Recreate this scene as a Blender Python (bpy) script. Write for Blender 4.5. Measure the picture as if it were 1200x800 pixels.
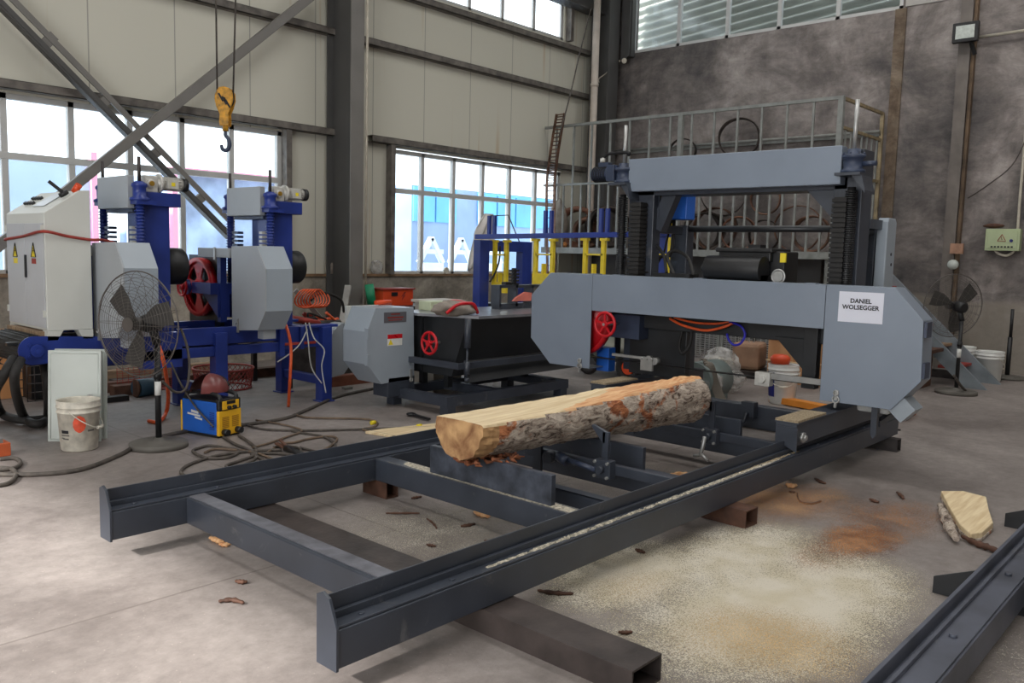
import bpy, bmesh, math, random
from mathutils import Vector, Matrix, noise
random.seed(7)
PI = math.pi
for o in list(bpy.data.objects): bpy.data.objects.remove(o)
S = bpy.context.scene
COL = S.collection

# ------------------------------------------------------------------ camera
FPX, YAW, PITCH, ROLL, EYE = 991.72, .732579414, .103393751, .0257687206, 1.45
fw = Vector((math.cos(PITCH)*math.cos(YAW), math.cos(PITCH)*math.sin(YAW), -math.sin(PITCH)))
rt = fw.cross(Vector((0, 0, 1))).normalized(); up = rt.cross(fw)
RT = rt*math.cos(ROLL)+up*math.sin(ROLL); UP = -rt*math.sin(ROLL)+up*math.cos(ROLL)
cd = bpy.data.cameras.new('camera'); cam = bpy.data.objects.new('camera', cd); COL.objects.link(cam)
cd.sensor_width = 36; cd.lens = FPX/1200*36; cd.clip_end = 300
m = Matrix((RT, UP, -fw)).transposed().to_4x4(); m.translation = (0, 0, EYE); cam.matrix_world = m
S.camera = cam

# ------------------------------------------------------------------ light
S.view_settings.view_transform = 'Standard'; S.view_settings.look = 'None'
S.view_settings.exposure = 0.12; S.view_settings.gamma = 1; S.view_settings.use_curve_mapping = False
w = bpy.data.worlds.new('sky'); S.world = w; w.use_nodes = True
nt = w.node_tree; bg = nt.nodes['Background']
bg.inputs[0].default_value = (.91, .955, 1, 1); bg.inputs[1].default_value = 2.7
def area(name, loc, rot, sx, sy, power, col=(1, 1, 1)):
    l = bpy.data.lights.new(name, 'AREA'); l.shape = 'RECTANGLE'; l.size = sx; l.size_y = sy; l.energy = power; l.color = col
    o = bpy.data.objects.new(name, l); o.location = loc; o.rotation_euler = rot; COL.objects.link(o); return o
# added area lamps stand in for skylight daylight; the strips above are opaque
for i, X in enumerate((0.2, 5.2, 10.2)):
    area('skylight_standin', (X, 1.5, 6.85), (0, 0, 0), 1.3, 11, 165, (1, .985, .96))
# daylight of the open hall door behind the viewer
area('doorway_daylight', (-4.6, 1.5, 2.6), (0, -PI/2-.12, 0), 4.4, 7, 210, (1, .98, .95))

sl = bpy.data.lights.new('low_sun', 'SUN'); sl.energy = 9; sl.angle = math.radians(3); sl.color = (1, .97, .93)
so = bpy.data.objects.new('low_sun', sl); COL.objects.link(so); so.rotation_euler = Vector((6.95, -.35, -5.0)).to_track_quat('-Z', 'Y').to_euler()

# ------------------------------------------------------------------ helpers
def at(px, py, ax, v):
    d = RT*((px-600)/FPX)-UP*((py-400)/FPX)+fw
    o = Vector((0, 0, EYE)); t = (v-o[ax])/d[ax]; return o+d*t
def ax_(px, py, X): return at(px, py, 0, X)
def ay_(px, py, Y): return at(px, py, 1, Y)
def az_(px, py, Z=0): return at(px, py, 2, Z)

def lin(c):
    return tuple(((v/255)/12.92 if v/255 <= .04045 else ((v/255+.055)/1.055)**2.4) for v in c)+(1,)
MATS = {}
def mat(name, rgb, rough=.5, metal=0, var=.12, vs=6, bump=0, bs=40, emit=0, spec=.5, coat=0, scuff=0):
    if name in MATS: return MATS[name]
    M = bpy.data.materials.new(name); M.use_nodes = True; n = M.node_tree.nodes; L = M.node_tree.links
    b = n['Principled BSDF']; c = lin(rgb)
    b.inputs['Roughness'].default_value = rough; b.inputs['Metallic'].default_value = metal
    b.inputs['Specular IOR Level'].default_value = spec; b.inputs['Coat Weight'].default_value = coat
    if var:
        g = n.new('ShaderNodeNewGeometry'); t = n.new('ShaderNodeTexNoise'); t.inputs['Scale'].default_value = vs; t.inputs['Detail'].default_value = 6
        L.new(g.outputs['Position'], t.inputs['Vector'])
        r = n.new('ShaderNodeValToRGB'); r.color_ramp.elements[0].position = .3; r.color_ramp.elements[1].position = .7
        r.color_ramp.elements[0].color = tuple(v*(1-var*1.6) for v in c[:3])+(1,)
        r.color_ramp.elements[1].color = tuple(min(1, v*(1+var)) for v in c[:3])+(1,)
        L.new(t.outputs['Fac'], r.inputs['Fac'])
        if scuff:
            s1 = n.new('ShaderNodeTexNoise'); s1.inputs['Scale'].default_value = 3.1; s1.inputs['Detail'].default_value = 12; s1.inputs['Roughness'].default_value = .75; s1.inputs['Distortion'].default_value = .8; L.new(g.outputs['Position'], s1.inputs['Vector'])
            s2 = n.new('ShaderNodeMapRange'); s2.inputs[1].default_value = .60; s2.inputs[2].default_value = .74; s2.inputs[4].default_value = scuff; L.new(s1.outputs['Fac'], s2.inputs[0])
            s3 = n.new('ShaderNodeMixRGB'); s3.inputs[2].default_value = lin((136, 134, 132)); L.new(s2.outputs[0], s3.inputs[0]); L.new(r.outputs['Color'], s3.inputs[1]); L.new(s3.outputs[0], b.inputs['Base Color'])
        else: L.new(r.outputs['Color'], b.inputs['Base Color'])
        if not metal:
            mr = n.new('ShaderNodeMapRange'); mr.inputs[3].default_value = max(0, rough-.1); mr.inputs[4].default_value = min(1, rough+.12)
            L.new(t.outputs['Fac'], mr.inputs[0]); L.new(mr.outputs[0], b.inputs['Roughness'])
    else: b.inputs['Base Color'].default_value = c
    if bump:
        g2 = n.new('ShaderNodeNewGeometry'); t2 = n.new('ShaderNodeTexNoise'); t2.inputs['Scale'].default_value = bs; t2.inputs['Detail'].default_value = 5
        L.new(g2.outputs['Position'], t2.inputs['Vector'])
        bp = n.new('ShaderNodeBump'); bp.inputs['Strength'].default_value = bump; bp.inputs['Distance'].default_value = .01
        L.new(t2.outputs['Fac'], bp.inputs['Height']); L.new(bp.outputs['Normal'], b.inputs['Normal'])
    if emit: b.inputs['Emission Color'].default_value = c; b.inputs['Emission Strength'].default_value = emit
    MATS[name] = M; return M

class MB:
    def __init__(s): s.v = []; s.f = []; s.mi = []; s.sm = []; s.cur = 0; s.smooth = False
    def add(s, vs, fs, sm=False):
        k = len(s.v); s.v += [Vector(v) for v in vs]
        for f in fs: s.f.append([i+k for i in f]); s.mi.append(s.cur); s.sm.append(sm)
        return s
    def box(s, x0, x1, y0, y1, z0, z1):
        if x0 > x1: x0, x1 = x1, x0
        if y0 > y1: y0, y1 = y1, y0
        if z0 > z1: z0, z1 = z1, z0
        v = [(x, y, z) for x in (x0, x1) for y in (y0, y1) for z in (z0, z1)]
        return s.add(v, [(0, 1, 3, 2), (4, 6, 7, 5), (0, 4, 5, 1), (2, 3, 7, 6), (0, 2, 6, 4), (1, 5, 7, 3)])
    def bar(s, p, q, w, h, upv=(0, 0, 1)):
        p, q = Vector(p), Vector(q); d = (q-p).normalized(); u = Vector(upv); r = d.cross(u)
        if r.length < 1e-4: u = Vector((1, 0, 0)); r = d.cross(u)
        r.normalize(); u = r.cross(d).normalized(); r *= w/2; u *= h/2
        v = [a+i*r+j*u for a in (p, q) for i in (-1, 1) for j in (-1, 1)]
        return s.add(v, [(0, 1, 3, 2), (4, 6, 7, 5), (0, 4, 5, 1), (2, 3, 7, 6), (0, 2, 6, 4), (1, 5, 7, 3)])
    def tube(s, pts, r, n=10, closed=False, caps=True):
        pts = [Vector(p) for p in pts]; N = len(pts); base = len(s.v); prev = None; vs = []; rr = r if hasattr(r, '__len__') else [r]*N
        for i, p in enumerate(pts):
            if closed: d = pts[(i+1) % N]-pts[i-1]
            else: d = pts[min(i+1, N-1)]-pts[max(i-1, 0)]
            if d.length < 1e-9: d = Vector((0, 0, 1))
            d.normalize()
            if prev is None:
                a = Vector((0, 0, 1)) if abs(d.z) < .9 else Vector((1, 0, 0))
                u = d.cross(a).normalized()
            else:
                u = prev-d*prev.dot(d)
                u = u.normalized() if u.length > 1e-6 else prev
            prev = u; wv = d.cross(u)
            for k in range(n): vs.append(p+(u*math.cos(2*PI*k/n)+wv*math.sin(2*PI*k/n))*rr[i])
        fs = []
        for i in range(N if closed else N-1):
            for k in range(n):
                a = i*n+k; b = i*n+(k+1) % n; j = (i+1) % N
                fs.append((a, b, j*n+(k+1) % n, j*n+k))
        s.add(vs, fs, True)
        if not closed and caps:
            s.f.append([base+k for k in range(n)][::-1]); s.mi.append(s.cur); s.sm.append(False)
            s.f.append([base+(N-1)*n+k for k in range(n)]); s.mi.append(s.cur); s.sm.append(False)
        return s
    def cyl(s, p, q, r, n=24, r2=None): return s.tube([p, q], [r, r if r2 is None else r2], n)
    def prism(s, poly, axis, a, b, hole=None):
        def P(u, v, t):
            return (t, u, v) if axis == 0 else (u, t, v) if axis == 1 else (u, v, t)
        N = len(poly); vs = [P(u, v, a) for u, v in poly]+[P(u, v, b) for u, v in poly]
        return s.add(vs, [tuple(range(N)), tuple(range(2*N-1, N-1, -1))]+[(i, i+N, (i+1) % N+N, (i+1) % N) for i in range(N)])
    def lathe(s, c, prof, n=32, axis=2):
        c = Vector(c); vs = []; fs = []
        for r, h in prof:
            for k in range(n):
                a = 2*PI*k/n; u, v = r*math.cos(a), r*math.sin(a)
                vs.append(c+Vector((u, v, h) if axis == 2 else (h, u, v) if axis == 0 else (u, h, v)))
        for i in range(len(prof)-1):
            for k in range(n): fs.append((i*n+k, i*n+(k+1) % n, (i+1)*n+(k+1) % n, (i+1)*n+k))
        return s.add(vs, fs, True)
    def torus(s, c, R, r, axis=0, n=36, m_=8):
        c = Vector(c); pts = []
        for k in range(n):
            a = 2*PI*k/n; u, v = R*math.cos(a), R*math.sin(a)
            pts.append(c+Vector((u, v, 0) if axis == 2 else (0, u, v) if axis == 0 else (u, 0, v)))
        return s.tube(pts, r, m_, closed=True)
    def ball(s, c, rx, ry=None, rz=None, n=16, bumpy=0, seed=0):
        ry = ry or rx; rz = rz or rx; c = Vector(c); vs = []; fs = []; mrows = n//2
        for i in range(mrows+1):
            th = PI*i/mrows
            for k in range(n):
                ph = 2*PI*k/n; d = Vector((math.sin(th)*math.cos(ph), math.sin(th)*math.sin(ph), math.cos(th)))
                e = 1+bumpy*noise.noise(d*2.2+Vector((seed, seed*1.7, 0))) if bumpy else 1
                vs.append(c+Vector((d.x*rx, d.y*ry, d.z*rz))*e)
        for i in range(mrows):
            for k in range(n): fs.append((i*n+k, (i+1)*n+k, (i+1)*n+(k+1) % n, i*n+(k+1) % n))
        return s.add(vs, fs, True)
    def rot(s, ang, c, axis='Z', start=0):
        R = Matrix.Rotation(ang, 4, axis); c = Vector(c)
        for i in range(start, len(s.v)): s.v[i] = c+R@(s.v[i]-c)
        return s
    def build(s, name, mats, parent=None, bevel=0, origin=None):
        if not isinstance(mats, (list, tuple)): mats = [mats]
        root = parent
        off = Vector((0, 0, 0))
        if parent is not None:
            while root.parent: root = root.parent
            off = root.location.copy()
        elif origin is not None: off = Vector(origin)
        else:
            xs = [v.x for v in s.v]; ys = [v.y for v in s.v]; zs = [v.z for v in s.v]
            off = Vector(((min(xs)+max(xs))/2, (min(ys)+max(ys))/2, min(zs)))
        me = bpy.data.meshes.new(name); me.from_pydata([v-off for v in s.v], [], s.f)
        for mm in mats: me.materials.append(mm)
        for p, i, q in zip(me.polygons, s.mi, s.sm): p.material_index = i; p.use_smooth = q
        bm = bmesh.new(); bm.from_mesh(me); bmesh.ops.recalc_face_normals(bm, faces=bm.faces); bm.to_mesh(me); bm.free()
        o = bpy.data.objects.new(name, me); COL.objects.link(o)
        if parent is None: o.location = off
        else: o.parent = parent
        if bevel:
            b = o.modifiers.new('bevel', 'BEVEL'); b.width = bevel; b.segments = 2; b.limit_method = 'ANGLE'; b.angle_limit = math.radians(50)
        return o

def tag(o, label, cat, group=None, kind=None):
    if label: o['label'] = label
    if cat: o['category'] = cat
    if group: o['group'] = group
    if kind: o['kind'] = kind
    return o
def thing(name, label, cat, loc, group=None):
    o = bpy.data.objects.new(name, None); o.empty_display_size = .1; COL.objects.link(o); o.location = loc
    return tag(o, label, cat, group)
def struct(o): o['kind'] = 'structure'; return o
def dup(o, delta=(0, 0, 0), label=None, parent=None):
    c = o.copy(); COL.objects.link(c)
    if parent is not None: c.parent = parent
    else:
        c.location = o.location+Vector(delta)
        if label: c['label'] = label
    for ch in [k for k in bpy.data.objects if k.parent == o]: dup(ch, parent=c)
    return c
def spline(pts, n=8, closed=False):
    P = [Vector(p) for p in pts]; out = []; N = len(P)
    for i in range(N if closed else N-1):
        if closed: a, b, c, d = P[i-1], P[i], P[(i+1) % N], P[(i+2) % N]
        else: a, b, c, d = P[max(i-1, 0)], P[i], P[i+1], P[min(i+2, N-1)]
        for k in range(n):
            t = k/n
            out.append(.5*((2*b)+(c-a)*t+(2*a-5*b+4*c-d)*t*t+(3*b-a-3*c+d)*t**3))
    if not closed: out.append(P[-1])
    return out
def text_mesh(body, size, mtx, name, material, parent, bold=.0):
    cu = bpy.data.curves.new(name, 'FONT'); cu.body = body; cu.size = size; cu.align_x = 'CENTER'; cu.align_y = 'CENTER'
    cu.offset = bold; cu.extrude = .0004; cu.resolution_u = 3
    t = bpy.data.objects.new(name, cu); COL.objects.link(t)
    bpy.context.view_layer.update()
    me = bpy.data.meshes.new_from_object(t.evaluated_get(bpy.context.evaluated_depsgraph_get()))
    bpy.data.objects.remove(t); me.name = name
    root = parent
    while root.parent: root = root.parent
    me.transform(Matrix.Translation(-root.location)@mtx); me.materials.clear(); me.materials.append(material)
    o = bpy.data.objects.new(name, me); COL.objects.link(o); o.parent = parent; return o
def face_mx(origin, right, upv):
    r = Vector(right).normalized(); u = Vector(upv).normalized(); n = r.cross(u)
    mm = Matrix((r, u, n)).transposed().to_4x4(); mm.translation = origin; return mm

# ------------------------------------------------------------------ materials
def N_(M): return M.node_tree.nodes, M.node_tree.links
def floor_mat():
    M = bpy.data.materials.new('concrete_floor'); M.use_nodes = True; n, L = N_(M); b = n['Principled BSDF']
    g = n.new('ShaderNodeNewGeometry')
    def nz(sc, det=8, rough=.6, dist=0):
        t = n.new('ShaderNodeTexNoise'); t.inputs['Scale'].default_value = sc; t.inputs['Detail'].default_value = det
        t.inputs['Roughness'].default_value = rough; t.inputs['Distortion'].default_value = dist
        L.new(g.outputs['Position'], t.inputs['Vector']); return t
    a = nz(.8, 8, .65, .6); r = n.new('ShaderNodeValToRGB'); e = r.color_ramp.elements
    e[0].position = .32; e[0].color = lin((108, 99, 95)); e[1].position = .68; e[1].color = lin((160, 151, 146))
    L.new(a.outputs['Fac'], r.inputs['Fac'])
    f = nz(11, 12, .8); r2 = n.new('ShaderNodeValToRGB'); r2.color_ramp.elements[0].position = .28; r2.color_ramp.elements[0].color = (.5, .49, .48, 1)
    r2.color_ramp.elements[1].position = .62; r2.color_ramp.elements[1].color = (1, 1, 1, 1)
    L.new(f.outputs['Fac'], r2.inputs['Fac'])
    mx = n.new('ShaderNodeMixRGB'); mx.blend_type = 'MULTIPLY'; mx.inputs[0].default_value = .75
    L.new(r.outputs['Color'], mx.inputs[1]); L.new(r2.outputs['Color'], mx.inputs[2])
    # pale grit specks
    v = n.new('ShaderNodeTexVoronoi'); v.inputs['Scale'].default_value = 28; L.new(g.outputs['Position'], v.inputs['Vector'])
    r3 = n.new('ShaderNodeValToRGB'); r3.color_ramp.elements[0].position = .05; r3.color_ramp.elements[0].color = (1, 1, 1, 1)
    r3.color_ramp.elements[1].position = .09; r3.color_ramp.elements[1].color = (0, 0, 0, 1); L.new(v.outputs['Distance'], r3.inputs['Fac'])
    m2 = n.new('ShaderNodeMixRGB'); m2.inputs[2].default_value = lin((205, 195, 182)); L.new(mx.outputs['Color'], m2.inputs[1])
    ml = n.new('ShaderNodeMath'); ml.operation = 'MULTIPLY'; ml.inputs[1].default_value = .35
    L.new(r3.outputs['Color'], ml.inputs[0]); L.new(ml.outputs[0], m2.inputs[0])
    # joints of the slab
    w1 = n.new('ShaderNodeSeparateXYZ'); L.new(g.outputs['Position'], w1.inputs[0])
    cur = m2.outputs['Color']
    for o_, off in ((0, 2.2), (1, 1.7)):
        md = n.new('ShaderNodeMath'); md.operation = 'PINGPONG'; md.inputs[1].default_value = 2.5
        ad = n.new('ShaderNodeMath'); ad.inputs[1].default_value = off+20; L.new(w1.outputs[o_], ad.inputs[0]); L.new(ad.outputs[0], md.inputs[0])
        lt = n.new('ShaderNodeMath'); lt.operation = 'LESS_THAN'; lt.inputs[1].default_value = .006; L.new(md.outputs[0], lt.inputs[0])
        m3 = n.new('ShaderNodeMixRGB'); m3.inputs[2].default_value = lin((92, 84, 78)); L.new(cur, m3.inputs[1])
        mf = n.new('ShaderNodeMath'); mf.operation = 'MULTIPLY'; mf.inputs[1].default_value = .6; L.new(lt.outputs[0], mf.inputs[0]); L.new(mf.outputs[0], m3.inputs[0]); cur = m3.outputs['Color']
    L.new(cur, b.inputs['Base Color'])
    mr = n.new('ShaderNodeMapRange'); mr.inputs[3].default_value = .42; mr.inputs[4].default_value = .75; L.new(a.outputs['Fac'], mr.inputs[0]); L.new(mr.outputs[0], b.inputs['Roughness'])
    bp = n.new('ShaderNodeBump'); bp.inputs['Strength'].default_value = .25; bp.inputs['Distance'].default_value = .01
    L.new(f.outputs['Fac'], bp.inputs['Height']); L.new(bp.outputs['Normal'], b.inputs['Normal'])
    return M
def cement_mat(name, dark, mid, light, sc=.9, lowz=None, streak=1):
    M = bpy.data.materials.new(name); M.use_nodes = True; n, L = N_(M); b = n['Principled BSDF']; b.inputs['Roughness'].default_value = .85
    g = n.new('ShaderNodeNewGeometry'); t = n.new('ShaderNodeTexNoise'); t.inputs['Scale'].default_value = sc; t.inputs['Detail'].default_value = 12
    t.inputs['Roughness'].default_value = .68; t.inputs['Distortion'].default_value = .35; L.new(g.outputs['Position'], t.inputs['Vector'])
    r = n.new('ShaderNodeValToRGB'); e = r.color_ramp.elements; e[0].position = .34; e[0].color = lin(dark); e[1].position = .66; e[1].color = lin(light)
    e2 = e.new(.5); e2.color = lin(mid); L.new(t.outputs['Fac'], r.inputs['Fac'])
    mp = n.new('ShaderNodeMapping'); mp.inputs['Scale'].default_value = (5, 5, .35); L.new(g.outputs['Position'], mp.inputs['Vector'])
    t2 = n.new('ShaderNodeTexNoise'); t2.inputs['Scale'].default_value = 1.1; t2.inputs['Detail'].default_value = 6; L.new(mp.outputs[0], t2.inputs['Vector'])
    r2 = n.new('ShaderNodeValToRGB'); r2.color_ramp.elements[0].position = .3; r2.color_ramp.elements[0].color = (.6, .58, .55, 1); r2.color_ramp.elements[1].position = .6; r2.color_ramp.elements[1].color = (1.0, 1.0, 1.0, 1)
    L.new(t2.outputs['Fac'], r2.inputs['Fac'])
    mx = n.new('ShaderNodeMixRGB'); mx.blend_type = 'MULTIPLY'; mx.inputs[0].default_value = .55*streak; L.new(r.outputs['Color'], mx.inputs[1]); L.new(r2.outputs['Color'], mx.inputs[2])
    t5 = n.new('ShaderNodeTexNoise'); t5.inputs['Scale'].default_value = 3.2; t5.inputs['Detail'].default_value = 14; t5.inputs['Roughness'].default_value = .78; t5.inputs['Distortion'].default_value = .5
    mp5 = n.new('ShaderNodeMapping'); mp5.inputs['Scale'].default_value = (1, .7, 1.5); L.new(g.outputs['Position'], mp5.inputs['Vector']); L.new(mp5.outputs[0], t5.inputs['Vector'])
    r5 = n.new('ShaderNodeValToRGB'); r5.color_ramp.elements[0].position = .36; r5.color_ramp.elements[0].color = (.52, .51, .52, 1); r5.color_ramp.elements[1].position = .62; r5.color_ramp.elements[1].color = (1.12, 1.1, 1.08, 1); L.new(t5.outputs['Fac'], r5.inputs['Fac'])
    mx5 = n.new('ShaderNodeMixRGB'); mx5.blend_type = 'MULTIPLY'; mx5.inputs[0].default_value = .8; L.new(mx.outputs['Color'], mx5.inputs[1]); L.new(r5.outputs['Color'], mx5.inputs[2])
    cur = mx5.outputs['Color']
    if lowz:
        sp = n.new('ShaderNodeSeparateXYZ'); L.new(g.outputs['Position'], sp.inputs[0])
        ad = n.new('ShaderNodeMath'); ad.operation = 'MULTIPLY_ADD'; ad.inputs[1].default_value = .5; L.new(t.outputs['Fac'], ad.inputs[0]); L.new(sp.outputs[2], ad.inputs[2])
        mr = n.new('ShaderNodeMapRange'); mr.inputs[1].default_value = lowz+.27; mr.inputs[2].default_value = lowz+.2; L.new(ad.outputs[0], mr.inputs[0])
        m2 = n.new('ShaderNodeMixRGB'); m2.blend_type = 'MIX'; m2.inputs[2].default_value = lin((150, 141, 128))
        m4 = n.new('ShaderNodeMath'); m4.operation = 'MULTIPLY'; m4.inputs[1].default_value = .6; L.new(mr.outputs[0], m4.inputs[0]); L.new(m4.outputs[0], m2.inputs[0]); L.new(cur, m2.inputs[1]); cur = m2.outputs['Color']
    L.new(cur, b.inputs['Base Color'])
    bp = n.new('ShaderNodeBump'); bp.inputs['Strength'].default_value = .5; bp.inputs['Distance'].default_value = .03; L.new(t.outputs['Fac'], bp.inputs['Height']); L.new(bp.outputs['Normal'], b.inputs['Normal'])
    return M
def panel_mat():
    M = bpy.data.materials.new('insulated_wall_panel'); M.use_nodes = True; n, L = N_(M); b = n['Principled BSDF']; b.inputs['Roughness'].default_value = .5
    g = n.new('ShaderNodeNewGeometry'); sp = n.new('ShaderNodeSeparateXYZ'); L.new(g.outputs['Position'], sp.inputs[0])
    mp = n.new('ShaderNodeMapping'); mp.inputs['Scale'].default_value = (3.2, 1, .07); L.new(g.outputs['Position'], mp.inputs['Vector'])
    t = n.new('ShaderNodeTexNoise'); t.inputs['Scale'].default_value = 2.6; t.inputs['Detail'].default_value = 3; L.new(mp.outputs[0], t.inputs['Vector'])
    r = n.new('ShaderNodeValToRGB'); e = r.color_ramp.elements; e[0].position = .62; e[0].color = (0, 0, 0, 1); e[1].position = .74; e[1].color = (1, 1, 1, 1); L.new(t.outputs['Fac'], r.inputs['Fac'])
    t3 = n.new('ShaderNodeTexNoise'); t3.inputs['Scale'].default_value = .5; L.new(g.outputs['Position'], t3.inputs['Vector'])
    r3 = n.new('ShaderNodeValToRGB'); r3.color_ramp.elements[0].position = .4; r3.color_ramp.elements[1].position = .6; L.new(t3.outputs['Fac'], r3.inputs['Fac'])
    ml = n.new('ShaderNodeMath'); ml.operation = 'MULTIPLY'; L.new(r.outputs['Color'], ml.inputs[0]); L.new(r3.outputs['Color'], ml.inputs[1])
    m6 = n.new('ShaderNodeMath'); m6.operation = 'MULTIPLY'; m6.inputs[1].default_value = .65; L.new(ml.outputs[0], m6.inputs[0])
    mx = n.new('ShaderNodeMixRGB'); mx.inputs[1].default_value = lin((212, 209, 195)); mx.inputs[2].default_value = lin((184, 146, 88)); L.new(m6.outputs[0], mx.inputs[0])
    md = n.new('ShaderNodeMath'); md.operation = 'PINGPONG'; md.inputs[1].default_value = .48; L.new(sp.outputs[0], md.inputs[0])
    lt = n.new('ShaderNodeMath'); lt.operation = 'LESS_THAN'; lt.inputs[1].default_value = .007; L.new(md.outputs[0], lt.inputs[0])
    m7 = n.new('ShaderNodeMath'); m7.operation = 'MULTIPLY'; m7.inputs[1].default_value = .55; L.new(lt.outputs[0], m7.inputs[0])
    m2 = n.new('ShaderNodeMixRGB'); m2.inputs[2].default_value = lin((110, 108, 100)); L.new(m7.outputs[0], m2.inputs[0]); L.new(mx.outputs[0], m2.inputs[1])
    L.new(m2.outputs[0], b.inputs['Base Color']); return M
def wood_mat(name, c1, c2, sc=(1, 12, 12), rough=.7, bump=.1):
    M = bpy.data.materials.new(name); M.use_nodes = True; n, L = N_(M); b = n['Principled BSDF']; b.inputs['Roughness'].default_value = rough
    g = n.new('ShaderNodeNewGeometry'); mp = n.new('ShaderNodeMapping'); mp.inputs['Scale'].default_value = sc; L.new(g.outputs['Position'], mp.inputs['Vector'])
    t = n.new('ShaderNodeTexNoise'); t.inputs['Scale'].default_value = 3; t.inputs['Detail'].default_value = 8; t.inputs['Distortion'].default_value = .4; L.new(mp.outputs[0], t.inputs['Vector'])
    r = n.new('ShaderNodeValToRGB'); e = r.color_ramp.elements; e[0].position = .35; e[0].color = lin(c1); e[1].position = .65; e[1].color = lin(c2); L.new(t.outputs['Fac'], r.inputs['Fac']); L.new(r.outputs[0], b.inputs['Base Color'])
    bp = n.new('ShaderNodeBump'); bp.inputs['Strength'].default_value = bump; bp.inputs['Distance'].default_value = .01; L.new(t.outputs['Fac'], bp.inputs['Height']); L.new(bp.outputs[0], b.inputs['Normal']); return M
def bark_mat():
    M = bpy.data.materials.new('bark'); M.use_nodes = True; n, L = N_(M); b = n['Principled BSDF']; b.inputs['Roughness'].default_value = .9
    g = n.new('ShaderNodeNewGeometry'); mp = n.new('ShaderNodeMapping'); mp.inputs['Scale'].default_value = (5, 14, 14); L.new(g.outputs['Position'], mp.inputs['Vector'])
    v = n.new('ShaderNodeTexNoise'); v.inputs['Scale'].default_value = 2.2; v.inputs['Detail'].default_value = 10; v.inputs['Roughness'].default_value = .72; v.inputs['Distortion'].default_value = 1.0; L.new(mp.outputs[0], v.inputs['Vector'])
    r = n.new('ShaderNodeValToRGB'); e = r.color_ramp.elements; e[0].position = .38; e[0].color = lin((72, 54, 44)); e[1].position = .6; e[1].color = lin((212, 198, 182)); q = e.new(.47); q.color = lin((168, 152, 138)); L.new(v.outputs['Fac'], r.inputs['Fac'])
    t = n.new('ShaderNodeTexNoise'); t.inputs['Scale'].default_value = 2.6; t.inputs['Detail'].default_value = 7; t.inputs['Roughness'].default_value = .7; t.inputs['Distortion'].default_value = 1.6; L.new(g.outputs['Position'], t.inputs['Vector'])
    r2 = n.new('ShaderNodeValToRGB'); r2.color_ramp.elements[0].position = .57; r2.color_ramp.elements[1].position = .62; L.new(t.outputs['Fac'], r2.inputs['Fac'])
    mx = n.new('ShaderNodeMixRGB'); L.new(r2.outputs[0], mx.inputs[0]); L.new(r.outputs[0], mx.inputs[1])
    rr = n.new('ShaderNodeValToRGB'); rr.color_ramp.elements[0].position = .4; rr.color_ramp.elements[0].color = lin((128, 66, 38)); rr.color_ramp.elements[1].position = .6; rr.color_ramp.elements[1].color = lin((206, 134, 88)); L.new(v.outputs['Fac'], rr.inputs['Fac']); L.new(rr.outputs[0], mx.inputs[2])
    L.new(mx.outputs[0], b.inputs['Base Color'])
    bp = n.new('ShaderNodeBump'); bp.inputs['Strength'].default_value = .9; bp.inputs['Distance'].default_value = .02; L.new(v.outputs['Fac'], bp.inputs['Height']); L.new(bp.outputs[0], b.inputs['Normal']); return M
def glass_mat():
    M = bpy.data.materials.new('window_glass'); M.use_nodes = True; n, L = N_(M); n.remove(n['Principled BSDF'])
    a = n.new('ShaderNodeBsdfTransparent'); a.inputs[0].default_value = (.93, .96, .97, 1); b = n.new('ShaderNodeBsdfGlossy'); b.inputs['Roughness'].default_value = .05
    lw = n.new('ShaderNodeLayerWeight'); pw_ = n.new('ShaderNodeMath'); pw_.operation = 'POWER'; pw_.inputs[1].default_value = 4; L.new(lw.outputs['Facing'], pw_.inputs[0]); fr = n.new('ShaderNodeMath'); fr.operation = 'MULTIPLY_ADD'; fr.inputs[1].default_value = .5; fr.inputs[2].default_value = .03; L.new(pw_.outputs[0], fr.inputs[0]); x = n.new('ShaderNodeMixShader'); L.new(fr.outputs[0], x.inputs[0]); L.new(a.outputs[0], x.inputs[1]); L.new(b.outputs[0], x.inputs[2])
    L.new(x.outputs[0], n['Material Output'].inputs[0]); return M
def plastic_film_mat():
    M = bpy.data.materials.new('plastic_film'); M.use_nodes = True; n, L = N_(M); b = n['Principled BSDF']; b.inputs['Base Color'].default_value = lin((205, 203, 200)); b.inputs['Roughness'].default_value = .25
    a = n.new('ShaderNodeBsdfTransparent'); x = n.new('ShaderNodeMixShader'); t = n.new('ShaderNodeTexNoise'); t.inputs['Scale'].default_value = 9; g = n.new('ShaderNodeNewGeometry'); L.new(g.outputs['Position'], t.inputs['Vector'])
    r = n.new('ShaderNodeMapRange'); r.inputs[1].default_value = .35; r.inputs[2].default_value = .65; r.inputs[3].default_value = .12; r.inputs[4].default_value = .7; L.new(t.outputs['Fac'], r.inputs[0]); L.new(r.outputs[0], x.inputs[0]); L.new(a.outputs[0], x.inputs[1]); L.new(b.outputs[0], x.inputs[2])
    bp = n.new('ShaderNodeBump'); bp.inputs['Strength'].default_value = .8; bp.inputs['Distance'].default_value = .03; L.new(t.outputs['Fac'], bp.inputs['Height']); L.new(bp.outputs[0], b.inputs['Normal'])
    L.new(x.outputs[0], n['Material Output'].inputs[0]); return M

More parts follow.
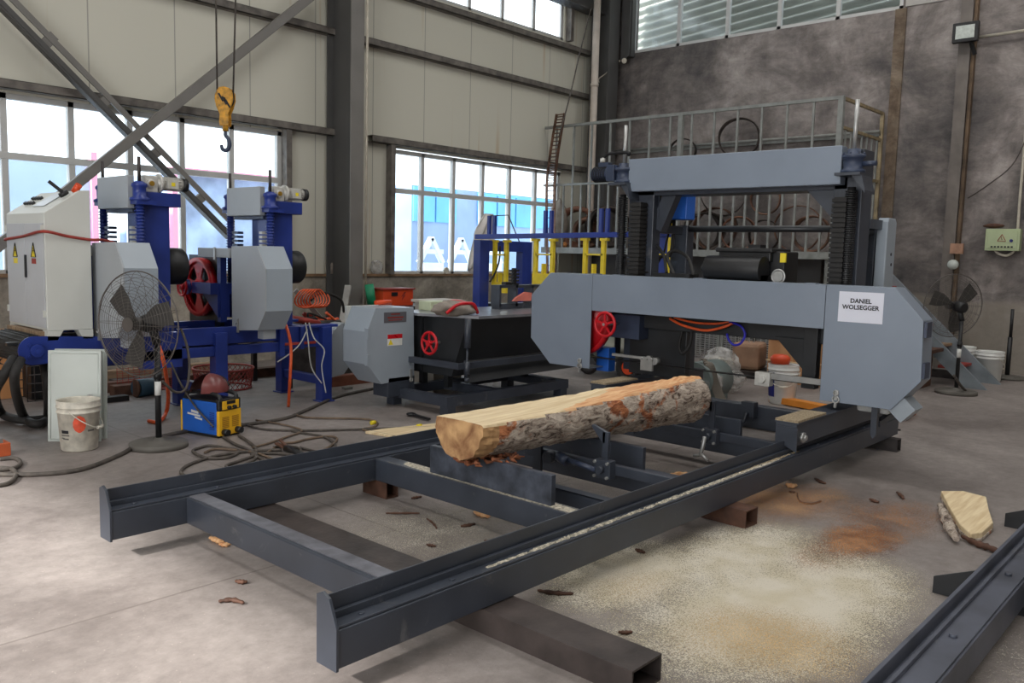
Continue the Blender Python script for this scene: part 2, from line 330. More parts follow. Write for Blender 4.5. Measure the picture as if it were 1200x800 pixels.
M_floor = floor_mat()
M_back = cement_mat('cement_render_back', (80, 78, 79), (124, 117, 114), (168, 160, 156), .75, lowz=1.0, streak=.6)
M_low = cement_mat('cement_render_low', (130, 124, 113), (164, 157, 145), (186, 178, 164), 2.0)
M_panel = panel_mat(); M_glass = glass_mat(); M_film = plastic_film_mat()
M_alu = mat('window_aluminium', (196, 196, 194), .45, 0, .05)
M_purlin = mat('galvanised_purlin', (112, 106, 100), .55, 0, .3, 9)
M_col = mat('grey_column_paint', (122, 119, 115), .5, 0, .08, 3)
M_cold = mat('dark_grey_paint_and_shade', (80, 79, 78), .55, 0, .1, 3)
M_bed = mat('charcoal_blue_paint', (57, 62, 72), .38, 0, .14, 5, spec=.55, scuff=.6)
M_bedm = mat('worn_mill_steel', (122, 122, 130), .38, .3, .25, 12, bump=.1)
M_bare = mat('bare_black_steel', (62, 57, 56), .5, .3, .35, 9, bump=.1)
M_cover = mat('grey_cover_paint', (128, 138, 152), .34, 0, .05, 2)
M_coverl = mat('light_grey_cover_paint', (152, 161, 170), .34, 0, .05, 2)
M_greyc = mat('pale_grey_paint', (158, 162, 166), .38, 0, .05, 2)
M_black = mat('black_plastic', (26, 26, 28), .45, 0, .2, 8)
M_rub = mat('black_rubber', (34, 32, 31), .7, 0, .25, 14)
M_blk2 = mat('black_hopper_paint', (38, 40, 43), .35, 0, .18, 4)
M_chrome = mat('bright_steel', (178, 178, 176), .35, .6, .1, 14)
M_alucast = mat('cast_aluminium', (200, 198, 192), .4, .15, .12, 20)
M_red = mat('red_enamel', (196, 22, 34), .3, 0, .12, 8)
M_redd = mat('red_oxide', (150, 50, 40), .55, 0, .25, 8)
M_blue = mat('royal_blue_paint', (38, 57, 134), .33, 0, .12, 5)
M_blued = mat('dark_blue_grey_paint', (52, 62, 84), .4, 0, .15, 6)
M_blueb = mat('bright_blue_paint', (34, 96, 190), .4, 0, .06, 6)
M_yel = mat('yellow_paint', (226, 200, 44), .45, 0, .12, 8)
M_yelw = mat('welder_yellow', (238, 182, 36), .45, 0, .05, 8)
M_cab = mat('cabinet_cream_grey', (205, 206, 200), .42, 0, .03, 3)
M_door = mat('cabinet_door_pale_green', (196, 202, 196), .4, 0, .04, 3)
M_pail = mat('dirty_white_pail', (214, 208, 194), .5, 0, .18, 16)
M_white = mat('white_plastic', (222, 222, 218), .45, 0, .06, 10)
M_paper = mat('white_paper', (220, 222, 234), .7, 0, 0)
M_ink = mat('black_ink', (28, 28, 34), .7, 0, 0)
M_orange = mat('orange_hose', (226, 92, 42), .45, 0, .12, 14)
M_orbox = mat('orange_box_paint', (222, 78, 36), .4, 0, .08, 6)
M_green = mat('green_plastic', (24, 140, 96), .45, 0, .06, 6)
M_cable = mat('dusty_black_cable', (80, 73, 67), .7, 0, .3, 20)
M_cableb = mat('dusty_brown_cable', (110, 92, 76), .7, 0, .25, 20)
M_yhook = mat('worn_yellow_hook_paint', (206, 148, 40), .5, 0, .35, 22)
M_rail = mat('grey_green_railing', (138, 140, 136), .5, 0, .15, 9)
M_mezz = mat('pale_floor_edge', (150, 148, 142), .6, 0, .2, 6)
M_blade = mat('rusty_band_blade', (112, 82, 66), .45, .5, .45, 7)
M_bladed = mat('dark_band_blade', (66, 58, 54), .4, .6, .4, 7)
M_belt = mat('brown_belt', (126, 84, 64), .6, 0, .3, 5)
M_cut = wood_mat('fresh_sawn_pine', (214, 188, 146), (236, 216, 178), (1, 14, 3), .65)
M_cuto = wood_mat('orange_torn_pine', (206, 144, 96), (232, 190, 142), (2, 16, 8), .75, .4)
M_end = wood_mat('log_end_grain', (128, 86, 54), (206, 164, 114), (3, 3, 3), .75)
M_bark = bark_mat()
M_ply = wood_mat('plywood_crate', (184, 132, 90), (206, 156, 112), (3, 3, 1), .7)
M_oldw = wood_mat('weathered_timber', (120, 98, 78), (158, 132, 104), (2, 10, 4), .8)
M_brown = mat('brown_crate_board', (196, 138, 88), .75, 0, .1, 3)
M_rust = mat('rusty_steel', (96, 66, 52), .7, .2, .35, 9, bump=.2)
M_cloth = mat('white_cloth', (214, 210, 204), .85, 0, .12, 6, bump=.3, bs=14)
M_clothg = mat('grey_bag_cloth', (150, 140, 130), .85, 0, .2, 9, bump=.3, bs=20)
M_tarp = mat('grey_dust_sheet', (150, 150, 138), .7, 0, .2, 5, bump=.4, bs=9)
M_maskr = mat('smoky_red_mask', (120, 62, 60), .3, 0, .2, 8)
M_navy = mat('navy_print', (30, 36, 110), .5, 0, .05)
M_yellab = mat('warning_yellow', (230, 208, 40), .5, 0, 0)
M_pink = mat('magenta_trim_outside', (232, 160, 186), .5, 0, 0)
M_bgblue = mat('sky_blue_cladding', (104, 176, 226), .5, 0, .12, .8)
M_bggrey = mat('grey_outdoor_wall', (140, 162, 196), .6, 0, .2, .5)
M_bgwhite = mat('white_outdoor_steel', (214, 224, 238), .5, 0, .1, 1)
M_lou = mat('outdoor_corrugated_sheet', (168, 170, 162), .5, 0, .1, 2)
M_ground = mat('outdoor_ground', (196, 206, 214), .9, 0, .1, 1)
M_lamp = mat('lamp_glass', (190, 196, 190), .15, 0, .1, 30)
M_conduit = mat('pale_conduit', (196, 188, 172), .5, 0, .08, 10)
M_elbox = mat('pale_green_box', (176, 188, 148), .45, 0, .05, 5)

# ------------------------------------------------------------------ room shell
XW, YW = 13.0, 9.65
X0R, Y0R, ZC = -5.0, -6.0, 7.2
fl = MB(); fl.box(X0R, XW+.3, Y0R, YW+.3, -.2, 0); struct(fl.build('floor', M_floor))
gr = MB(); gr.box(-20, 45, -30, 45, -.35, -.21); struct(gr.build('ground', M_ground))
# left wall with openings
SILL = ay_(300, 321, YW).z; WT = 2.93
w1a, w1b = ay_(6, 150, YW).x-1.3, ay_(331, 200, YW).x
w2a, w2b = ay_(458, 200, YW).x, ay_(656, 250, YW).x
u_a, u_b, u_z = 8.0, ay_(661, 52, YW).x, ay_(600, 28, YW).z
wl = MB(); T = .12
def wl_box(a, b, c, d): wl.box(a, b, YW, YW+T, c, d)
wl_box(X0R, w1a, SILL, ZC); wl_box(w1a, w1b, WT, ZC); wl_box(w1b, w2a, SILL, ZC); wl_box(w2a, w2b, WT, u_z)
wl_box(w2a, u_a, u_z, ZC); wl_box(w2b, XW+.1, SILL, u_z); wl_box(u_b, XW+.1, u_z, ZC); wl_box(u_a, u_b, 6.6, ZC)
W = struct(wl.build('wall_left', M_panel))
lb = MB(); lb.box(X0R, XW, YW-.04, YW+.16, 0, SILL-.02); lb.build('concrete_base', M_low, W)
ss = MB(); ss.box(X0R, XW, YW-.07, YW+.02, SILL-.03, SILL+.005); struct(ss.build('trim_1', mat('dusty_brown_sill', (140, 112, 84), .8, 0, .3, 7)))
# window builder on the left wall
def win_left(idx, xs, z0, z1, zt, ext=0):
    f = MB(); b = .045
    f.box(xs[0]-b, xs[-1]+b, YW+.01, YW+.08, z1-.06, z1); f.box(xs[0]-b, xs[-1]+b, YW+.01, YW+.08, z0, z0+.045)
    for x in xs: f.box(x-.032, x+.032, YW+.01, YW+.08, z0, z1)
    if zt: f.box(xs[0], xs[-1], YW+.005, YW+.075, zt-.035, zt+.035)
    o = struct(f.build('window_%d' % idx, M_alu, bevel=.004))
    rows = [(z0, zt), (zt, z1)] if zt else [(z0, z1)]
    for a, c in zip(xs, xs[1:]):
        for r0, r1 in rows:
            g = MB(); g.box(a+.03, c-.03, YW+.045, YW+.05, r0+.02, r1-.02); g.build('pane', M_glass, o)
xs1 = [ay_(p, 150, YW).x for p in (5, 84, 153, 214, 272, 328)]
d1 = (xs1[-1]-xs1[0])/5; xs1 = [xs1[0]-2*d1, xs1[0]-d1]+xs1
win_left(1, xs1, SILL, WT, ay_(300, 209, YW).z)
win_left(2, [ay_(p, 250, YW).x for p in (459, 495.5, 532, 566, 597.5, 627.5, 654)], SILL, WT-.02, ay_(560, 232, YW).z)
win_left(3, [u_a+.05]+[ay_(p, 10, YW).x for p in (551, 590, 627)]+[ay_(659, 40, YW).x], u_z, 6.6, None)
# back wall
bw0 = [ax_(740, 60, XW), ax_(1058, 14, XW)]
BY1, BY0, BZ = bw0[0].y, bw0[1].y, (bw0[0].z+bw0[1].z)/2
bw = MB()
bw.box(XW, XW+.2, Y0R, YW+.1, 0, BZ); bw.box(XW, XW+.2, BY1, YW+.1, BZ, ZC); bw.box(XW, XW+.2, Y0R, BY0, BZ, ZC); bw.box(XW, XW+.2, BY0, BY1, 6.5, ZC)
WB = struct(bw.build('wall_back', M_back))
pl_ = MB(); g1 = ax_(1044, 100, XW).y; g2 = ax_(1057, 100, XW).y
pl_.box(XW-.03, XW, g2, g1, 0, BZ); pl_.build('stained_pilaster', cement_mat('stained_render', (74, 60, 48), (112, 96, 80), (138, 124, 108), 2.2), WB)
up_ = MB(); a1 = ax_(1062, 5, XW).y; a2 = ax_(1124, 5, XW).y; up_.box(XW-.02, XW, a2, a1, BZ+.02, ZC-.1); up_.build('pale_panel', mat('pale_wall_panel', (176, 172, 166), .6, 0, .08, 2), WB)
f = MB(); bx = [ax_(p, q, XW).y for p, q in ((740, 60), (794, 52), (851, 43), (912, 34), (981, 25), (1056, 14))]
f.box(XW+.01, XW+.08, BY0, BY1, BZ, BZ+.05); f.box(XW+.01, XW+.08, BY0, BY1, 6.42, 6.5)
for y in bx: f.box(XW+.01, XW+.08, y-.03, y+.03, BZ, 6.5)
o = struct(f.build('window_4', M_alu))
for a, c in zip(bx, bx[1:]):
    g = MB(); g.box(XW+.04, XW+.045, c+.03, a-.03, BZ+.04, 6.45); g.build('pane', M_glass, o)
# corrugated neighbour roof just outside that window
cg = MB(); vs = []; fs = []; n = 40
for i in range(n*4+1):
    z = 4.2+i*3.2/(n*4); x = XW+1.1+.05*math.sin(i*PI/4*1.0)+(z-4.2)*.15
    vs += [(x, 1.5, z+.3), (x, 10.5, z-.5)]
for i in range(n*4): fs.append((2*i, 2*i+1, 2*i+3, 2*i+2))
cg.add(vs, fs, True); cg.box(XW+1.7, XW+1.8, 1.5, 10.5, 3.5, 7.6); tag(cg.build('corrugated_cladding', M_lou), 'pale green corrugated metal cladding seen through the high row of windows', 'cladding')
# side walls out of frame and roof with closed skylight strips
rw = MB(); rw.box(X0R, XW, Y0R-.2, Y0R, 0, ZC); struct(rw.build('wall_right', M_low))
fw_ = MB(); fw_.box(X0R-.2, X0R, Y0R, -2.5, 0, ZC); fw_.box(X0R-.2, X0R, 7.6, YW, 0, ZC); fw_.box(X0R-.2, X0R, -2.5, 7.6, 5.0, ZC); fw_.box(X0R-.2, X0R, 2.4, 7.6, 0, 3.95); struct(fw_.build('wall_front', M_low))  # openings of this unseen wall are shaped to throw the floor's sun patch
ce = MB(); xs = [X0R, -.45, .85, 4.55, 5.85, 9.55, 10.85, XW+.2]
for i in range(0, 7, 2): ce.box(xs[i], xs[i+1], Y0R, YW+.1, ZC, ZC+.1)
struct(ce.build('ceiling', mat('roof_sheet', (168, 168, 164), .6, 0, .05)))
for i in range(1, 7, 2):
    p = MB(); p.box(xs[i], xs[i+1], Y0R, YW+.1, ZC+.02, ZC+.06); struct(p.build('trim_%d' % (i//2+2), mat('opaque_skylight_fill', (226, 228, 224), .4, 0, .03)))  # opaque sheet added to stop the sun coming through the roof

# ------------------------------------------------------------------ steel frame of the hall
def solo(mb, name, m_, label, cat, group=None, bevel=0, kind=None):
    return tag(mb.build(name, m_, bevel=bevel), label, cat, group, kind)
# purlins
for i, (z, xa, xb) in enumerate(((3.0, X0R, ay_(392, 154, YW).x-.02), (3.0, ay_(430, 160, YW).x, 12.55), (4.3, X0R, 7.0), (4.3, 7.35, 12.55), (5.06, 7.35, 12.55))):
    p = MB(); p.box(xa, xb, YW-.13, YW-.115, z-.045, z+.045); p.box(xa, xb, YW-.13, YW-.002, z+.037, z+.045); p.box(xa, xb, YW-.13, YW-.002, z-.045, z-.037)
    p.box(xa, xb, YW-.13, YW-.1, z-.045, z-.036)
    r = p.build('wall_purlin', M_purlin, bevel=.002)
    tag(r, ['grey horizontal steel purlin directly over the long left window', 'grey steel purlin directly over the window right of the tall column', 'upper grey purlin on the wall left of the column, behind the diagonal braces', 'middle grey purlin right of the column, halfway between the two windows', 'topmost grey purlin right of the column, below the high bright window'][i], 'purlin')
for i, (px, z0, z1) in enumerate(((334, SILL, 2.96), (455, SILL, 2.96), (665, u_z, 6.6))):
    X = ay_(px, 250 if i < 2 else 40, YW).x
    p = MB(); p.box(X-.05, X+.03, YW-.12, YW-.003, z0, z1)
    solo(p, 'window_post', M_purlin, ['grey steel post at the right end of the long left window', 'grey steel post at the left side of the window behind the grey machine', 'short rusty steel post right of the high bright window'][i], 'post')
# tall I column
def icol(name, xc, y0, y1, wd, label, z1=ZC, ma=M_col):
    t = thing(name, label, 'column', (xc, (y0+y1)/2, 0))
    p = MB(); p.box(xc-wd/2, xc+wd/2, y0, y0+.02, 0, z1); p.build('front_flange', ma, t)
    p = MB(); p.box(xc-.012, xc+.012, y0+.02, y1-.02, 0, z1); p.build('web', M_cold, t)  # web and rear flange: same paint as the front, shade put into the colour
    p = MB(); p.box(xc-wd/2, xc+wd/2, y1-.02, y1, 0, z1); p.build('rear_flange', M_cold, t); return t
xa = ay_(411, 200, 9.05).x; xb = ay_(426, 200, 9.05).x
icol('steel_column', (xa+xb)/2, 9.05, 9.58, xb-xa, 'tall grey steel column standing between the two left wall windows')
p = MB(); p.cyl((xb+.03, 9.03, .3), (xb+.03, 9.03, ZC-.1), .018, 10); solo(p, 'conduit', M_conduit, 'slim white conduit running up the right edge of the tall column', 'conduit')
icol('steel_column', 12.62, 9.1, 9.5, .3, 'dark steel column in the far corner of the hall', ma=M_cold)
p = MB(); y = ax_(1119, 200, 12.85).y
p.box(12.84, 12.86, y-.075, y+.075, 0, ZC); p.box(12.86, 12.99, y-.01, y+.01, 0, ZC)
solo(p, 'steel_column', mat('brown_grey_column', (112, 104, 98), .6, 0, .2, 4), 'brownish steel column on the back wall carrying the floodlight', 'column')
p = MB(); y2 = y-.095; p.box(12.9, 12.99, y2-.02, y2+.02, .0, ZC-.2); solo(p, 'wall_strip', mat('rusty_strip', (112, 92, 72), .7, 0, .35, 5), 'thin rusty strip running up beside the back wall column', 'strip')
# corner: beam and gusset at the top, drain pipe
p = MB(); p.box(7.7, 12.95, 9.4, 9.46, 5.75, 6.1); p.box(7.7, 12.95, 9.3, 9.56, 5.72, 5.75)
solo(p, 'roof_beam', M_cold, 'grey roof beam at the top of the far corner', 'beam')
p = MB(); p.box(12.86, 12.98, 8.9, 9.08, 5.0, ZC); p.prism([(8.9, 5.0), (9.08, 4.9), (9.08, ZC), (8.9, ZC)], 0, 12.80, 12.82)
solo(p, 'gusset_bracket', M_cold, 'dark steel gusset left of the high back window', 'bracket')
P1 = ay_(698, 60, 9.2); p = MB(); p.cyl((P1.x, 9.2, 0), (P1.x, 9.2, ZC-.1), .062, 20)
for z in (1.9, 4.4): p.cyl((P1.x, 9.2, z), (P1.x, 9.2, z+.05), .072, 20)
solo(p, 'drain_pipe', mat('beige_pvc', (200, 188, 176), .5, 0, .1, 5), 'beige vertical drain pipe in the far corner', 'pipe')
# diagonal braces of the left wall
def brace(p0, p1, w_, h_, mb): mb.bar(p0, p1, w_, h_, (0, 1, 0))
YB = 9.42
t = thing('diagonal_brace', 'twin angle brace running from the top left down to the right across the window', 'brace', (ay_(130, 130, YB).x, YB, 0))
A0, A1 = ay_(-40, -55, YB), ay_(268, 259, YB); B0, B1 = ay_(-40, -32, YB), ay_(268, 279, YB)
q = MB(); q.bar(A0, A1, .02, .075, (0, 1, 0)); q.bar(A0+Vector((0, -.03, 0)), A1+Vector((0, -.03, 0)), .06, .012, (0, 1, 0)); q.build('upper_angle', M_col, t)
q = MB(); q.bar(B0, B1, .03, .1, (0, 1, 0)); q.bar(B0+Vector((.02, -.05, .02)), B1+Vector((.02, -.05, .02)), .05, .012, (0, 1, 0)); q.build('lower_angle', M_cold, t)
for a, b in (((63, 42), (50, 54)), ((128, 113), (117, 124)), ((188, 175), (176, 184)), ((240, 228), (228, 238))):
    q = MB(); q.bar(ay_(a[0], a[1], YB), ay_(b[0], b[1], YB), .1, .05, (0, 1, 0)); q.build('batten', M_col, t)
t = thing('diagonal_brace', 'single channel brace rising from the cabinet up to the tall column', 'brace', (ay_(130, 180, YB-.12).x, YB-.12, 0))
A0, A1 = ay_(-60, 335, YB-.14), ay_(378, -14, YB-.14)
q = MB(); q.bar(A0, A1, .09, .016, (0, 1, 0)); q.bar(A0+Vector((-.03, .03, .035)), A1+Vector((-.03, .03, .035)), .012, .06, (0, 1, 0)); q.bar(A0+Vector((.03, .03, -.035)), A1+Vector((.03, .03, -.035)), .012, .06, (0, 1, 0)); q.build('channel', M_col, t)
# ------------------------------------------------------------------ outside
p = MB(); a = ay_(484, 240, 17); b = ay_(636, 240, 17)
t = thing('outdoor_building', 'blue and grey industrial building seen through the window behind the blue frame', 'building', (a.x+3, 17.2, -.2))
za = ay_(540, 222, 17).z; zb = ay_(540, 262, 17).z
p.box(a.x, b.x+2, 17.05, 20, -.2, za); p.build('wall', M_bggrey, t)
for i in range(9):
    x = a.x+i*(b.x+2-a.x)/9
    if i in (2, 7): continue
    p = MB(); p.box(x+.03, x+(b.x+2-a.x)/9-.03, 17.0, 17.05, zb, za-.03); p.build('blue_panel', M_bgblue, t)
t = thing('outdoor_building', 'pale building with a magenta edge seen through the long left window', 'building', (4.5, 15.5, -.2))
p = MB(); xa, xb = ay_(20, 260, 15.5).x, ay_(106, 260, 15.5).x; za = ay_(60, 188, 15.5).z
p.box(xa-6, xb, 15.5, 19, -.2, za); p.build('wall', mat('pale_blue_outdoor_wall', (176, 196, 226), .6, 0, .1, 1), t)
p = MB(); p.box(xb, xb+.1, 15.4, 15.6, -.2, za+.2); p.build('magenta_edge', M_pink, t)
t = thing('outdoor_building', 'blue-grey building with dark panels seen between the two blue columns', 'building', (9.5, 15.5, -.2))
xa, xb = ay_(207, 260, 15.5).x, ay_(322, 260, 15.5).x; za = ay_(270, 208, 15.5).z
p = MB(); p.box(xa, xb+.4, 15.5, 18, -.2, za); p.build('wall', mat('slate_outdoor_wall', (160, 178, 212), .6, 0, .35, 1.3), t)
p = MB(); p.box(xa-.12, xa, 15.4, 15.6, -.2, za+.1); p.box(xa, xb+.4, 15.4, 15.5, za-.02, za+.1); p.build('magenta_edge', M_pink, t)
# white trusses stacked outside
for i in range(3):
    xx = ay_(505+35*i, 300, 14).x
    p = MB(); z0 = -.2
    p.box(xx-.3, xx+.3, 13.9, 14.1, z0, 1.2)
    p.bar((xx-.35, 14, 1.2), (xx, 14, 1.75), .1, .1); p.bar((xx, 14, 1.75), (xx+.35, 14, 1.2), .1, .1); p.bar((xx-.35, 14, 1.45), (xx+.35, 14, 1.45), .08, .1)
    solo(p, 'white_steelwork', M_bgwhite, ['leftmost', 'middle', 'rightmost'][i]+' of the white steel pieces standing outside the right window', 'steelwork', 'white steelwork outside')

# ------------------------------------------------------------------ mezzanine
XM = 11.42; MY0 = ax_(975, 297, XM).y; MZ = 1.53; MY1 = YW-.03
t = thing('mezzanine', 'storage mezzanine with grey railings along the back wall, full of band blades', 'mezzanine', (12.2, 7, 0))
p = MB(); p.box(XM, XW-.01, MY0, MY1, MZ-.04, MZ+.04); p.build('deck', M_mezz, t)
p = MB(); p.box(XM-.03, XM+.02, MY0, MY1, MZ-.05, MZ+.05); p.build('edge_angle', M_rail, t)
for y in (MY0+.05, 7.2, 9.4):
    p = MB(); p.box(XM+.0, XM+.08, y-.04, y+.04, 0, MZ-.04); p.build('support_post', M_rail, t)
ZT, ZM = 3.62, 2.64
def rail_y(z, y0, y1, r=.022): p = MB(); p.box(XM-r, XM+r, y0, y1, z-r, z+r); return p
rail_y(ZT, MY0, MY1).build('top_rail', M_rail, t)
YSP = ax_(720, 212, XM).y
rail_y(ZM, MY0, MY1, .018).build('middle_rail', M_rail, t)
p = MB(); p.box(XW-.06, XW-.02, MY0, MY1-.3, 3.3, 3.34); p.cyl((XW-.1, MY0, 3.36), (XW-.1, 9.2, 3.36), .02, 8); p.build('wall_rail', M_rail, t)
for y in (MY0, ax_(798, 150, XM).y):
    p = MB(); p.box(XM-.035, XM+.035, y-.035, y+.035, MZ, ZT+.02); p.build('railing_post', M_rail, t)
k = 0; y = MY0+.185
while y < MY1:
    p = MB(); p.box(XM-.014, XM+.014, y-.014, y+.014, MZ+.04, ZT if k % 2 else ZM); p.build('baluster', M_rail, t); y += .187; k += 1
# right side return
for z in (ZT, 3.24, ZM): p = MB(); p.box(XM, XW-.01, MY0-.02, MY0+.02, z-.02, z+.02); p.build('side_rail', mat('rusty_yellow_rail', (150, 134, 104), .6, 0, .3, 8), t)
p = MB(); p.box(XW-.06, XW-.02, MY0-.03, MY0+.02, MZ, ZT); p.build('railing_post', MATS['rusty_yellow_rail'], t)
for i in range(1, 8):
    x = XM+i*.2; p = MB(); p.box(x-.01, x+.01, MY0-.01, MY0+.01, MZ+.04, 3.24); p.build('baluster', M_rail, t)
# back panel under the deck
p = MB(); p.box(12.3, 12.34, 5.0, 9.2, 0, MZ-.05); solo(p, 'grey_partition', mat('dark_grey_board', (84, 82, 80), .6, 0, .25, 1.5), 'dark grey board closing the space under the mezzanine', 'partition')
# stairs
SX0, SX1 = 11.04, 11.72
t = thing('steel_stairs', 'grey steel stairs with red-brown treads at the right end of the mezzanine', 'stairs', (11.4, 3, 0))
for X in (SX0, SX1):
    p = MB(); p.prism([(2.42, 0), (2.66, 0), (4.3, 1.56), (4.06, 1.56)], 0, X-.025, X+.025); p.build('stringer', mat('stair_grey', (124, 132, 138), .5, 0, .15, 6), t)
for i in range(6):
    z = .22+i*.23; y = 2.55+z*1.05
    p = MB(); p.box(SX0+.025, SX1-.025, y-.02, y+.2, z-.015, z+.015); p.build('tread', M_redd if i % 2 == 0 else M_oldw, t)
p = MB(); p.box(SX0, SX1+.3, 4.06, MY0+.01, 1.5, 1.56); p.build('landing', M_rail, t)

# band blades hanging / standing on the mezzanine
def ring_band(name, c, R, wd, axis_tilt, m_, label, group='band blades on the mezzanine', n=48, th=.008, tilt=0, extra=1):
    mb = MB(); c = Vector(c)
    for e in range(extra):
        RR = R*(1-.03*e); s0 = len(mb.v)
        vs = []; fs = []
        for k in range(n):
            a = 2*PI*k/n; wob = 1+.02*math.sin(3*a+e)
            for h in (-wd/2, wd/2):
                for rr in (RR*wob, RR*wob-th*2): vs.append(c+Vector((h+e*.02, rr*math.cos(a), rr*math.sin(a))))
        for k in range(n):
            j = (k+1) % n
            for (u, v) in ((0, 1), (1, 3), (3, 2), (2, 0)): fs.append((4*k+u, 4*k+v, 4*j+v, 4*j+u))
        mb.add(vs, fs, True)
    mb.rot(axis_tilt, c, 'Z'); mb.rot(tilt, c, 'Y')
    return solo(mb, name, m_, label, 'band blade' if 'blade' in name else 'belt', group)
def zfl(R): return MZ+.04+R
XR = 12.35
rings = [ # px,py centre, plane x, radius px-ish, width, tilt, mat, label
 (800, 178, 12.8, .23, .06, .3, M_bladed, 'small dark blade loop on the wall above the top beam, left of the larger loop', 1),
 (866, 162, 12.8, .33, .07, .35, M_bladed, 'large thin band blade loop hung high on the wall above the top beam', 2),
 (897, 234, 12.4, .23, .08, .3, M_blade, 'dark round blade loop hung directly below the top beam', 2),
 (896, 268, 12.5, .25, .05, .1, M_bladed, 'dark blade loop standing on the deck below the hung round loop', 1),
 (935, 267, 12.6, .36, .05, .2, M_blade, 'large thin rusty blade loop standing left of the right screw', 1),
 (951, 272, 12.2, .27, .12, .25, M_blade, 'wide coil of rusty blades standing on the deck beside the right screw', 3),
 (866, 262, 12.2, .27, .16, .5, M_belt, 'pale brown wide band loop standing just right of the blue box', 2),
 (848, 225, 12.6, .38, .2, .5, M_bladed, 'very dark wide band loop standing below the top beam', 1),
 (825, 275, 12.0, .3, .22, .8, M_bladed, 'dark wide steel loop standing behind the railing right of the blue box', 2),
 (838, 268, 12.7, .36, .1, .2, M_blade, 'brown loop leaning at the wall behind the dark wide loops', 2)]
for px, py, X, R, wd, tl, m_, lab, ex in rings:
    c = ax_(px, py, X)
    if py > 240: c.z = max(zfl(R), MZ+.05+R)
    ring_band('band_blade', c, R, wd*1.5, tl, m_, lab, extra=ex)
for i, (px, py, R, wd, tl, m_, lab) in enumerate(((677, 253, .36, .3, .6, M_belt, 'big brown rolled belt lying behind the left end of the railing'), (690, 262, .27, .3, .6, M_blade, 'brown rolled belt in the middle of the left rolls'), (712, 258, .36, .3, .8, M_bladed, 'dark rolled belt just left of the gearmotor'))):
    c = ax_(px, py, 11.95); c.z = MZ+.06+R
    ring_band('rolled_belt', c, R, wd, tl, m_, lab, 'rolled belts on the mezzanine', th=.035, extra=3)
c = ax_(655, 262, 11.7); p = MB(); p.ball((c.x, c.y, MZ+.45), .16, .16, .42, 14, .35, 2); solo(p, 'wrapped_roll', M_clothg, 'greyish wrapped bundle at the left end of the mezzanine railing', 'bundle')
c = ax_(661, 287, 11.6); p = MB(); p.ball((c.x, c.y, MZ+.09), .06, .06, .05, 12, .2, 5); solo(p, 'orange_lump', mat('orange_brown', (196, 128, 72), .7, 0, .2), 'small orange-brown lump on the mezzanine deck edge', 'lump')
# perforated strap leaning up
t0, t1, tm = ax_(657, 133, 11.3), ax_(648, 422, 11.3), ax_(648, 190, 11.3)
p = MB(); pts = spline([t0, tm, ax_(645, 240, 11.3), t1], 14)
for i in range(len(pts)-1):
    a, b = pts[i], pts[i+1]; d = (b-a).normalized(); r = Vector((0, 1, 0))
    for s_ in (-1, 1): p.bar(a+r*.085*s_, b+r*.085*s_, .05, .012, (1, 0, 0))
    p.bar((a+b)/2-r*.085, (a+b)/2+r*.085, .012, .045, (1, 0, 0))
solo(p, 'perforated_strap', M_blade, 'curved perforated steel strap standing up in front of the mezzanine rail', 'strap')

# ------------------------------------------------------------------ wall fittings
t = thing('floodlight', 'black floodlight with square glass high on the brownish back column', 'floodlight', ax_(1132, 45, 12.7))
c = ax_(1132, 38, 12.72)
p = MB(); p.box(12.68, 12.76, c.y-.16, c.y+.16, c.z-.13, c.z+.13); p.build('housing', M_black, t, bevel=.01)
p = MB(); p.box(12.67, 12.68, c.y-.115, c.y+.115, c.z-.085, c.z+.085); p.build('glass', M_lamp, t)
p = MB(); p.bar((12.78, c.y-.05, c.z-.1), (12.84, c.y-.1, c.z-.28), .05, .03); p.build('bracket', M_black, t)
t = thing('wall_lamp', 'round clear bulkhead lamp on a small box on the back column', 'lamp', ax_(1117, 300, 12.8))
c = ax_(1117, 310, 12.75); p = MB(); p.ball((12.74, c.y, c.z), .06, .075, .07, 18); p.build('globe', M_lamp, t)
c2 = ax_(1119, 292, 12.75); p = MB(); p.box(12.78, 12.84, c2.y-.09, c2.y+.07, c2.z-.06, c2.z+.08); p.build('mount', mat('copper_box', (168, 128, 104), .5, .2, .2, 9), t)
t = thing('electrical_box', 'pale green electrical box with a warning triangle on the back wall', 'electrical box', ax_(1175, 293, 12.95))
a = ax_(1155.5, 268, 12.86); b = ax_(1194, 294, 12.86)
p = MB(); p.box(12.86, 12.99, b.y, a.y, b.z, a.z); p.build('case', M_elbox, t, bevel=.006)
p = MB(); p.box(12.85, 12.862, b.y+.03, a.y-.03, b.z+.03, a.z-.03); dr = p.build('door', M_elbox, t, bevel=.004)
c = ax_(1174, 279, 12.85); s_ = .05; p = MB(); tri = [(c.y-s_, c.z-.04), (c.y+s_, c.z-.04), (c.y, c.z+.05)]
for i in range(3): u, v = tri[i], tri[(i+1) % 3]; p.bar((12.846, u[0], u[1]), (12.846, v[0], v[1]), .006, .008, (1, 0, 0))
p.bar((12.846, c.y+.01, c.z+.02), (12.846, c.y-.005, c.z-.025), .004, .01, (1, 0, 0)); p.build('warning_triangle', M_redd, dr)
c = ax_(1185, 282, 12.84); p = MB(); p.cyl((12.83, c.y, c.z), (12.85, c.y, c.z), .02, 14); p.build('lock', M_navy, dr)
c = ax_(1173, 289, 12.85); p = MB()
for i in range(7): p.box(12.846, 12.85, c.y-.14+i*.04, c.y-.115+i*.04, c.z-.012, c.z+.008)
p.build('print_line', M_ink, dr)
c = ax_(1164, 267, 12.9); p = MB(); p.ball((12.92, c.y, c.z+.03), .04, .13, .03, 12, .2, 3); solo(p, 'brown_glove', M_rust, 'small brown rag lying on top of the pale green electrical box', 'rag')
y = ax_(1198, 200, 12.94).y
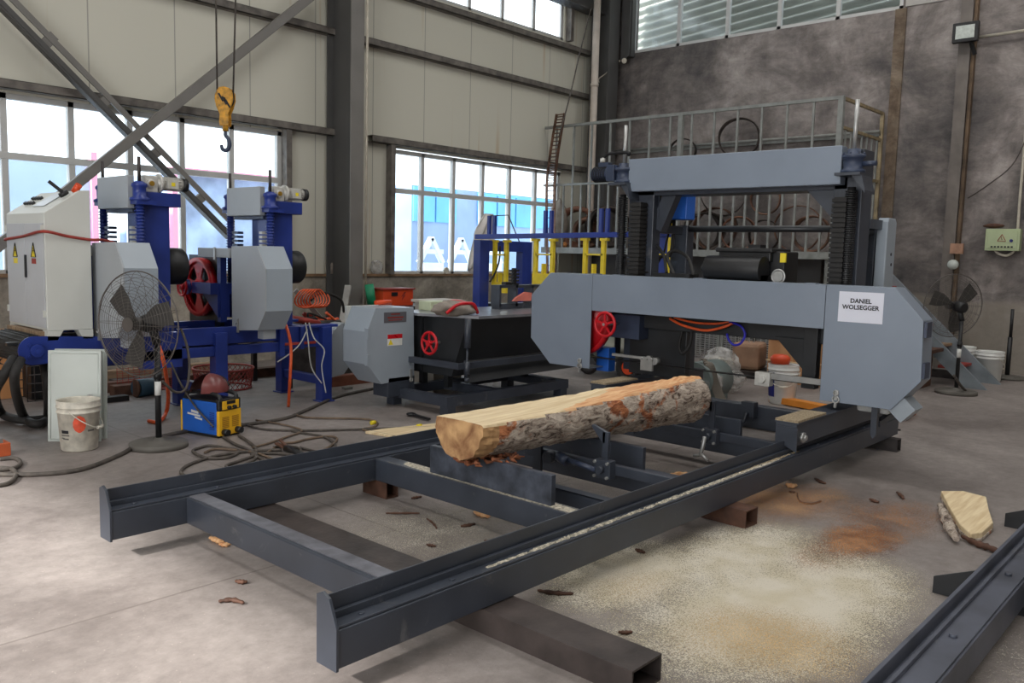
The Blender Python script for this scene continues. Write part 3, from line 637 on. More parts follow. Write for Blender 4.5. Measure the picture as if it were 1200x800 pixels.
p = MB(); p.tube(spline([(12.94, y, 3.4), (12.94, y, 2.4), (12.94, y, 1.75), (12.94, y+.08, 1.6), (12.93, y+.2, 1.62), (12.92, y+.25, 1.7)], 6), .018, 8); solo(p, 'conduit', M_conduit, 'pale conduit running down beside the green electrical box', 'conduit')
a, b = ax_(1144, 44, 12.9), ax_(1144, 44, 12.9)+Vector((0, -4.5, .05)); p = MB(); p.cyl(a, b, .02, 8); solo(p, 'conduit', M_conduit, 'pale horizontal conduit right of the floodlight', 'conduit')
p = MB(); p.tube(spline([ax_(1215, 130, 12.9), ax_(1190, 188, 12.88), ax_(1160, 215, 12.9), ax_(1134, 232, 12.95)], 6), .008, 6); solo(p, 'loose_cable', M_cable, 'thin loose cable sagging across the back wall above the green box', 'cable')
t = thing('security_camera', 'small cream security camera on the back wall near the far corner', 'camera', ax_(727, 70, 12.8))
c = ax_(727, 70, 12.75); p = MB(); p.cyl((12.7, c.y-.12, c.z-.04), (12.95, c.y+.06, c.z+.02), .045, 14); p.build('body', M_conduit, t)
p = MB(); p.cyl((12.82, c.y+.07, c.z), (12.98, c.y+.1, c.z+.03), .018, 10); p.build('arm', M_conduit, t)
p = MB(); a = ax_(718, 70, 12.95); p.tube(spline([a, ax_(712, 84, 12.6), ax_(702, 92, 12.4), (P1.x+.06, 9.15, ax_(700, 97, 12.3).z)], 6), .01, 6); solo(p, 'loose_cable', M_conduit, 'pale wire drooping from the security camera to the drain pipe', 'cable')
p = MB(); p.tube(spline([ay_(694, 5, 9.2), ay_(680, 60, 9.0), ay_(668, 112, 8.8), ay_(655, 160, 8.5)], 6), .012, 6); solo(p, 'hanging_rope', M_cable, 'dark rope slanting down in front of the far corner', 'rope')

# crane hook block
c = ax_(264, 125, 4.6)
t = thing('hook_block', 'yellow worn crane hook block hanging on two wire ropes', 'crane hook', c)
dy = Vector((RT.x, RT.y, 0)).normalized()
sh = MB(); 
def hk(u, z): return (c.x+dy.x*u, c.y+dy.y*u, z)
zt = at(264, 102, 0, c.x).z; zb = at(264, 148, 0, c.x).z; H_ = zt-zb
prof = [(-.07, .9), (-.05, .98), (0, 1), (.06, .96), (.09, .84), (.095, .66), (.07, .45), (.045, .3), (.05, .12), (.045, 0), (-.045, 0), (-.05, .12), (-.045, .3), (-.08, .5), (-.095, .68), (-.09, .8)]
nn = Vector((-dy.y, dy.x, 0))
for side in (-1, 1):
    v0 = [Vector(hk(u, zb+h*H_))+nn*.05*side for u, h in prof]; v1 = [v-nn*.02*side for v in v0]; N = len(v0)
    sh.add(v0+v1, [tuple(range(N)), tuple(range(2*N-1, N-1, -1))]+[(i, i+N, (i+1) % N+N, (i+1) % N) for i in range(N)])
sh.build('side_plate', M_yhook, t, bevel=.006)
p = MB(); pc = Vector(hk(0, zb+.68*H_)); p.cyl(pc-nn*.03, pc+nn*.03, .085, 24); p.cyl(pc-nn*.065, pc+nn*.065, .02, 12); p.build('sheave', M_rub, t)
for i in range(3):
    pass
p = MB()
for i in range(3):
    for sd in (-1, 1):
        a = Vector(hk(-.05+.035*i, zb+(.82-.08*i)*H_))+nn*.052*sd; b = Vector(hk(-.005+.035*i, zb+(.62-.08*i)*H_))+nn*.052*sd; p.bar(a, b, .018, .004, nn)
p.build('black_stripes', M_ink, t)
p = MB(); p.cyl(hk(0, zb-.05), hk(0, zb+.06), .03, 16); p.build('swivel', M_yhook, t)
p = MB(); hp = [hk(0, zb-.04), hk(0, zb-.09), hk(.03, zb-.13), hk(.04, zb-.19), hk(.015, zb-.24), hk(-.03, zb-.235), hk(-.045, zb-.19)]
p.tube(spline(hp, 5), [.016+.006*math.sin(i/30*PI) for i in range(31)], 10); p.build('hook', M_blued, t)
for u in (-.085, .085):
    p = MB(); p.tube([hk(u*.95, zb+.75*H_), hk(u*1.25+.02, zt+1.2), hk(u*1.3+.03, ZC)], .009, 6); p.build('wire_rope', M_cable, t)

# ------------------------------------------------------------------ sawmill bed
RZ0, RZ1 = .1, .235
YR, YL = 2.14, 3.845         # near faces of the two rails
XA, XB = 1.58, 7.0
bed = thing('sawmill_bed', 'long charcoal steel sawmill track with two rails and cross beams on the floor', 'sawmill bed', (4.2, 3.0, .1))
def make_rail(Y0, xa, xb, root, m_=None, tz=.32, h=RZ1):
    m_ = m_ or M_bed
    p = MB(); p.box(xa, xb, Y0, Y0+.1, RZ0, h-.004); b = p.build('rail_beam', m_, root, bevel=.004)
    p = MB(); p.box(xa, xb, Y0+.006, Y0+.095, h-.002, h+.006); p.box(xa, xb, Y0+.062, Y0+.08, h+.006, h+.03)
    p.box(xa, xb, Y0+.085, Y0+.093, h+.004, tz); p.build('guide_angle', m_, root, bevel=.0015)
    x = xa+.12; 
    while x < xb:
        p = MB(); p.cyl((x, Y0+.035, h+.004), (x, Y0+.035, h+.012), .011, 10); p.build('bolt', m_, root); x += .42
for Y0 in (YR, YL):
    make_rail(Y0, XA, XB, bed)
    p = MB(); p.prism([(Y0-.006, .095), (Y0+.102, .095), (Y0+.102, .33), (Y0+.07, .345), (Y0+.035, .33), (Y0-.006, .24)], 0, XA-.012, XA); p.build('end_plate', M_bed, bed, bevel=.002)
cms = [(1.935, 2.04, M_bedm), (3.1, 3.2, M_bed), (4.02, 4.12, M_bed), (5.3, 5.4, M_bed), (6.3, 6.4, M_bed)]
for x0, x1, m_ in cms:
    z1 = RZ1-.003 if x0 < 6 else .285
    p = MB(); p.box(x0, x1, YR+.1, YL, RZ0, z1); p.build('cross_beam', m_ if m_ is M_bed else M_bed, bed, bevel=.008)
p = MB(); p.box(1.95, 2.028, YR+.102, YL-.002, RZ1-.004, RZ1+.0015); p.build('bare_top_strip', M_bedm, bed, ).__setitem__('label', 'bare shiny steel strip along the cross beam top')
# log bunks
for x, ya, yb, zt in ((3.125, 2.53, 3.40, .385), (4.045, 2.61, 3.5, .365), (5.33, 2.66, 3.45, .35)):
    p = MB(); p.box(x, x+.035, ya, yb, RZ1-.004, zt); p.build('log_bunk', M_bed if x > 3.5 else mat('scuffed_charcoal', (70, 75, 86), .45, .1, .35, 14), bed, bevel=.004)
# thin angle between beams
p = MB(); p.box(3.4, 3.405, YR+.09, 3.1, .14, .23); p.box(3.4, 3.46, YR+.09, 3.1, .225, .232); p.build('clamp_rail', M_bed, bed)
def clamp_unit(X, Yd, Ye, zb=.3):
    p = MB(); p.box(X, X+.04, YR+.09, Ye, zb-.055, zb-.0); p.build('clamp_rail', M_bed, bed, bevel=.003)
    p = MB(); p.box(X-.03, X-.008, Yd-.02, Yd+.02, zb-.08, .485); p.prism([(Yd-.0, .485), (Yd+.09, .515), (Yd+.1, .505), (Yd+.02, .42), (Yd, .42)], 0, X-.03, X-.008); p.build('clamp_dog', M_bed, bed, bevel=.002)
    p = MB(); p.box(X-.055, X-.0, Yd-.055, Yd+.055, zb-.075, zb+.03); body = p.build('clamp_body', M_bed, bed, bevel=.004)
    p = MB()
    for dy_ in (-.042, .042):
        for dz in (-.062, .018): p.cyl((X-.07, Yd+dy_, zb+dz), (X-.05, Yd+dy_, zb+dz), .009, 8)
    p.build('bolts', M_chrome, body)
    p = MB(); p.cyl((X-.09, Yd, zb-.02), (X-.05, Yd, zb-.02), .022, 14)
    return p.build('pivot', M_bed, body)
clamp_unit(3.8, 2.68, 3.3)
p = MB(); p.cyl((3.72, 2.70, .275), (3.72, 2.93, .30), .016, 12); p.cyl((3.72, 2.90, .285), (3.72, 2.97, .31), .03, 12); p.build('clamp_lever', M_blued, bed)
clamp_unit(5.17, 2.78, 3.25, .27)
p = MB(); p.tube(spline([(5.08, 2.79, .25), (5.06, 2.79, .19), (5.05, 2.80, .13)], 5), .014, 10); p.tube([(5.05, 2.74, .10), (5.05, 2.79, .13), (5.05, 2.85, .11)], .012, 8); p.build('clamp_lever', M_chrome, bed)
# log stops (uprights) on the far side
for X, Yd in ((3.78, 3.17), (5.1, 3.4)):
    p = MB(); p.box(X-.01, X+.01, Yd-.03, Yd+.03, .17, .40); p.prism([(Yd, .4), (Yd+.1, .43), (Yd+.1, .415), (Yd+.03, .33)], 0, X-.01, X+.01); p.build('log_stop', M_bed, bed)
    p = MB(); p.cyl((X-.03, Yd-.09, .27), (X+.03, Yd-.09, .27), .035, 16); p.build('stop_pivot', M_bed, bed)
# chain hook on the end beam
p = MB(); c = ax_(876, 487, 6.22); p.box(6.22, 6.29, c.y-.05, c.y+.06, .2, .32); p.tube(spline([(6.2, c.y, .24), (6.18, c.y+.01, .17), (6.18, c.y+.05, .14), (6.18, c.y+.07, .17)], 5), .014, 8); p.build('chain_hook', M_bed, bed)
# sawdust lying on the right rail ledge and on beams
def dust_on(x0, x1, y0, y1, z, hmax, n, seed, name='sawdust'):
    rnd = random.Random(seed); mb = MB(); vs = []; fs = []; m2 = 4
    for i in range(n+1):
        for j in range(m2+1):
            x = x0+(x1-x0)*i/n; wv = .35+.65*abs(noise.noise(Vector((x*4, seed, 0))))+.25*noise.noise(Vector((x*19, seed, 1))); ym_ = y0+(y1-y0)*.3; y = (y0+(y1-y0)*j/m2-ym_)*min(1, max(.15, wv))+ym_ if n > 10 else y0+(y1-y0)*j/m2
            e = math.sin(PI*i/n)**.5*math.sin(PI*j/m2) if 0 < i < n and 0 < j < m2 else 0
            vs.append((x, y+rnd.uniform(-.004, .004), z+hmax*e*rnd.uniform(.3, 1)+.0005))
    for i in range(n):
        for j in range(m2): a = i*(m2+1)+j; fs.append((a, a+1, a+m2+2, a+m2+1))
    mb.add(vs, fs); return mb
M_dust = mat('pale_sawdust', (192, 184, 166), .95, 0, .4, 60, bump=.6, bs=300)
M_dustb = mat('tan_sawdust', (170, 152, 124), .95, 0, .3, 90, bump=.6, bs=300)
for i, (x0, x1, y0, y1, z, h, mm, lb_) in enumerate((
    (2.3, 4.9, YR+.012, YR+.06, RZ1+.006, .012, M_dust, 'line of pale sawdust on the ledge of the near rail'),
    (4.2, 5.2, YR+.03, YR+.06, RZ1+.006, .008, M_dustb, 'tan sawdust on the near rail just before the wheel housing'),
    (3.105, 3.195, YR+.12, YL-.1, RZ1-.004, .004, M_dust, 'pale sawdust on the beam in front of the log end'))):
    o = tag(dust_on(x0, x1, y0, y1, z, h, 260 if i != 2 else 4, i).build('sawdust', mm), lb_, 'sawdust', 'sawdust on the sawmill', 'stuff')

# floor pieces carrying the bed
def hollow_tube(mb, p, q, w_, h_, t_=.006):
    p, q = Vector(p), Vector(q); d = (q-p).normalized(); r = d.cross(Vector((0, 0, 1))).normalized(); u = Vector((0, 0, 1))
    for s_ in (-1, 1):
        mb.bar(p+r*s_*(w_/2-t_/2), q+r*s_*(w_/2-t_/2), t_, h_); mb.bar(p+u*s_*(h_/2-t_/2), q+u*s_*(h_/2-t_/2), w_-2*t_, t_)
p = MB(); hollow_tube(p, (2.345, 1.46, .048), (2.345, 4.3, .048), .18, .096, .008); solo(p, 'steel_tube', mat('rusty_mill_steel', (74, 65, 62), .5, .2, .35, 5, bump=.15), 'long black square tube lying under the near end of the track', 'steel tube', 'tubes under the track')
p = MB(); hollow_tube(p, (6.82, 2.07, .049), (6.82, 4.35, .049), .09, .098); solo(p, 'steel_tube', M_bare, 'black square tube sticking out under the far end of the near rail', 'steel tube', 'tubes under the track')
p = MB(); hollow_tube(p, (4.24, 2.02, .049), (4.25, 2.3, .049), .13, .098); solo(p, 'steel_tube', M_rust, 'short rusty tube block under the middle of the near rail', 'steel tube')
p = MB(); hollow_tube(p, (3.16, 3.76, .05), (3.16, 3.98, .05), .09, .1); solo(p, 'steel_tube', M_rust, 'short red-brown tube block under the far rail in front of the log', 'steel tube')

# ------------------------------------------------------------------ log
def make_log():
    C0, C1 = Vector((2.98, 3.03, .556)), Vector((4.98, 2.845, .515)); n = 90; mseg = 72; mb = MB(); vs = []
    for i in range(n+1):
        t = i/n; c = C0.lerp(C1, t); R = .162+.006*math.sin(t*4)-.012*t
        zc = .596+.05*t+.04*max(0, t-.3)+(.012*noise.noise(Vector((t*9, 0, 3))) if t > .45 else 0)+(.02 if t > .8 else 0)*noise.noise(Vector((t*30, 1, 3)))
        for k in range(mseg):
            a = 2*PI*k/mseg; d = Vector((0, math.cos(a), math.sin(a)))
            nn_ = noise.noise(Vector((t*16, math.cos(a)*2.6, math.sin(a)*2.6)))*.012+noise.noise(Vector((t*45, math.cos(a)*8, math.sin(a)*8)))*.009
            lump = .012*math.sin(2*a+1+t*3)
            endd = 1 if 0 < t < 1 else .99
            p_ = c+d*(R+lump+nn_)*endd
            if t < .02: p_.x += .02*math.sin(a)
            if p_.z > zc: p_.z = zc+noise.noise(Vector((t*25, p_.y*30, 0)))*(.002 if t < .45 else .007)
            vs.append(p_)
    b0 = len(mb.v); mb.v += vs
    for i in range(n):
        for k in range(mseg):
            k2 = (k+1) % mseg; q = [i*mseg+k, i*mseg+k2, (i+1)*mseg+k2, (i+1)*mseg+k]
            mz = sum(vs[j].z for j in q)/4; t = i/n; zc = .596+.05*t+.04*max(0, t-.3)
            a = 2*PI*(k+.5)/mseg; flat = all(vs[j].z > zc-.016 for j in q)
            lim = .47+.06*noise.noise(Vector((a*3, 5, 0)))+(.25*(math.cos(a)+.2))
            mi = 0
            if flat: mi = 1 if t < lim else 2
            elif t < .05+.02*noise.noise(Vector((a*4, 0, 0))) and math.sin(a) < 2: mi = 3
            mb.f.append(q); mb.mi.append(mi); mb.sm.append(mi == 0)
    mb.f.append(list(range(mseg))[::-1]); mb.mi.append(3); mb.sm.append(False)
    mb.f.append([n*mseg+k for k in range(mseg)]); mb.mi.append(3); mb.sm.append(False)
    return mb
M_debark = wood_mat('debarked_rim', (150, 106, 70), (206, 172, 130), (8, 8, 8), .8, .5)
log = make_log(); LG = thing('log', 'pine log with grey bark and a flat sawn top lying on the track', 'log', (3.9, 2.95, .385))
log.build('log_body', [M_bark, M_cut, M_cuto, M_end], LG)
rnd = random.Random(5)
p = MB()
for i in range(46):
    x = 3.0+rnd.uniform(.0, .28); y = rnd.uniform(2.86, 3.1); z = .40+rnd.uniform(-.02, .02)
    p.tube([(x, y, z), (x+rnd.uniform(-.03, .03), y-rnd.uniform(0, .03), z-rnd.uniform(.0, .02)), (x+rnd.uniform(-.05, .05), y-rnd.uniform(.01, .05), z-rnd.uniform(-.01, .025))], [.009, .011, .003], 5)
p.build('loose_bark', mat('red_brown_bark', (146, 88, 58), .8, 0, .35, 30), LG, ).__setitem__('label', 'orange-brown shreds of torn bark at the near end')
# timber slab end lying on floor, right
SL = thing('slab_offcut', 'sawn slab offcut with bark edge lying on the floor at the right', 'wood offcut', (5.25, 1.2, 0))
q = [az_(1102, 584), az_(1128, 584), az_(1155, 591), az_(1158, 606), az_(1163, 622), az_(1150, 634), az_(1137, 636), az_(1124, 624), az_(1112, 604)]
p = MB(); p.prism([(v.x, v.y) for v in q], 2, .012, .05); p.build('sawn_board', M_cut, SL, bevel=.006)
q2 = [(v.x, v.y) for v in q]; cx = sum(a for a, b in q2)/9; cy = sum(b for a, b in q2)/9
p = MB(); p.prism([(cx+(a-cx)*1.03, cy+(b-cy)*1.03) for a, b in q2], 2, .0, .02); p.build('bark_underside', M_bark, SL, bevel=.004)
def bark_strip(pts, r, name, label, m_=None, flat=.4, group=None, cat='bark'):
    p = MB(); sp = spline(pts, 5); n = len(sp); p.tube(sp, [r*(.35+.65*math.sin(PI*(i+.5)/n))*(1+.25*math.sin(i*2.3)) for i in range(n)], 6)
    z0 = min(v.z for v in p.v)
    for v in p.v: v.z = (v.z-z0)*flat
    return solo(p, name, m_ or M_bark, label, cat, group)
bark_strip([az_(1101, 592, .02), az_(1108, 608, .02), az_(1114, 622, .02), az_(1121, 634, .02)], .03, 'bark_strip', 'rough bark strip leaning at the left edge of the slab offcut', flat=.9)
bark_strip([az_(1128, 617, .07), az_(1145, 625, .07), az_(1160, 630, .07), az_(1176, 636, .07)], .018, 'wood_splinter', 'dark splinter lying across the corner of the slab offcut', M_rust, 1.0)
SPL = [((1019, 584), (1024, 586), (1030, 588), 'dark bark chip on the floor above the orange sawdust patch', .012), ((1051, 576), (1056, 580), (1059, 584), 'curled bark chip farthest up, left of the slab offcut', .012),
 ((922, 568), (927, 570), (933, 569), 'thick orange bark chip beside the near rail, under the wheel housing', .02), ((955, 560), (960, 563), (968, 566), 'orange wood chip just right of the thick bark chip', .012), ((925, 575), (929, 576), (932, 576), 'small dark chip below the thick orange one', .01),
 ((630, 691), (650, 694), (672, 695), 'long orange splinter under the near rail, behind the black tube', .012), ((725, 739), (732, 740), (741, 739), 'brown chip on the sawdust beside the black tube', .01), ((745, 643), (750, 645), (756, 647), 'orange splinter just outside the near rail', .012),
 ((246, 630), (254, 633), (262, 636), 'dark chip on the floor below the first cross beam', .016), ((257, 637), (264, 638), (270, 637), 'orange-brown chip next to the dark chip below the first cross beam', .014), ((276, 680), (283, 681), (290, 681), 'flat dark chip between the near rail end and the first cross beam', .012),
 ((482, 583), (487, 582), (494, 581), 'thin chip nearest the red-brown block', .01), ((540, 616), (548, 615), (557, 613), 'brown chip in the bay in front of the log, near the middle', .012), ((556, 600), (564, 603), (574, 606), 'dark curled bark under the beam in front of the log', .02), ((452, 600), (470, 600), (492, 600), 'long reddish splinter in the bay before the log', .008), ((500, 637), (505, 638), (511, 639), 'small orange chip in the middle of the front bay', .01), ((785, 557), (800, 556), (815, 560), 'torn orange bark scraps between the middle beams', .02),
 ((500, 606), (508, 612), (512, 618), 'tiny bent chip beside the long reddish splinter', .007), ((568, 632), (573, 634), (577, 633), 'reddish chip close to the near rail in the front bay', .01), ((256, 704), (272, 702), (286, 706), 'brown bark piece by the camera side of the near rail end', .012)]
for a, b, c, lab, r in SPL: bark_strip([az_(a[0], a[1], .01), az_(b[0], b[1], .012), az_(c[0], c[1], .01)], r, 'bark_chip', lab, M_rust if r < .013 else M_cuto, .8, 'bark chips on the floor', 'bark chip')
p = MB(); p.tube(spline([az_(934, 578, .006), az_(937, 587, .006), az_(950, 590, .006), az_(962, 587, .006)], 5), .006, 6); solo(p, 'curved_wire', M_rust, 'thin curved rusty strip on the orange sawdust by the near rail', 'wire')

# sawdust spread on the floor: mesh sheets whose thin edges break up into grains
def dust_mat(name, c1, c2, dens, scale=210):
    M = bpy.data.materials.new(name); M.use_nodes = True; n, L = N_(M); b = n['Principled BSDF']; b.inputs['Roughness'].default_value = 1; b.inputs['Specular IOR Level'].default_value = .1
    g = n.new('ShaderNodeNewGeometry'); t = n.new('ShaderNodeTexNoise'); t.inputs['Scale'].default_value = scale; t.inputs['Detail'].default_value = 3; L.new(g.outputs['Position'], t.inputs['Vector'])
    u = n.new('ShaderNodeAttribute'); u.attribute_name = 'amount'
    t2 = n.new('ShaderNodeTexNoise'); t2.inputs['Scale'].default_value = 5; t2.inputs['Detail'].default_value = 6; L.new(g.outputs['Position'], t2.inputs['Vector'])
    m1 = n.new('ShaderNodeMath'); m1.operation = 'MULTIPLY_ADD'; m1.inputs[1].default_value = .45; m1.inputs[2].default_value = -.22; L.new(t2.outputs['Fac'], m1.inputs[0])
    m2 = n.new('ShaderNodeMath'); L.new(m1.outputs[0], m2.inputs[0]); L.new(u.outputs['Fac'], m2.inputs[1])
    m3 = n.new('ShaderNodeMath'); m3.operation = 'MULTIPLY_ADD'; m3.inputs[1].default_value = 2.4; m3.inputs[2].default_value = -1.2+dens; L.new(t.outputs['Fac'], m3.inputs[0])
    m4 = n.new('ShaderNodeMath'); L.new(m2.outputs[0], m4.inputs[0]); L.new(m3.outputs[0], m4.inputs[1])
    r = n.new('ShaderNodeMapRange'); r.inputs[1].default_value = .3; r.inputs[2].default_value = .75; L.new(m4.outputs[0], r.inputs[0])
    cr = n.new('ShaderNodeValToRGB'); cr.color_ramp.elements[0].position = .4; cr.color_ramp.elements[0].color = lin(c1); cr.color_ramp.elements[1].position = .6; cr.color_ramp.elements[1].color = lin(c2); L.new(t2.outputs['Fac'], cr.inputs['Fac']); L.new(cr.outputs[0], b.inputs['Base Color'])
    a = n.new('ShaderNodeBsdfTransparent'); x = n.new('ShaderNodeMixShader'); L.new(r.outputs[0], x.inputs[0]); L.new(a.outputs[0], x.inputs[1]); L.new(b.outputs[0], x.inputs[2]); L.new(x.outputs[0], n['Material Output'].inputs[0])
    return M
def dust_sheet(name, blobs, m_, label, z, pad=.0, step=.05):
    xs = [b[0]+s_*b[2]*1.25 for b in blobs for s_ in (-1, 1)]; ys = [b[1]+s_*b[3]*1.25 for b in blobs for s_ in (-1, 1)]
    x0, x1, y0, y1 = min(xs), max(xs), min(ys), max(ys); nx, ny = int((x1-x0)/step)+1, int((y1-y0)/step)+1
    vs, am = [], []
    for i in range(nx+1):
        for j in range(ny+1):
            x, y = x0+(x1-x0)*i/nx, y0+(y1-y0)*j/ny; s_ = 0
            for bx_, by_, rx, ry, an, pw in blobs:
                dx, dy_ = x-bx_, y-by_; u = (dx*math.cos(an)+dy_*math.sin(an))/rx; v = (-dx*math.sin(an)+dy_*math.cos(an))/ry
                s_ = max(s_, pw*max(0, 1-(u*u+v*v))**.8)
            am.append(s_); vs.append(Vector((x, y, z+.003*min(1, s_))))
    fs = []
    for i in range(nx):
        for j in range(ny):
            q = [i*(ny+1)+j, (i+1)*(ny+1)+j, (i+1)*(ny+1)+j+1, i*(ny+1)+j+1]
            if max(am[k] for k in q) > 0: fs.append(q)
    mb = MB(); mb.add(vs, fs, True); o = mb.build(name, m_)
    at_ = o.data.attributes.new('amount', 'FLOAT', 'POINT'); at_.data.foreach_set('value', am)
    return tag(o, label, 'sawdust', 'sawdust on the floor', 'stuff')
def sp_(px, py, rx, ry, an, pw): v = az_(px, py); return (v.x, v.y, rx, ry, an, pw)
dust_sheet('sawdust_spread', [sp_(745, 672, .62, .36, 0, .85), sp_(905, 715, .85, .5, 0, 1.0), sp_(870, 655, .8, .42, 0, .8), sp_(800, 740, .6, .36, .2, .5), sp_(960, 690, .7, .45, 0, .85)], dust_mat('cream_sawdust', (198, 188, 166), (208, 200, 184), .12), 'broad cream sawdust spread on the floor right of the near rail', .001)
dust_sheet('sawdust_spread', [sp_(905, 752, .36, .42, 0, .62), sp_(855, 745, .4, .3, 0, .4), sp_(740, 688, .34, .2, 0, .35)], dust_mat('yellowish_sawdust', (208, 180, 138), (214, 192, 156), -.04), 'yellowish core of the cream sawdust spread', .005)
dust_sheet('sawdust_spread', [sp_(1010, 632, .42, .24, 0, .72), sp_(1045, 607, .5, .34, 0, .45), sp_(985, 640, .5, .2, 0, .45)], dust_mat('orange_sawdust', (142, 96, 66), (180, 134, 98), .0), 'reddish orange sawdust patch left of the slab offcut', .006)
dust_sheet('sawdust_spread', [sp_(935, 590, .62, .3, 0, .5), sp_(890, 585, .6, .2, 0, .55)], dust_mat('light_orange_sawdust', (182, 130, 88), (200, 156, 114), .0), 'light orange sawdust strip along the outside of the near rail', .008)
dust_sheet('sawdust_spread', [(2.9, 3.1, .5, .7, 0, .5), (3.5, 3.0, .4, .75, 0, .45), (4.6, 3.1, .7, .75, 0, .35)], dust_mat('grey_sawdust', (182, 174, 160), (200, 192, 178), -.05), 'thin pale sawdust scattered on the floor between the rails', .002)
dust_sheet('sawdust_spread', [(3.3, .45, 1.3, .5, 0, .45)], dust_mat('grit_sawdust', (186, 178, 164), (204, 196, 184), -.18, 130), 'thin pale sawdust grains around the steel beam at the lower right', .0015)

# second track beam at the lower right
b2 = thing('track_beam', 'scuffed blue-grey track beam on feet at the lower right corner', 'track beam', (3.6, .72, 0))
M_b2 = mat('scuffed_blue_grey_paint', (84, 88, 100), .42, .1, .25, 4, scuff=.8)
p = MB(); p.box(1.6, 7.0, .66, .80, .055, .175); p.build('rail_beam', M_b2, b2, bevel=.004)
p = MB(); p.box(1.6, 7.0, .668, .80, .176, .183); p.box(1.6, 7.0, .755, .77, .183, .2); p.box(1.6, 7.0, .785, .8, .18, .235); p.build('guide_angle', M_b2, b2, bevel=.002)
for X, y1 in ((4.02, 1.02), (5.35, 1.02)):
    p = MB(); p.box(X-.05, X+.05, .42, y1, 0, .055); p.prism([(.8, .05), (y1, .05), (y1, .075), (.8, .17)], 0, X-.05, X-.04); p.prism([(.66, .05), (.42, .05), (.42, .075), (.66, .24)], 0, X-.05, X-.04)
    p.prism([(.66, .05), (.42, .05), (.42, .075), (.66, .24)], 0, X+.04, X+.05)
    p.build('foot_bracket', M_blk2, b2, bevel=.002)
for X in (3.1, 3.9, 5.0):
    p = MB(); p.cyl((X, .72, .18), (X, .72, .195), .014, 10); p.build('bolt', M_b2, b2)

# ------------------------------------------------------------------ sawmill head
XC = 5.75
hd = thing('gantry_saw', 'grey band saw on a charcoal gantry straddling the track', 'band saw', (6.3, 3.1, .34))
def A_(px, py): v = ax_(px, py, XC); return (v.y, v.z)
def cover(poly, name, m_, depth, parent=hd):
    p = MB(); N = len(poly); p.prism(poly, 0, XC, XC+depth); return p.build(name, m_, parent, bevel=.004)
Lp = [A_(694.3, 322), A_(645, 321), A_(623, 346.5), A_(622, 397.5), A_(644, 427.5), A_(694.3, 434.5)]
Rp = [A_(966, 332.5), A_(1049, 335.5), A_(1082.5, 374), A_(1079.5, 444), A_(1044, 476), A_(961.5, 468)]
yL, yR = Lp[0][0], A_(965.5, 384)[0]
ztop = sum(p[1] for p in (Lp[0], Lp[1], Rp[0], Rp[1]))/4
zml = (A_(695, 365)[1]+A_(965, 384)[1])/2; zbt = (Lp[4][1]+Lp[5][1]+Rp[4][1]+Rp[5][1])/4
Lp = [(yL, ztop), (Lp[1][0], ztop), (Lp[2][0], (Lp[2][1]+Rp[2][1])/2), (Lp[3][0], (Lp[3][1]+Rp[3][1])/2), (Lp[4][0], zbt), (yL, zbt)]
Rp = [(yR, ztop), (Rp[1][0], ztop), (Rp[2][0], Lp[2][1]), (Rp[3][0], Lp[3][1]), (Rp[4][0], zbt), (yR, zbt)]
# hollow covers: front skin plus rim so the wheels sit inside
def shell(poly, name, m_, depth, open_idx=()):
    p = MB(); p.prism(poly, 0, XC, XC+.012); N = len(poly)
    for i in range(N):
        if i in open_idx: continue
        a, b = poly[i], poly[(i+1) % N]; dx, dz = b[0]-a[0], b[1]-a[1]; l = math.hypot(dx, dz); nx, nz = -dz/l*.008, dx/l*.008
        cx = sum(q[0] for q in poly)/N; cz = sum(q[1] for q in poly)/N
        if (cx-a[0])*nx+(cz-a[1])*nz < 0: nx, nz = -nx, -nz
        p.prism([a, b, (b[0]+nx, b[1]+nz), (a[0]+nx, a[1]+nz)], 0, XC+.012, XC+depth)
    return p.build(name, m_, hd, bevel=.003)
lc = shell(Lp, 'wheel_cover', M_cover, .2, (5,)); rc = shell(Rp, 'wheel_cover', M_cover, .2, (5,))
p = MB(); p.prism([(yL-.004, ztop), (yR+.004, ztop), (yR+.004, zml), (yL-.004, zml)], 0, XC, XC+.012); p.box(XC+.012, XC+.2, yR, yL, ztop-.008, ztop); p.build('beam_cover', M_cover, hd, bevel=.003)
p = MB(); p.box(XC+.012, XC+.2, yR, yL, zml, zml+.008); p.build('cover_lip', M_black, hd)
# hinges, latches, tabs
for px, py0, py1 in ((1080.5, 379, 394), (1078, 427, 442)):
    c = A_(px, (py0+py1)/2); p = MB(); p.box(XC-.0, XC+.1, c[0]-.03-.0, c[0]-.012, c[1]-.05, c[1]+.05); p.build('hinge', M_blued, rc)
def latch(y, z, par):
    p = MB(); p.box(XC-.012, XC, y-.012, y+.012, z-.02, z+.05); p.torus((XC-.012, y, z-.015), .022, .006, 0, 16, 6); p.torus((XC-.016, y, z+.03), .016, .005, 0, 14, 6); p.box(XC-.02, XC-.008, y-.008, y+.008, z-.07, z-.03); p.build('latch', M_chrome, par)
c = A_(980, 467); latch(c[0], c[1]+.01, rc); c = A_(680, 428); latch(c[0], c[1]+.01, lc)
for px in (696, 722, 818, 950):
    c = A_(px, 324); p = MB(); p.box(XC+.0, XC+.06, c[0]-.04, c[0]+.04, ztop, ztop+.008); p.build('hinge_tab', M_cover, hd)
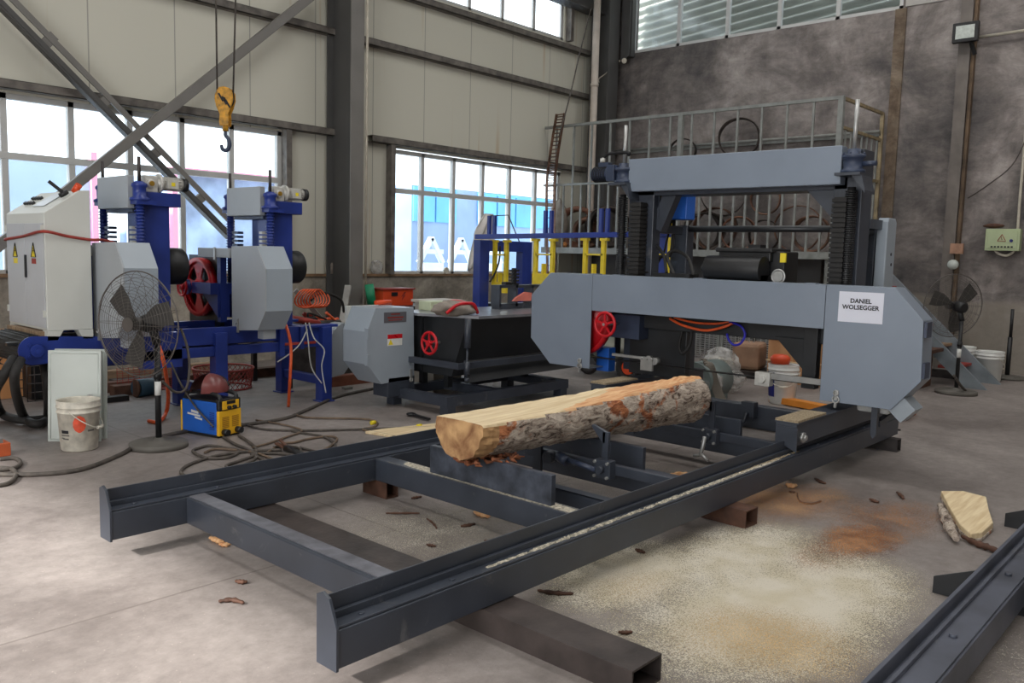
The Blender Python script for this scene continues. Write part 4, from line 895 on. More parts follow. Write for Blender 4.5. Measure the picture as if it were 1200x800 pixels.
# paper sheet with name
a, b = A_(984, 341), A_(1034, 380); p = MB(); p.box(XC-.003, XC-.0005, b[0], a[0], b[1], a[1]); sheet = p.build('paper_sheet', M_paper, rc)
sheet['label'] = 'white sheet in a clear sleeve with a printed name'
ymid = (a[0]+b[0])/2; hgt = a[1]-b[1]
text_mesh('DANIEL', hgt*.2, face_mx(Vector((XC-.0045, ymid, b[1]+hgt*.70)), (0, -1, 0), (0, 0, 1)), 'lettering', M_ink, sheet, .0012)
text_mesh('WOLSEGGER', hgt*.2, face_mx(Vector((XC-.0045, ymid, b[1]+hgt*.49)), (0, -1, 0), (0, 0, 1)), 'lettering', M_ink, sheet, .0012)
# lower-right chute
c1 = A_(1052, 478); c2_ = A_(1066, 468)
p = MB(); p.bar((XC+.1, c1[0]+.06, c1[1]+.06), (XC+.1, c1[0]-.06, c1[1]-.05), .16, .13, (0, 1, 0)); p.build('sawdust_chute', M_coverl, rc)
# band wheels
def band_wheel(yc, zc, X, R, m_=M_red):
    p = MB(); p.lathe((X, yc, zc), [(R-.03, -.03), (R, -.03), (R, .03), (R-.03, .03), (R-.03, -.03)], 56, 0); p.lathe((X, yc, zc), [(.001, -.008), (R-.02, -.008), (R-.02, .008), (.001, .008)], 56, 0); p.cyl((X-.05, yc, zc), (X+.08, yc, zc), .05, 24)
    return p.build('band_wheel', m_, hd)
edge = ax_(716.5, 392, XC+.12); zc = (Lp[2][1]+Lp[3][1])/2
RW = .31
band_wheel(edge.y+RW, zc, XC+.1, RW); band_wheel(Rp[2][0]+RW+.03, zc, XC+.1, RW)
zbl = zc-RW
p = MB(); p.box(XC+.06, XC+.115, Rp[2][0]+RW+.06, edge.y+RW, zbl-.003, zbl+.003); p.box(XC+.085, XC+.115, Rp[2][0]+RW+.06, edge.y+RW, zc+RW, zc+RW+.002)
p.build('saw_band', mat('dark_band', (44, 42, 42), .4, .6, .1), hd)
# handwheel on the left
c = ax_(709, 380, XC-.02)
def handwheel(c, R, par, m_, axis=0, spokes=5, r=.013, name='handwheel'):
    p = MB(); p.torus(c, R, r, axis, 36, 10); c = Vector(c)
    for k in range(spokes):
        a = 2*PI*k/spokes+.3; u, v = R*math.cos(a), R*math.sin(a)
        e = c+(Vector((0, u, v)) if axis == 0 else Vector((u, 0, v))); p.bar(c, e, .018, .012, (1, 0, 0) if axis == 0 else (0, 1, 0))
    ad = Vector((.02, 0, 0)) if axis == 0 else Vector((0, .02, 0)); p.cyl(c-ad, c+ad, .028, 16); return p.build(name, m_, par)
hw = handwheel(c, .098, hd, M_red)
p = MB(); p.cyl((c.x-.025, c.y, c.z), (c.x+.2, c.y, c.z), .012, 10); p.build('spindle', M_chrome, hw)
p = MB(); p.box(XC+.16, XC+.3, c.y-.22, c.y+.1, c.z-.12, c.z+.08); p.build('tension_block', M_blued, hd)
# saw head frame behind covers
p = MB(); p.box(5.98, 6.13, yR-.35, yL+.5, zml-.13, zml+.14); p.build('head_frame', M_blk2, hd, bevel=.006)
p = MB(); p.box(5.965, 5.98, yR-.45, yL+.5, zml+.05, ztop-.02); p.build('back_plate', M_blk2, hd)
c = ax_(951, 420, 5.96); p = MB(); p.box(5.92, 6.0, c.y-.05, c.y+.05, zbl-.05, zml); p.prism([(c.y+.05, zml-.1), (c.y+.28, zml-.1), (c.y+.05, zml-.33)], 0, 5.95, 5.965); p.build('guide_post', M_blk2, hd, bevel=.003)
# blade guides
c = ax_(760, 430, XC+.06)
p = MB(); p.box(XC+.03, XC+.055, c.y-.05, c.y+.06, zbl-.05, zbl+.06); p.cyl((XC+.04, c.y-.06, zbl+.03), (XC+.1, c.y-.06, zbl+.03), .03, 16); p.cyl((XC+.04, c.y+.0, zbl+.05), (XC+.09, c.y+.0, zbl+.05), .02, 16)
for e in (-.05, 0, .05): p.cyl((XC+.01, c.y+e, zbl+.045), (XC+.05, c.y+e, zbl+.045), .009, 8)
g_ = p.build('blade_guide', M_chrome, hd)
p = MB(); p.box(XC+.05, XC+.08, c.y+.05, c.y+.36, zbl+.035, zbl+.055); p.build('guide_arm', M_chrome, g_)
c = ax_(895, 449, XC+.06); p = MB(); p.box(XC+.02, XC+.09, c.y-.06, c.y+.055, zbl-.05, zbl+.05); p.cyl((XC+.0, c.y, zbl), (XC+.08, c.y, zbl), .035, 6); g_ = p.build('blade_guide', M_alucast, hd, bevel=.004)
p = MB(); p.box(XC+.05, XC+.08, c.y-.48, c.y-.05, zbl+.005, zbl+.045); p.build('guide_arm', M_chrome, g_)
p = MB(); p.box(XC+.055, XC+.15, c.y-.5, c.y-.42, zbl-.04, zml-.1); p.build('arm_bracket', M_blk2, g_)
# gantry posts
ZB = .46
def post(x0, x1, y0, y1, z0, z1, name='gantry_post'): p = MB(); p.box(x0, x1, y0, y1, z0, z1); return p.build(name, M_bed, hd, bevel=.006)
XF = 6.2; lpo = ax_(735, 300, XF).y, ax_(766, 300, XF).y; rpo = ax_(972, 300, XF).y, ax_(1005, 300, XF).y
zbeam0 = (ax_(737, 224.5, 6.1).z+ax_(986, 216, 6.1).z)/2; zbeam1 = (ax_(737, 186, 6.1).z+ax_(986, 171, 6.1).z)/2
post(XF, XF+.12, lpo[1]+.02, lpo[0], ZB, zbeam1-.02); post(XF, XF+.2, rpo[1], rpo[0], ZB, zbeam1-.02)
l2 = ax_(785, 300, 6.7).y, ax_(804, 300, 6.7).y; r2_ = ax_(1013, 265, 6.7).y, ax_(1027, 260, 6.7).y
post(6.7, 6.82, l2[1], l2[0], ZB, 1.74); post(6.7, 6.82, r2_[1], r2_[0], ZB, 1.72)
by0, by1 = ax_(986, 190, 6.1).y, ax_(737, 190, 6.1).y
p = MB(); p.box(6.1, 6.2, by0, by1, zbeam0, zbeam1); p.build('top_beam', M_cover, hd, bevel=.006)
p = MB(); p.box(6.2, 6.45, by0-.02, by1+.03, zbeam0-.03, zbeam0+.12); p.build('top_beam_rear', M_bed, hd, bevel=.006)
# gussets
ylg = ax_(790, 226, 6.25).y, ax_(762, 272, 6.25)
p = MB(); p.prism([(lpo[1], zbeam0), (ax_(790, 226, 6.25).y, zbeam0), (ax_(772, 226, 6.25).y, zbeam0-.0), (lpo[1], ax_(757, 255, 6.25).z), (lpo[1], zbeam0)][:4][::1], 0, 6.25, 6.27)
p.bar((6.3, ax_(786, 222, 6.25).y, zbeam0+.0), (6.3, lpo[1]+.03, ax_(757, 268, 6.25).z), .12, .09, (1, 0, 0)); p.build('gusset', M_bed, hd)
p = MB(); p.prism([(rpo[0], zbeam0), (ax_(942, 218, 6.2).y, zbeam0), (rpo[0], ax_(975, 256, 6.2).z)], 0, 6.21, 6.36); p.build('gusset', M_bed, hd)
# cross bar between rear posts, upper horizontal rails
zx = ax_(805, 268, 6.7).z
p = MB(); p.cyl((6.74, l2[1]+.02, zx), (6.74, r2_[0]+.1, zx), .028, 14); p.build('cross_bar', M_blk2, hd)
for yy in ((l2[0]+l2[1])/2, (r2_[0]+r2_[1])/2):
    p = MB(); p.box(6.35, 6.74, yy-.035, yy+.035, 1.66, 1.73); p.build('side_rail', M_bed, hd, bevel=.004)
# lead screws, bellows, gearboxes
def screw(ys, yb0, yb1, tag_):
    p = MB(); p.cyl((6.13, ys, .6), (6.13, ys, zbeam0-.02), .028, 16)
    n = 46
    for i in range(n): z = 1.25+(zbeam0-.04-1.25)*i/n; p.cyl((6.13, ys, z), (6.13, ys, z+.009), .042, 18)
    p.build('ribbed_screw_cover', M_black, hd)
    n = 20; p = MB()
    for i in range(n):
        z = 1.2+(zbeam0-.09-1.2)*i/n; h = (zbeam0-.09-1.2)/n; p.box(6.08, 6.19, yb0, yb1, z, z+h*.72); p.box(6.095, 6.19, yb0+.01, yb1-.01, z+h*.72, z+h)
    p.build('bellows', M_rub, hd)
    p = MB(); p.box(6.02, 6.26, ys-.09, ys+.09, zbeam0+.055, zbeam0+.075); p.prism([(ys-.02, zbeam0+.055), (ys-.09, zbeam0+.055), (ys-.12, zbeam0-.05), (ys-.12, zbeam0-.07)], 0, 6.05, 6.24); p.build('screw_bracket', M_bed, hd)
    zb_ = zbeam0+.075; p = MB(); p.lathe((6.13, ys, zb_), [(.001, 0), (.085, 0), (.085, .025), (.068, .03), (.068, .1), (.082, .105), (.082, .13), (.045, .14), (.045, .17), (.001, .17)], 28); g_ = p.build('screw_gearbox', M_blued, hd)
    p = MB()
    for k in range(8): a = k*PI/4; p.cyl((6.13+.072*math.cos(a), ys+.072*math.sin(a), zb_+.13), (6.13+.072*math.cos(a), ys+.072*math.sin(a), zb_+.145), .007, 6)
    p.build('bolts', M_blued, g_)
    p = MB(); p.cyl((6.13, ys-.16, zb_+.065), (6.13, ys-.06, zb_+.065), .018, 12); p.build('side_shaft', M_blued, g_)
    zt = ax_(999, 117, 6.13).z if ys < 3 else ax_(732, 147, 6.13).z
    p = MB(); p.cyl((6.13, ys, zb_+.17), (6.13, ys, zt), .015, 12); p.build('screw_rod', M_chrome, g_)
    return g_
ysR = ax_(997, 240, 6.13).y; ysL = ax_(731, 215, 6.13).y
screw(ysR, ax_(989, 300, 6.1).y, ax_(972, 300, 6.1).y, 'r'); gl = screw(ysL, ax_(750, 300, 6.1).y, ax_(737, 300, 6.1).y, 'l')
# gearmotor on the left end
c = ax_(712, 204, 6.13)
p = MB(); p.cyl((6.13, ysL+.08, c.z), (6.13, ysL+.32, c.z), .062, 22); p.box(6.06, 6.2, ysL+.06, ysL+.14, c.z-.07, c.z+.07); p.box(6.1, 6.16, ysL+.15, ysL+.26, c.z+.06, c.z+.1); mo = p.build('gearmotor', M_blued, hd, bevel=.004)
p = MB()
for i in range(8): p.cyl((6.13, ysL+.17+i*.018, c.z), (6.13, ysL+.176+i*.018, c.z), .07, 20)
p.build('cooling_fins', M_black, mo)
p = MB(); p.cyl((6.1, ysL+.2, c.z+.1), (6.1, ysL+.2, c.z+.14), .014, 10); p.cyl((6.14, ysL+.25, c.z+.1), (6.14, ysL+.25, c.z+.14), .014, 10); p.build('cable_gland', M_alucast, mo)
p = MB(); p.tube(spline([(6.1, ysL+.2, c.z+.14), (6.1, ysL+.14, c.z+.17), (6.1, ysL-.05, c.z+.17), (6.12, by1+.02, c.z+.15)], 6), .014, 8); p.build('motor_cable', M_black, mo)
# wheel housings on rails
def housing(Y0, xa, xb):
    t_ = MB(); t_.box(xa, xb, Y0+.0, Y0+.14, .29, ZB-.03); o = t_.build('wheel_housing', M_bed, hd, bevel=.006)
    t_ = MB(); t_.box(xa, xb, Y0-.01, Y0+.15, ZB-.03, ZB-.02); t_.build('housing_lid', M_bed, o)
    t_ = MB(); t_.box(xa+.005, xa+.45, Y0-.005, Y0+.145, ZB-.02, ZB-.006); t_.build('caked_sawdust', M_dustb, o)
    for x in (xa+.08, xb-.12):
        t_ = MB(); t_.cyl((x, Y0-.02, .34), (x, Y0-.0, .34), .035, 6); t_.cyl((x, Y0-.035, .34), (x, Y0-.018, .34), .018, 12); t_.build('axle_bolt', M_chrome, o)
        t_ = MB(); t_.cyl((x, Y0+.045, .30), (x, Y0+.1, .30), .045, 20); t_.build('track_wheel', M_chrome, o)
    t_ = MB(); t_.prism([(Y0-.01, .255), (Y0+.12, .31), (Y0+.12, ZB-.05), (Y0-.01, ZB-.05)], 0, xa-.01, xa-.003); t_.build('scraper_plate', M_bed, o)
housing(YR+.015, 5.08, 6.95); housing(YL+.015, 5.4, 6.95)
# left: dark housing plates hanging below the left cover
for x0, x1, y0, y1, z0, z1, m_ in ((6.05, 6.12, yL-.75, yL-.2, ZB, zml-.1, M_blk2), (5.97, 6.03, yL-.28, yL-.02, zml-.1, zml+.1, M_blued)):
    p = MB(); p.box(x0, x1, y0, y1, z0, z1); p.build('side_plate', m_, hd, bevel=.004)
c = ax_(780, 410, 6.5); p = MB(); p.prism([(c.y+.05, .46), (c.y+.12, zml+.1), (c.y-.1, zml+.1), (c.y-.02, .46)], 0, 6.5, 6.52); p.build('brace_plate', M_blued, hd)
c = ax_(792, 420, 6.55); p = MB(); p.box(6.55, 6.7, c.y-.1, c.y+.02, .3, zml+.2); p.build('inner_post', M_bed, hd)
# engine on top
e0, e1 = ax_(838, 300, 6.12), ax_(903, 300, 6.12)
zs = ztop-.02
en = MB(); zc2 = ax_(865, 315, 6.05).z; en.cyl((6.02, e0.y, zc2), (6.02, e1.y, zc2), .1, 28); en.cyl((6.02, e0.y+.05, zc2), (6.02, e0.y, zc2), .03, 14); en.box(5.97, 6.3, e1.y, e0.y, ztop-.07, zc2-.04); eng = en.build('electric_motor', M_black, hd, bevel=.004)
a, b = ax_(846, 290, 6.15), ax_(906, 304, 6.15); p = MB(); p.box(6.1, 6.4, b.y, a.y, zc2+.06, a.z-.01); p.box(6.08, 6.42, b.y-.02, a.y+.02, a.z-.035, a.z+.0); p.build('motor_lid', M_black, eng, bevel=.01)
a, b = ax_(903, 293, 6.2), ax_(922, 318, 6.2); p = MB(); p.box(6.15, 6.4, b.y, a.y, b.z-.1, a.z-.01); p.build('side_box', M_black, eng, bevel=.01)
p = MB(); c = ax_(918, 302, 6.14); p.box(6.13, 6.15, c.y-.022, c.y+.022, c.z-.035, c.z+.035); p.build('yellow_label', M_yellab, eng)
p = MB(); c = ax_(912, 324, 6.0); p.torus(c, .05, .008, 0, 20, 6); p.cyl((5.99, c.y, c.z), (6.02, c.y, c.z), .04, 16); p.build('vent_cap', M_chrome, eng)
p = MB(); c = ax_(884, 288, 6.2); p.box(6.2, 6.3, c.y-.05, c.y+.05, c.z-.02, c.z+.01); p.build('lid_knob', M_black, eng)
# cable tray / hoses
p = MB(); p.box(6.0, 6.14, ax_(812, 320, 6.05).y, ax_(769, 320, 6.05).y, ztop-.02, ztop+.03); p.build('terminal_tray', M_black, hd)
p = MB(); p.tube(spline([ax_(790, 322, 6.05), ax_(782, 300, 6.2), ax_(792, 294, 6.3), ax_(806, 302, 6.2), ax_(813, 323, 6.05)], 6), .014, 8); p.tube(spline([ax_(768, 285, 6.3), ax_(778, 300, 6.2), ax_(781, 320, 6.1)], 6), .014, 8); p.build('black_hose', M_rub, hd)
p = MB(); p.tube(spline([ax_(785, 373, 5.96), ax_(800, 381, 5.93), ax_(825, 387, 5.93), ax_(845, 384, 5.93), ax_(860, 378, 5.96)], 6), .011, 8); p.tube(spline([ax_(790, 372, 5.97), ax_(815, 378, 5.95), ax_(840, 379, 5.95), ax_(858, 376, 5.97)], 6), .009, 8); p.build('orange_hose', M_orange, hd)
p = MB(); p.tube(spline([ax_(855, 377, 5.96), ax_(868, 382, 5.94), ax_(873, 392, 5.94), ax_(868, 402, 5.94), ax_(860, 404, 5.94), ax_(854, 398, 5.94), ax_(852, 391, 5.95)], 6), .009, 8); p.build('blue_hose', mat('blue_spiral_hose', (44, 40, 180), .4, 0, .1), hd)
p = MB(); p.tube(spline([ax_(800, 385, 6.0), ax_(796, 405, 5.97), ax_(800, 414, 5.95), ax_(808, 405, 5.95), ax_(811, 388, 5.97)], 6), .013, 8); p.build('black_hose', M_rub, hd)
# blue control box on left rear post
a, b = ax_(776, 225, 6.55), ax_(804, 257, 6.55); p = MB(); p.box(6.55, 6.7, b.y, a.y, b.z, a.z+.05); bb = p.build('control_box', M_blueb, hd, bevel=.008)
p = MB(); cc = ax_(790, 258, 6.6); p.tube(spline([(6.6, cc.y, b.z), (6.55, cc.y-.01, b.z-.3), (6.4, cc.y+.02, 1.45), (6.2, cc.y, ztop+.02)], 6), .016, 8); cc = ax_(787, 258, 6.6); p.tube([(6.6, cc.y, b.z), (6.5, cc.y, 1.5), (6.3, cc.y, ztop)], .009, 8); p.cyl((6.6, cc.y, b.z-.03), (6.6, cc.y, b.z), .02, 10); p.build('box_cable', M_rub, bb)
# rear guard at right
a, b = ax_(1028, 258, 6.65), ax_(1041, 258, 6.65); g0 = 1.05
yg0, yg1 = b.y, a.y
p = MB(); zt_ = ax_(1035, 255, 6.65).z
p.prism([(6.65, g0), (6.65, zt_-.03), (6.68, zt_), (6.82, zt_), (6.85, zt_-.03), (6.85, g0)], 1, yg0, yg1); p.build('rear_guard', M_coverl, hd, bevel=.01)
p = MB()
for py in (298, 310): c = ay_(1044, py, yg0); p.cyl((c.x, yg0-.003, c.z), (c.x, yg0+.002, c.z), .012, 12)
p.build('guard_holes', M_ink, hd)
p = MB(); yc_ = (yg0+yg1)/2; p.box(6.4, 6.66, yc_-.0, r2_[0], zt_-.09, zt_-.02); p.build('guard_arm', M_bed, hd)
# oil pan / bits under right cover
p = MB(); p.box(5.9, 6.15, yR-.42, yR-.2, .43, .5); p.build('coolant_tank', mat('milky_tank', (190, 192, 190), .4, 0, .1), hd, bevel=.02)
p = MB(); yq = ax_(1026, 480, 5.85).y; p.box(5.83, 5.87, yq-.02, yq+.02, .3, zbt+.02); p.prism([(yq-.02, .3), (yq+.02, .3), (yq, .265)], 0, 5.83, 5.87); p.bar((5.9, yq, .36), (6.5, yq-.02, .45), .04, .04); p.build('rail_wiper', M_bed, hd)

# ------------------------------------------------------------------ blue twin-head saw
bs_ = thing('twin_band_saw', 'royal blue twin-head band saw on a long leg frame by the left window', 'band saw', (3.6, 7.0, 0))
YN, YF = 6.66, 7.42
def B(name, m_, *boxes, bevel=.004, par=None):
    p = MB()
    for b in boxes: p.box(*b)
    return p.build(name, m_, par or bs_, bevel=bevel)
for X in (3.62, 4.7):
    for y0 in (YN-.03, YF-.1): B('leg', M_blue, (X, X+.11, y0, y0+.11, 0, .715), (X-.02, X+.13, y0-.02, y0+.13, 0, .012))
    B('leg_tie', M_blue, (X+.02, X+.08, YN+.06, YF-.08, .16, .24)); B('leg_tie', M_blue, (X+.02, X+.08, YN+.06, YF-.08, .62, .7))
B('lower_beam', M_blue, (2.35, 4.25, YN, YN+.06, .515, .6)); B('lower_beam', M_blue, (2.35, 4.25, YF-.06, YF, .515, .6))
B('upper_beam', M_blue, (3.32, 4.25, YN+.01, YN+.07, .615, .76)); B('upper_beam', M_blue, (2.6, 4.25, YF-.08, YF-.02, .615, .76)); B('joint_plate', M_blue, (3.0, 3.34, YN-.0, YN+.07, .45, .74))
B('end_box', M_blue, (4.25, 4.82, YN+.03, YN+.09, .53, .73), (4.25, 4.3, YN-.02, YN+.03, .47, .73), (4.48, 4.52, YN, YN+.05, .52, .73)); B('end_box', M_blue, (4.3, 4.82, YF-.09, YF-.03, .53, .73))
B('cross_deck', M_blk2, (2.9, 4.3, YN+.08, YF-.1, .60, .64))
B('leg_cap', M_blue, (4.55, 4.9, YN+.0, YN+.12, .71, .735)); B('leg_cap', M_blue, (4.55, 4.9, YF-.1, YF, .71, .735))
c = ax_(372, 398, 4.7); B('red_strip', M_redd, (4.3, 4.66, YN+.015, YN+.028, .56, .585))
# round end guard
p = MB(); pts = [(5.08+.17*math.cos(a), .58+.19*math.sin(a)) for a in [k*PI/10 for k in range(11)]]+[(4.93, .36), (5.02, .2), (5.22, .38)]
pts = [(4.92, .55)]+[(5.08-.16*math.cos(a), .58+.15*math.sin(a)) for a in [k*PI/10 for k in range(11)]]+[(5.24, .42), (5.06, .22), (4.92, .2)]
p.prism(pts, 1, YN+.12, YN+.3); p.build('end_guard', M_greyc, bs_, bevel=.003)
# conveyor end
c = ay_(39, 411, YN)
p = MB(); pts = [(c.x+.1*math.cos(a), c.z+.105*math.sin(a)) for a in [PI/2+k*PI/12 for k in range(13)]]+[(c.x+.5, c.z-.07), (c.x+.75, c.z-.07), (c.x+.75, c.z+.06), (c.x+.12, c.z+.10)]
p.prism(pts, 1, YN, YN+.012); sp_ = p.build('conveyor_side_plate', M_blue, bs_)
p = MB(); p.cyl((c.x+.02, YN-.03, c.z), (c.x+.02, YN, c.z), .045, 20); p.cyl((c.x+.02, YN-.045, c.z), (c.x+.02, YN-.03, c.z), .02, 12)
for sx in (-1, 1):
    for sz in (-1, 1): p.cyl((c.x+.02+sx*.045, YN-.01, c.z+sz*.045), (c.x+.02+sx*.045, YN, c.z+sz*.045), .012, 8)
p.build('bearing', M_blue, sp_)
p = MB(); p.lathe((c.x+.01, YN+.02, c.z), [(.001, 0), (.11, 0), (.11, .6), (.001, .6)], 40, 1)
for k in range(24): a = 2*PI*k/24; p.bar((c.x+.01+.11*math.cos(a), YN+.02, c.z+.11*math.sin(a)), (c.x+.01+.11*math.cos(a), YN+.62, c.z+.11*math.sin(a)), .008, .008, (math.cos(a), 0, math.sin(a)))
p.build('conveyor_roller', M_rub, bs_)
B('conveyor_frame', M_blue, (c.x+.1, 3.3, YN+.55, YN+.6, .56, .7)); B('conveyor_frame', M_blue, (c.x+.5, 3.3, YN+.02, YN+.06, .5, .62))
B('cabinet_bracket', M_blk2, (2.05, 2.9, YN+.03, YN+.08, .70, .725)); B('cabinet_bracket', M_blk2, (2.05, 2.9, YN+.52, YN+.56, .70, .725))
def blue_head(dx):
    X = 4.24+dx; z1 = 1.755
    P_ = []
    B('column', M_blue, (X, X+.22, YN+.1, YN+.32, .74, z1)); B('column_back', M_blue, (X+.08, X+.22, YN+.32, YN+.56, .74, z1))
    B('column_cap', M_blue, (X-.02, X+.3, YN+.06, YN+.36, z1, z1+.11), bevel=.006)
    p = MB(); p.box(X-.12, X-.07, YN+.09, YN+.66, 1.73, 1.985); p.build('head_plate', M_greyc, bs_, bevel=.004)
    B('plate_backing', M_blued, (X-.07, X+.05, YN+.12, YN+.62, 1.70, 1.82))
    for ys, zz in ((YN+.04, 0), (YN+.72, 0)):
        p = MB(); p.cyl((X-.05, ys, .78), (X-.05, ys, 1.8), .03, 16)
        for i in range(34): p.cyl((X-.05, ys, .9+i*.026), (X-.05, ys, .908+i*.026), .04, 14)
        p.build('screw_cover', M_blue, bs_)
        p = MB(); p.lathe((X-.05, ys, 1.79), [(.001, 0), (.075, 0), (.075, .02), (.05, .03), (.05, .1), (.06, .11), (.06, .13), (.03, .15), (.001, .15)], 22); p.box(X-.1, X+.06, ys-.06, ys+.06, 1.76, 1.79); g_ = p.build('screw_gearbox', M_blue, bs_)
        p = MB(); p.cyl((X-.05, ys, 1.93), (X-.05, ys, 2.13), .013, 10); p.build('screw_rod', M_bare, g_)
    for yb in (YN+.14, YN+.56):
        p = MB(); n = 12
        for i in range(n): p.box(X-.07, X-.01, yb, yb+(.1 if yb > 7 else .05), 1.15+i*.038, 1.15+i*.038+.022)
        p.build('bellows', M_blued if yb > 7 else M_alucast, bs_)
    # gearmotor
    zc_ = z1+.11+.065
    p = MB(); p.box(X-.0, X+.11, YN+.06, YN+.16, zc_-.065, zc_+.065); p.cyl((X+.05, YN+.04, zc_), (X+.05, YN+.06, zc_), .035, 18); gm = p.build('worm_gearbox', M_alucast, bs_, bevel=.008)
    p = MB(); p.cyl((X+.05, YN+.03, zc_), (X+.05, YN+.045, zc_), .02, 12); p.build('brass_plug', mat('brass', (190, 150, 60), .35, .7, .1), gm)
    p = MB(); p.cyl((X+.13, YN+.11, zc_+.01), (X+.15, YN+.11, zc_+.01), .075, 24); p.cyl((X+.11, YN+.11, zc_+.01), (X+.34, YN+.11, zc_+.01), .048, 22)
    for k in range(14): a = 2*PI*k/14; p.bar((X+.17, YN+.11+.05*math.cos(a), zc_+.01+.05*math.sin(a)), (X+.31, YN+.11+.05*math.cos(a), zc_+.01+.05*math.sin(a)), .006, .012, (0, math.cos(a), math.sin(a)))
    p.box(X+.18, X+.27, YN+.035, YN+.08, zc_-.03, zc_+.045); mo = p.build('motor', M_alucast, gm)
    p = MB(); p.cyl((X+.33, YN+.11, zc_+.01), (X+.37, YN+.11, zc_+.01), .055, 20); p.build('fan_cap', M_black, gm)
    p = MB(); p.box(X+.21, X+.24, YN+.032, YN+.035, zc_-.01, zc_+.02); p.build('yellow_label', M_yellab, gm)
    # black drum motor
    p = MB(); p.lathe((X+.2, YN+.3, 1.27), [(.001, 0), (.155, 0), (.155, .2), (.145, .215), (.001, .215)], 36, 0); dm = p.build('drum_motor', M_black, bs_)
    c_ = Vector((X+.3, YN+.14, 1.29)); p = MB(); p.box(X+.28, X+.31, YN+.147, YN+.15, 1.24, 1.3); 
    # wheel guard
    XG = X-.4
    pl = [(271, 288.5), (300.5, 288), (311, 315), (311, 365), (302, 387), (272, 387)]
    pl = [(lambda v: (v.y, v.z))(ax_(a, b, 3.84)) for a, b in pl]
    p = MB(); p.prism(pl, 0, XG, XG+.012)
    gd = p.build('wheel_guard', M_greyc, bs_, bevel=.003)
    p = MB(); N = len(pl)
    for i in range(5):
        a, b = pl[i], pl[i+1]
        p.add([(XG+.012, a[0], a[1]), (XG+.012, b[0], b[1]), (XG+.26, b[0], b[1]), (XG+.26, a[0], a[1]), (XG+.012, a[0]+.006, a[1]-.001), (XG+.012, b[0]+.006, b[1]-.001), (XG+.26, b[0]+.006, b[1]-.001), (XG+.26, a[0]+.006, a[1]-.001)], [(0, 1, 2, 3), (7, 6, 5, 4), (0, 4, 5, 1), (1, 5, 6, 2), (2, 6, 7, 3), (3, 7, 4, 0)])
    p.build('guard_side', M_coverl, gd)
    a, b = ax_(234, 290, 3.86), ax_(271, 302, 3.86)
    p = MB(); p.box(XG, XG+.24, b.y, a.y, b.z, a.z); p.build('guard_arm', M_greyc, gd, bevel=.003)
    p = MB(); cc = ax_(251, 296, 3.83); p.box(XG-.012, XG, cc.y-.012, cc.y+.012, cc.z-.06, cc.z+.05); cc = ax_(278, 380, 3.83); p.box(XG-.012, XG, cc.y-.012, cc.y+.012, cc.z-.07, cc.z+.05); p.torus((XG-.014, cc.y, cc.z), .018, .004, 0, 14, 6); p.build('latch', M_chrome, gd)
    p = MB(); cc = ax_(304, 389, 3.9); p.box(XG+.08, XG+.2, cc.y-.03, cc.y+.06, cc.z-.06, cc.z+.04); p.build('chip_chute', M_greyc, gd)
    # red wheel
    cc = ax_(233, 336, 3.95)
    p = MB(); R = .275; p.lathe((XG+.12, cc.y, cc.z), [(R-.04, -.03), (R, -.035), (R, .035), (R-.04, .03)], 48, 0)
    n = 48; ring = []
    # disc with four oval holes
    vs = []; fs = []; rings_ = [.05, .09, .13, .17, .205, R-.02]
    for r_ in rings_:
        for k in range(n): a = 2*PI*k/n; vs.append((XG+.11, cc.y+r_*math.cos(a), cc.z+r_*math.sin(a)))
    for i in range(len(rings_)-1):
        for k in range(n):
            a = (k+.5)*4/n % 1
            if i in (1, 2, 3) and (.28 if i != 2 else .22) < a < (.72 if i != 2 else .78): continue
            fs.append((i*n+k, i*n+(k+1) % n, (i+1)*n+(k+1) % n, (i+1)*n+k))
    p.add(vs, fs); p.add([(x+.014, y, z) for x, y, z in vs], [f[::-1] for f in fs]); p.cyl((XG+.06, cc.y, cc.z), (XG+.16, cc.y, cc.z), .06, 24)
    p.build('band_wheel', M_red, bs_)
    p = MB(); p.cyl((XG-.0, cc.y+.03, cc.z), (XG+.02, cc.y+.03, cc.z), .07, 20); p.box(XG+.01, XG+.3, cc.y-.4, cc.y-.06, cc.z-.05, cc.z+.05); p.prism([(cc.y-.12, cc.z-.05), (cc.y-.4, cc.z-.05), (cc.y-.4, cc.z-.26)], 0, XG+.08, XG+.2); p.box(XG+.1, XG+.16, cc.y-.42, cc.y-.36, .76, 1.4); ar = p.build('wheel_arm', M_blue, bs_)
    hw_ = handwheel((XG-.04, cc.y+.03, cc.z), .08, bs_, M_red, spokes=3, r=.012)
    p = MB(); p.cyl((XG-.06, cc.y+.03, cc.z), (XG+.05, cc.y+.03, cc.z), .012, 10); p.build('spindle', M_chrome, hw_)
    p = MB(); p.box(XG+.16, XG+.2, cc.y-.3, cc.y+.28, cc.z-.38, cc.z+.3); p.build('guard_back', M_blk2, bs_)
blue_head(0); blue_head(-1.165)
def cable(pts, r, m_, label, name='cable', sub=6, group=None, cat='cable', par=None):
    p = MB(); sp = spline(pts, sub)
    p.tube(sp, r, 8)
    if par: return p.build(name, m_, par)
    return solo(p, name, m_, label, cat, group)
